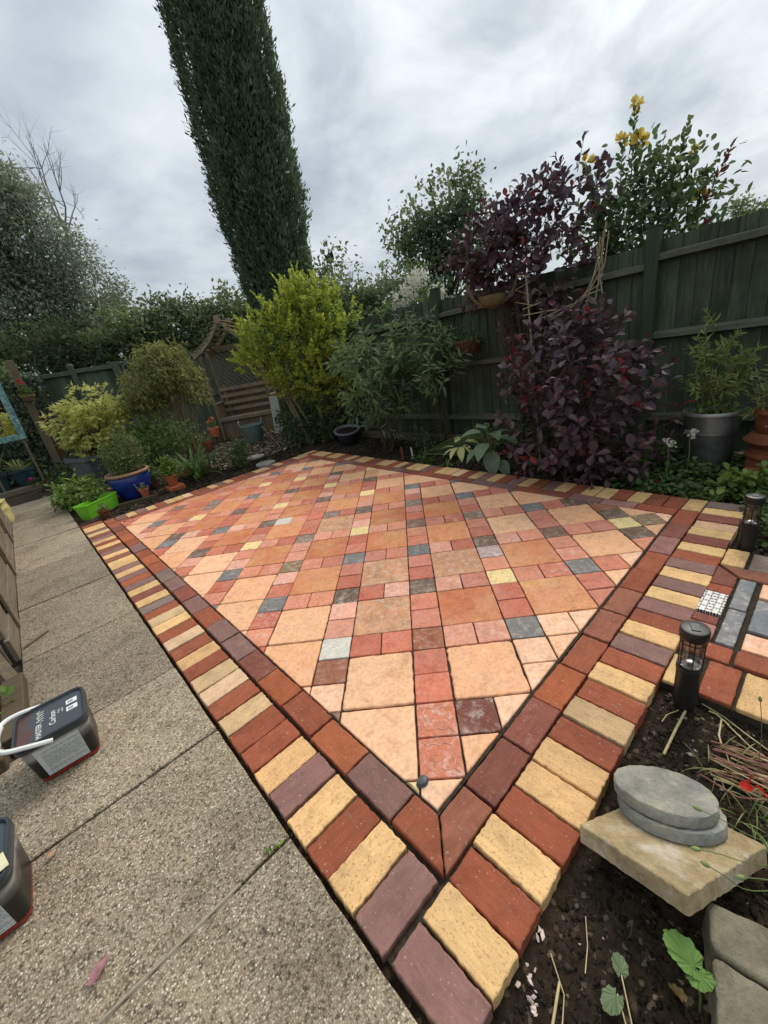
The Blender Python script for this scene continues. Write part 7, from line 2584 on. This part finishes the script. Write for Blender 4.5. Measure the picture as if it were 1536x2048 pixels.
def cane(pts, r_=0.005):
    G().tube([(p[0] - 0.14, p[1] - 0.08, p[2]) for p in pts], r_, 5).build('cane', M_WILLOW, ob_)
for pl_ in ([(3.18, 0.44, 1.9), (3.18, 0.44, 1.64), (3.15, 0.5, 1.52), (3.11, 0.61, 1.4), (3.02, 0.8, 1.31)], [(3.18, 0.42, 1.96), (3.17, 0.45, 1.68), (3.13, 0.55, 1.47), (3.06, 0.72, 1.34)],
            [(3.19, 0.4, 1.89), (3.18, 0.42, 1.67), (3.16, 0.47, 1.49)], [(3.17, 0.46, 1.87), (3.17, 0.47, 1.68), (3.18, 0.43, 1.44)], [(3.16, 0.48, 1.8), (3.17, 0.45, 1.62), (3.16, 0.48, 1.41)],
            [(2.91, 1.01, 1.39), (3.04, 0.76, 1.39)], [(2.97, 0.9, 1.34), (3.0, 0.84, 1.41)], [(2.99, 0.86, 1.34), (3.09, 0.64, 1.41)], [(3.04, 0.75, 1.34), (3.07, 0.7, 1.37)],
            [(2.89, 1.04, 1.72), (2.94, 0.95, 1.69)], [(2.91, 1.0, 1.71), (2.94, 0.95, 1.65), (2.88, 1.06, 1.61), (2.94, 0.96, 1.55), (2.88, 1.06, 1.51), (2.95, 0.94, 1.46)], [(2.91, 1.01, 1.44), (2.98, 0.87, 1.47)],
            [(3.13, 0.55, 1.41), (3.16, 0.47, 1.42)], [(3.12, 0.57, 1.45), (3.18, 0.44, 1.48)], [(3.13, 0.56, 1.47), (3.18, 0.43, 1.53)], [(3.16, 0.47, 1.56), (3.18, 0.42, 1.59)], [(3.09, 0.64, 1.4), (3.15, 0.52, 1.46)]):
    cane(pl_)
# the obelisk's two uprights reach the ground
cane([(3.19, 0.42, 1.95), (3.16, 0.70, 0.8), (3.14, 0.85, -0.05)], 0.007)
cane([(2.93, 0.98, 1.70), (2.98, 0.95, 0.8), (3.02, 0.93, -0.05)], 0.007)

# ================================================================== SMALL THINGS
M_DRY = plain_mat('dry_stem', srgb(190, 172, 128), 0.8, 0.2, 0.2, 40)
M_DRYR = plain_mat('dry_red_stem', srgb(142, 100, 84), 0.8, 0.2, 0.25, 30)
M_SHELL = plain_mat('broken_shell', srgb(214, 196, 182), 0.5, 0.35, 0.2, 60)


def gz(x, y, h=0.004):
    return (x, y, soil_z(x, y) + h)


# dried stalks on the near bed
for k, (pts, r_, l) in enumerate((
        ([(0.401, -0.974), (0.30, -0.968), (0.181, -0.963)], 0.0042, 'thick pale dried stalk lying between the bollard light and the round stones'),
        ([(0.46, -1.006), (0.451, -1.071), (0.41, -1.13), (0.381, -1.20)], 0.0022, 'long thin pale stalk lying before the big red brick'),
        ([(0.428, -1.068), (0.357, -1.074), (0.302, -1.093)], 0.003, 'crooked pale stalk lying across the bed behind the round stones'),
        ([(0.42, -1.085), (0.37, -1.15), (0.34, -1.22)], 0.0022, 'thin straight stalk lying beside the crooked stalk'),
        ([(0.44, -1.03), (0.443, -1.05), (0.42, -1.09)], 0.003, 'short dry stalk with a seed head by the big red brick'),
        ([(0.38, -0.955), (0.34, -0.93), (0.30, -0.925)], 0.0016, 'wiry dry root curling at the foot of the bollard light'),
        ([(-0.52, -0.92), (-0.56, -0.97), (-0.60, -0.985), (-0.66, -0.99)], 0.0013, 'thin pale root winding over the dark soil'),
        ([(-0.40, -0.95), (-0.45, -0.975), (-0.50, -0.99)], 0.0012, 'fine root lying near the broken shells'),
        ([(-0.55, -0.955), (-0.63, -0.975)], 0.003, 'straight dry twig lying beside the broken shells'))):
    p3 = [gz(x, y, 0.006 + r_) for x, y in pts]
    G().tube(p3, [r_] * len(p3), 6).thing('dry_stalk', M_DRY, l, 'stalk', group='dried stalks on the near bed')
rng = np.random.default_rng(301)
bun = empty('dry_stem_bundle', (0.27, -1.20, -0.04), 'tangle of reddish dead stems behind the round stones', 'stems')
for k in range(26):
    a = (0.16 + rng.uniform(0, 0.16), -1.06 - rng.uniform(0, 0.06))
    b_ = (a[0] + rng.uniform(-0.04, 0.10), a[1] - rng.uniform(0.12, 0.34))
    zz_ = rng.uniform(0.004, 0.04)
    m_ = ((a[0] + b_[0]) / 2 + rng.normal() * 0.015, (a[1] + b_[1]) / 2)
    G().tube([gz(*a, zz_), gz(*m_, zz_ + 0.012), gz(*b_, zz_)], rng.uniform(0.0015, 0.004), 5).build('stem', M_DRYR if k % 3 else M_DRY, bun)
blades('thin_grass', (0.22, -1.15, -0.05), 40, 0.10, 0.003, L_GRASS, 'wispy yellow green grass among the dead stems', 302, 1.2, 0.5, rad=0.06)
blades('thin_grass', (0.10, -1.25, -0.05), 30, 0.10, 0.003, L_FRESH, 'wispy green grass beyond the sandstone slab', 303, 1.2, 0.5, rad=0.05)
rp = empty('poppy_petal', (0.172, -1.177, -0.03), 'fallen scarlet poppy petals beside the round stones', 'petal')
P = np.array([(0.172, -1.165, 0.0), (0.18, -1.18, 0.0), (0.165, -1.18, 0.005), (0.178, -1.172, 0.008)])
leaf_part('petal', P, np.array([(-1, .3, .5), (-.6, -.6, .4), (-.8, .8, .6), (-.3, .1, .9)]), np.array([.05, .045, .045, .04]), 'round', L_REDP, rp, rng, None, 0.2, None)

# poppy seed heads on thin stems that lean in from beyond the slab
M_POP = plain_mat('poppy_head', srgb(126, 138, 84), 0.6, 0.3, 0.15, 40)
for k, (h_, mid, l) in enumerate((((-0.166, -1.103, 0.24), (-0.15, -1.19, 0.22), 'green poppy head nodding over the lower round stone'),
                                  ((-0.256, -1.119, 0.24), (-0.22, -1.19, 0.23), 'green poppy head over the middle of the sandstone slab'),
                                  ((-0.265, -1.138, 0.22), (-0.24, -1.20, 0.17), 'small green poppy head beside the slab corner'),
                                  ((-0.243, -1.191, 0.22), (-0.20, -1.26, 0.22), 'pale green hairy poppy head over the concrete block'),
                                  ((0.302, -1.150, 0.20), (0.295, -1.17, 0.08), 'upright poppy seed head in front of the yellow brick'))):
    base = (0.06, -1.42, -0.05) if k < 4 else (0.29, -1.18, -0.05)
    root = empty('poppy', base, l, 'poppy', 'poppy seed heads')
    b0, m0, e0 = np.array(base), np.array(mid), np.array(h_)
    pts = [b0, (b0 + m0) / 2 + np.array([0, 0, 0.06 if k < 4 else 0]), m0, (m0 + e0) / 2 + np.array([0, 0, 0.008]), e0]
    sm_ = []
    for i in range(4):
        for q in range(4):
            sm_.append(pts[i] * (1 - q / 4) + pts[i + 1] * q / 4)
    sm_.append(pts[-1])
    for _ in range(3):
        sm_ = [sm_[0]] + [(sm_[i - 1] + sm_[i] * 2 + sm_[i + 1]) / 4 for i in range(1, len(sm_) - 1)] + [sm_[-1]]
    G().tube(sm_, 0.0010, 5).build('stem', M_STEMG, root)
    d = Vector(sm_[-1] - sm_[-2]).normalized()
    Mq = d.to_track_quat('Z', 'Y').to_matrix().to_4x4()
    Mq.translation = Vector(e0)
    G().lathe([(0, -0.002), (0.0035, 0), (0.0048, 0.006), (0.0042, 0.011), (0.002, 0.0155), (0, 0.0165)], 10).turned(Mq).build('seed_head', M_POP, root)

# mallow seedlings
def crinkled_leaf(name, L, W, mat, fold, seed=1):
    """round scalloped leaf with raised folds between radiating veins"""
    rr = random.Random(seed)
    g = G()
    nr, na = 7, 40
    vs, fs = [(0, 0, 0)], []
    ph = rr.uniform(0, 6)
    for i in range(1, nr + 1):
        t_ = i / nr
        for j in range(na + 1):
            a = math.radians(-158 + 316 * j / na)
            lobe = 1 + 0.055 * math.cos(a * 9 + ph) + 0.03 * math.cos(a * 23)
            r_ = t_ * (1 + (lobe - 1) * t_ ** 2)
            x = 0.42 * L + 0.58 * L * r_ * math.cos(a) - 0.30 * L * (1 - t_) * 1.0
            y = 0.5 * W * r_ * math.sin(a)
            z = 0.035 * L * math.cos(a * 9) * t_ + fold * abs(y) * 0.8 - 0.20 * L * (x / L) ** 2 + 0.03 * L * math.sin(a * 3 + ph) * t_
            vs.append((x, y, z))
    m_ = na + 1
    for j in range(na):
        fs.append((0, 1 + j, 2 + j))
    for i in range(nr - 1):
        for j in range(na):
            p = 1 + i * m_ + j
            fs.append((p, p + m_, p + m_ + 1, p + 1))
    g._add(vs, fs, True)
    me = bpy.data.meshes.new(name)
    me.from_pydata(g.v, [], g.f)
    me.polygons.foreach_set('use_smooth', g.sm)
    me.update()
    me.materials.append(mat)
    return me


def shard(L, seed):
    rr = random.Random(seed)
    n = rr.choice([4, 5, 6])
    pts = sorted(rr.uniform(0, 2 * math.pi) for _ in range(n))
    if max(b - a for a, b in zip(pts, pts[1:] + [pts[0] + 2 * math.pi])) > 2.6:
        pts = [2 * math.pi * k / n + rr.uniform(-0.3, 0.3) for k in range(n)]
    k = rr.uniform(0.35, 0.8)
    top = [(L * math.cos(a) * rr.uniform(0.8, 1.1), L * k * math.sin(a) * rr.uniform(0.8, 1.1), L * 0.12 * rr.uniform(0.3, 1.6)) for a in pts]
    bot = [(x * 0.96, y * 0.96, z - 0.0016) for x, y, z in top]
    g = G()
    g._add(top + bot + [(0, 0, L * 0.28)], [(i, (i + 1) % n, 2 * n) for i in range(n)] + [tuple(range(n, 2 * n))[::-1]] + [(n + i, n + (i + 1) % n, (i + 1) % n, i) for i in range(n)])
    me = g.mesh('shell')
    me.materials.append(M_SHELL)
    return me


M_MAL = ribbed_leaf_mat('mallow_leaf', (0.09, 0.18, 0.03), (0.26, 0.42, 0.10), None, 0.008)
M_MALD = ribbed_leaf_mat('dull_mallow_leaf', (0.10, 0.14, 0.06), (0.26, 0.32, 0.17), None, 0.005)
ms = empty('mallow_seedling', (-0.395, -1.178, -0.055), 'bright green crinkled mallow leaf on an upright stalk by the concrete block', 'seedling')
G().tube([(-0.395, -1.178, -0.055), (-0.39, -1.172, 0.0), (-0.372, -1.158, 0.045)], 0.0025, 6).build('stalk', M_STEMG, ms)
for az, el, L, W, z in ((75, 22, 0.066, 0.060, 0.045), (215, 5, 0.030, 0.050, 0.045)):
    o = link_mesh('leaf', crinkled_leaf('leaf', L, W, M_MAL, 0.25), None, ms)
    o.location = (0.023, 0.020, 0.10)
    o.rotation_euler = (0.1, -math.radians(el), math.radians(az))
ms = empty('mallow_seedling', (-0.478, -1.111, -0.055), 'dull green lobed mallow leaves lying on two thin pale stalks', 'seedling')
for p_, az, el, L, W in (((-0.49, -1.052, -0.02), 165, 5, 0.042, 0.040), ((-0.455, -1.048, -0.02), 30, 10, 0.036, 0.032)):
    G().tube([(-0.60, -1.145, -0.055), ((-0.60 + p_[0]) / 2, (-1.145 + p_[1]) / 2, -0.022), p_], 0.0016, 5).build('stalk', M_DRY, ms)
    o = link_mesh('leaf', crinkled_leaf('leaf', L, W, M_MALD, 0.15), None, ms)
    o.location = Vector(p_) - Vector((-0.478, -1.111, -0.055))
    o.rotation_euler = (0.15, -math.radians(el), math.radians(az))
sd = empty('tiny_seedling', (-0.375, -1.035, -0.055), 'tiny two leaved seedling in the shade of the sandstone slab', 'seedling')
leaf_part('leaf', np.array([(-0.375, -1.035, -0.045), (-0.375, -1.035, -0.045)]), np.array([(0.75, -0.1, 0.6), (0.4, 0.6, 0.6)]), np.array([0.035, 0.018]), 'lance', L_MID, sd, rng, None, 0.5, None)
# broken white shells and a curled dead leaf
for k in range(15):
    x, y = (-0.605 + rng.normal() * 0.022, -0.918 + rng.normal() * 0.018) if k < 12 else (-0.50 + rng.normal() * 0.015, -0.882 + rng.normal() * 0.008)
    me = shard(rng.uniform(0.005, 0.012), k)
    o = link_mesh('shell', me, None)
    o.location = gz(x, y, 0.008)
    o.rotation_euler = (rng.normal() * 0.5, rng.normal() * 0.4, rng.random() * 6.28)
    tag(o, 'small piece of broken pale shell on the soil by the border corner' if k < 12 else 'small pale shell fragment lying against the red border brick', 'shell', 'broken shells on the near bed')
o = link_mesh('dead_leaf', crinkled_leaf('dead_leaf', 0.035, 0.025, plain_mat('dead_leaf', srgb(140, 116, 74), 0.7, 0.2, 0.3, 50), 0.6), None)
o.location = gz(-0.405, -1.150, 0.012)
o.rotation_euler = (0.4, 0.2, 1.0)
tag(o, 'curled tan dead leaf on the soil by the mallow stalk', 'leaf')
# fallen petals on the path
M_PET = plain_mat('fallen_petal', srgb(150, 104, 108), 0.7, 0.2, 0.3, 50, 0, 0.3)
M_PET2 = plain_mat('tan_petal', srgb(176, 132, 104), 0.7, 0.2, 0.3, 50, 0, 0.3)
for x, y, L, W, mm, rz, l in ((-1.334, -0.158, 0.055, 0.026, M_PET, 0.65, 'fallen mauve pink petal lying on the concrete path'), (-1.392, 0.30, 0.024, 0.017, M_PET2, 0.5, 'small tan fallen petal on the path near the tagged tub')):
    o = link_mesh('fallen_petal', hosta_leaf('fallen_petal', L, W, mm, 0.10, 9, 7), None)
    o.location = (x, y, 0.012)
    o.rotation_euler = (0, 0.12 - 0.25, rz)
    tag(o, l, 'petal')
# weeds and moss in the path joints
for k, (x, y, n_, s, l) in enumerate(((-0.868, -0.238, 9, 0.016, 'tiny green weed in the path joint near the border'), (-1.06, 0.36, 10, 0.009, 'mossy sprouts in the joint beside the Carbon tub'), (-1.25, 0.36, 8, 0.008, 'thin moss in the same joint towards the tagged tub'), (-1.20, 1.02, 6, 0.02, 'yellowing weed at the joint behind the Carbon tub'))):
    rt_ = empty('joint_weed', (x, y, -0.01), l, 'weed', 'weeds in the path joints')
    P = np.tile(np.array([x, y, 0.0]), (n_, 1)) + rng.normal(size=(n_, 3)) * np.array([0.012, 0.004, 0.002])
    leaf_part('leaves', P, rng.normal(size=(n_, 3)) + np.array([0, 0, 0.4]), rng.uniform(0.8, 1.3, n_) * s, 'round', L_FRESH if k != 3 else L_GRASS, rt_, rng, None, 0.6)
# weeds at the low bed on the left
bush('bed_weeds', (-1.56, 1.35, 0.0), [(-1.56, 1.35, 0.10, 0.10), (-1.62, 1.55, 0.15, 0.12), (-1.54, 1.15, 0.06, 0.06)], 26, 4, 0.025, 0.045, 'round', L_FRESH, 'round leaved weeds growing at the end of the raised bed', 311, flat=0.7)
for k in range(5):
    g = G().lathe([(0, 0), (0.008, 0.002), (0.011, 0.007), (0.006, 0.012), (0, 0.013)], 9, (0, 0, 0), 1.3, 0.9, 0.1, k)
    o = g.thing('pebble', M_SHELL if k % 2 else M_SLATE, 'small pale pebble in the low bed behind the Carbon tub', 'pebble', group='pebbles behind the tub')
    o.location = (-1.50 - 0.03 * rng.random() - 0.02 * (k % 4), 1.02 + 0.05 * k, -0.01)
M_MORTAR = plain_mat('mortar_smear', (0.31, 0.265, 0.195), 0.95, 0.1, 0.2, 60, 0, 0.3)
g = G()
ring = []
for k in range(25):
    x = -1.34 + k * 0.015
    ring.append([(x, -0.243 - 0.006 - 0.003 * math.sin(k * 1.3), -0.006), (x, -0.243 - 0.003, 0.0012), (x, -0.243 + 0.004, 0.0012), (x, -0.243 + 0.006 + 0.002 * math.sin(k * 2.1), -0.006)])
g.loft(ring)
g.thing('mortar_smear', M_MORTAR, 'pale mortar filling part of the nearest path joint', 'mortar')
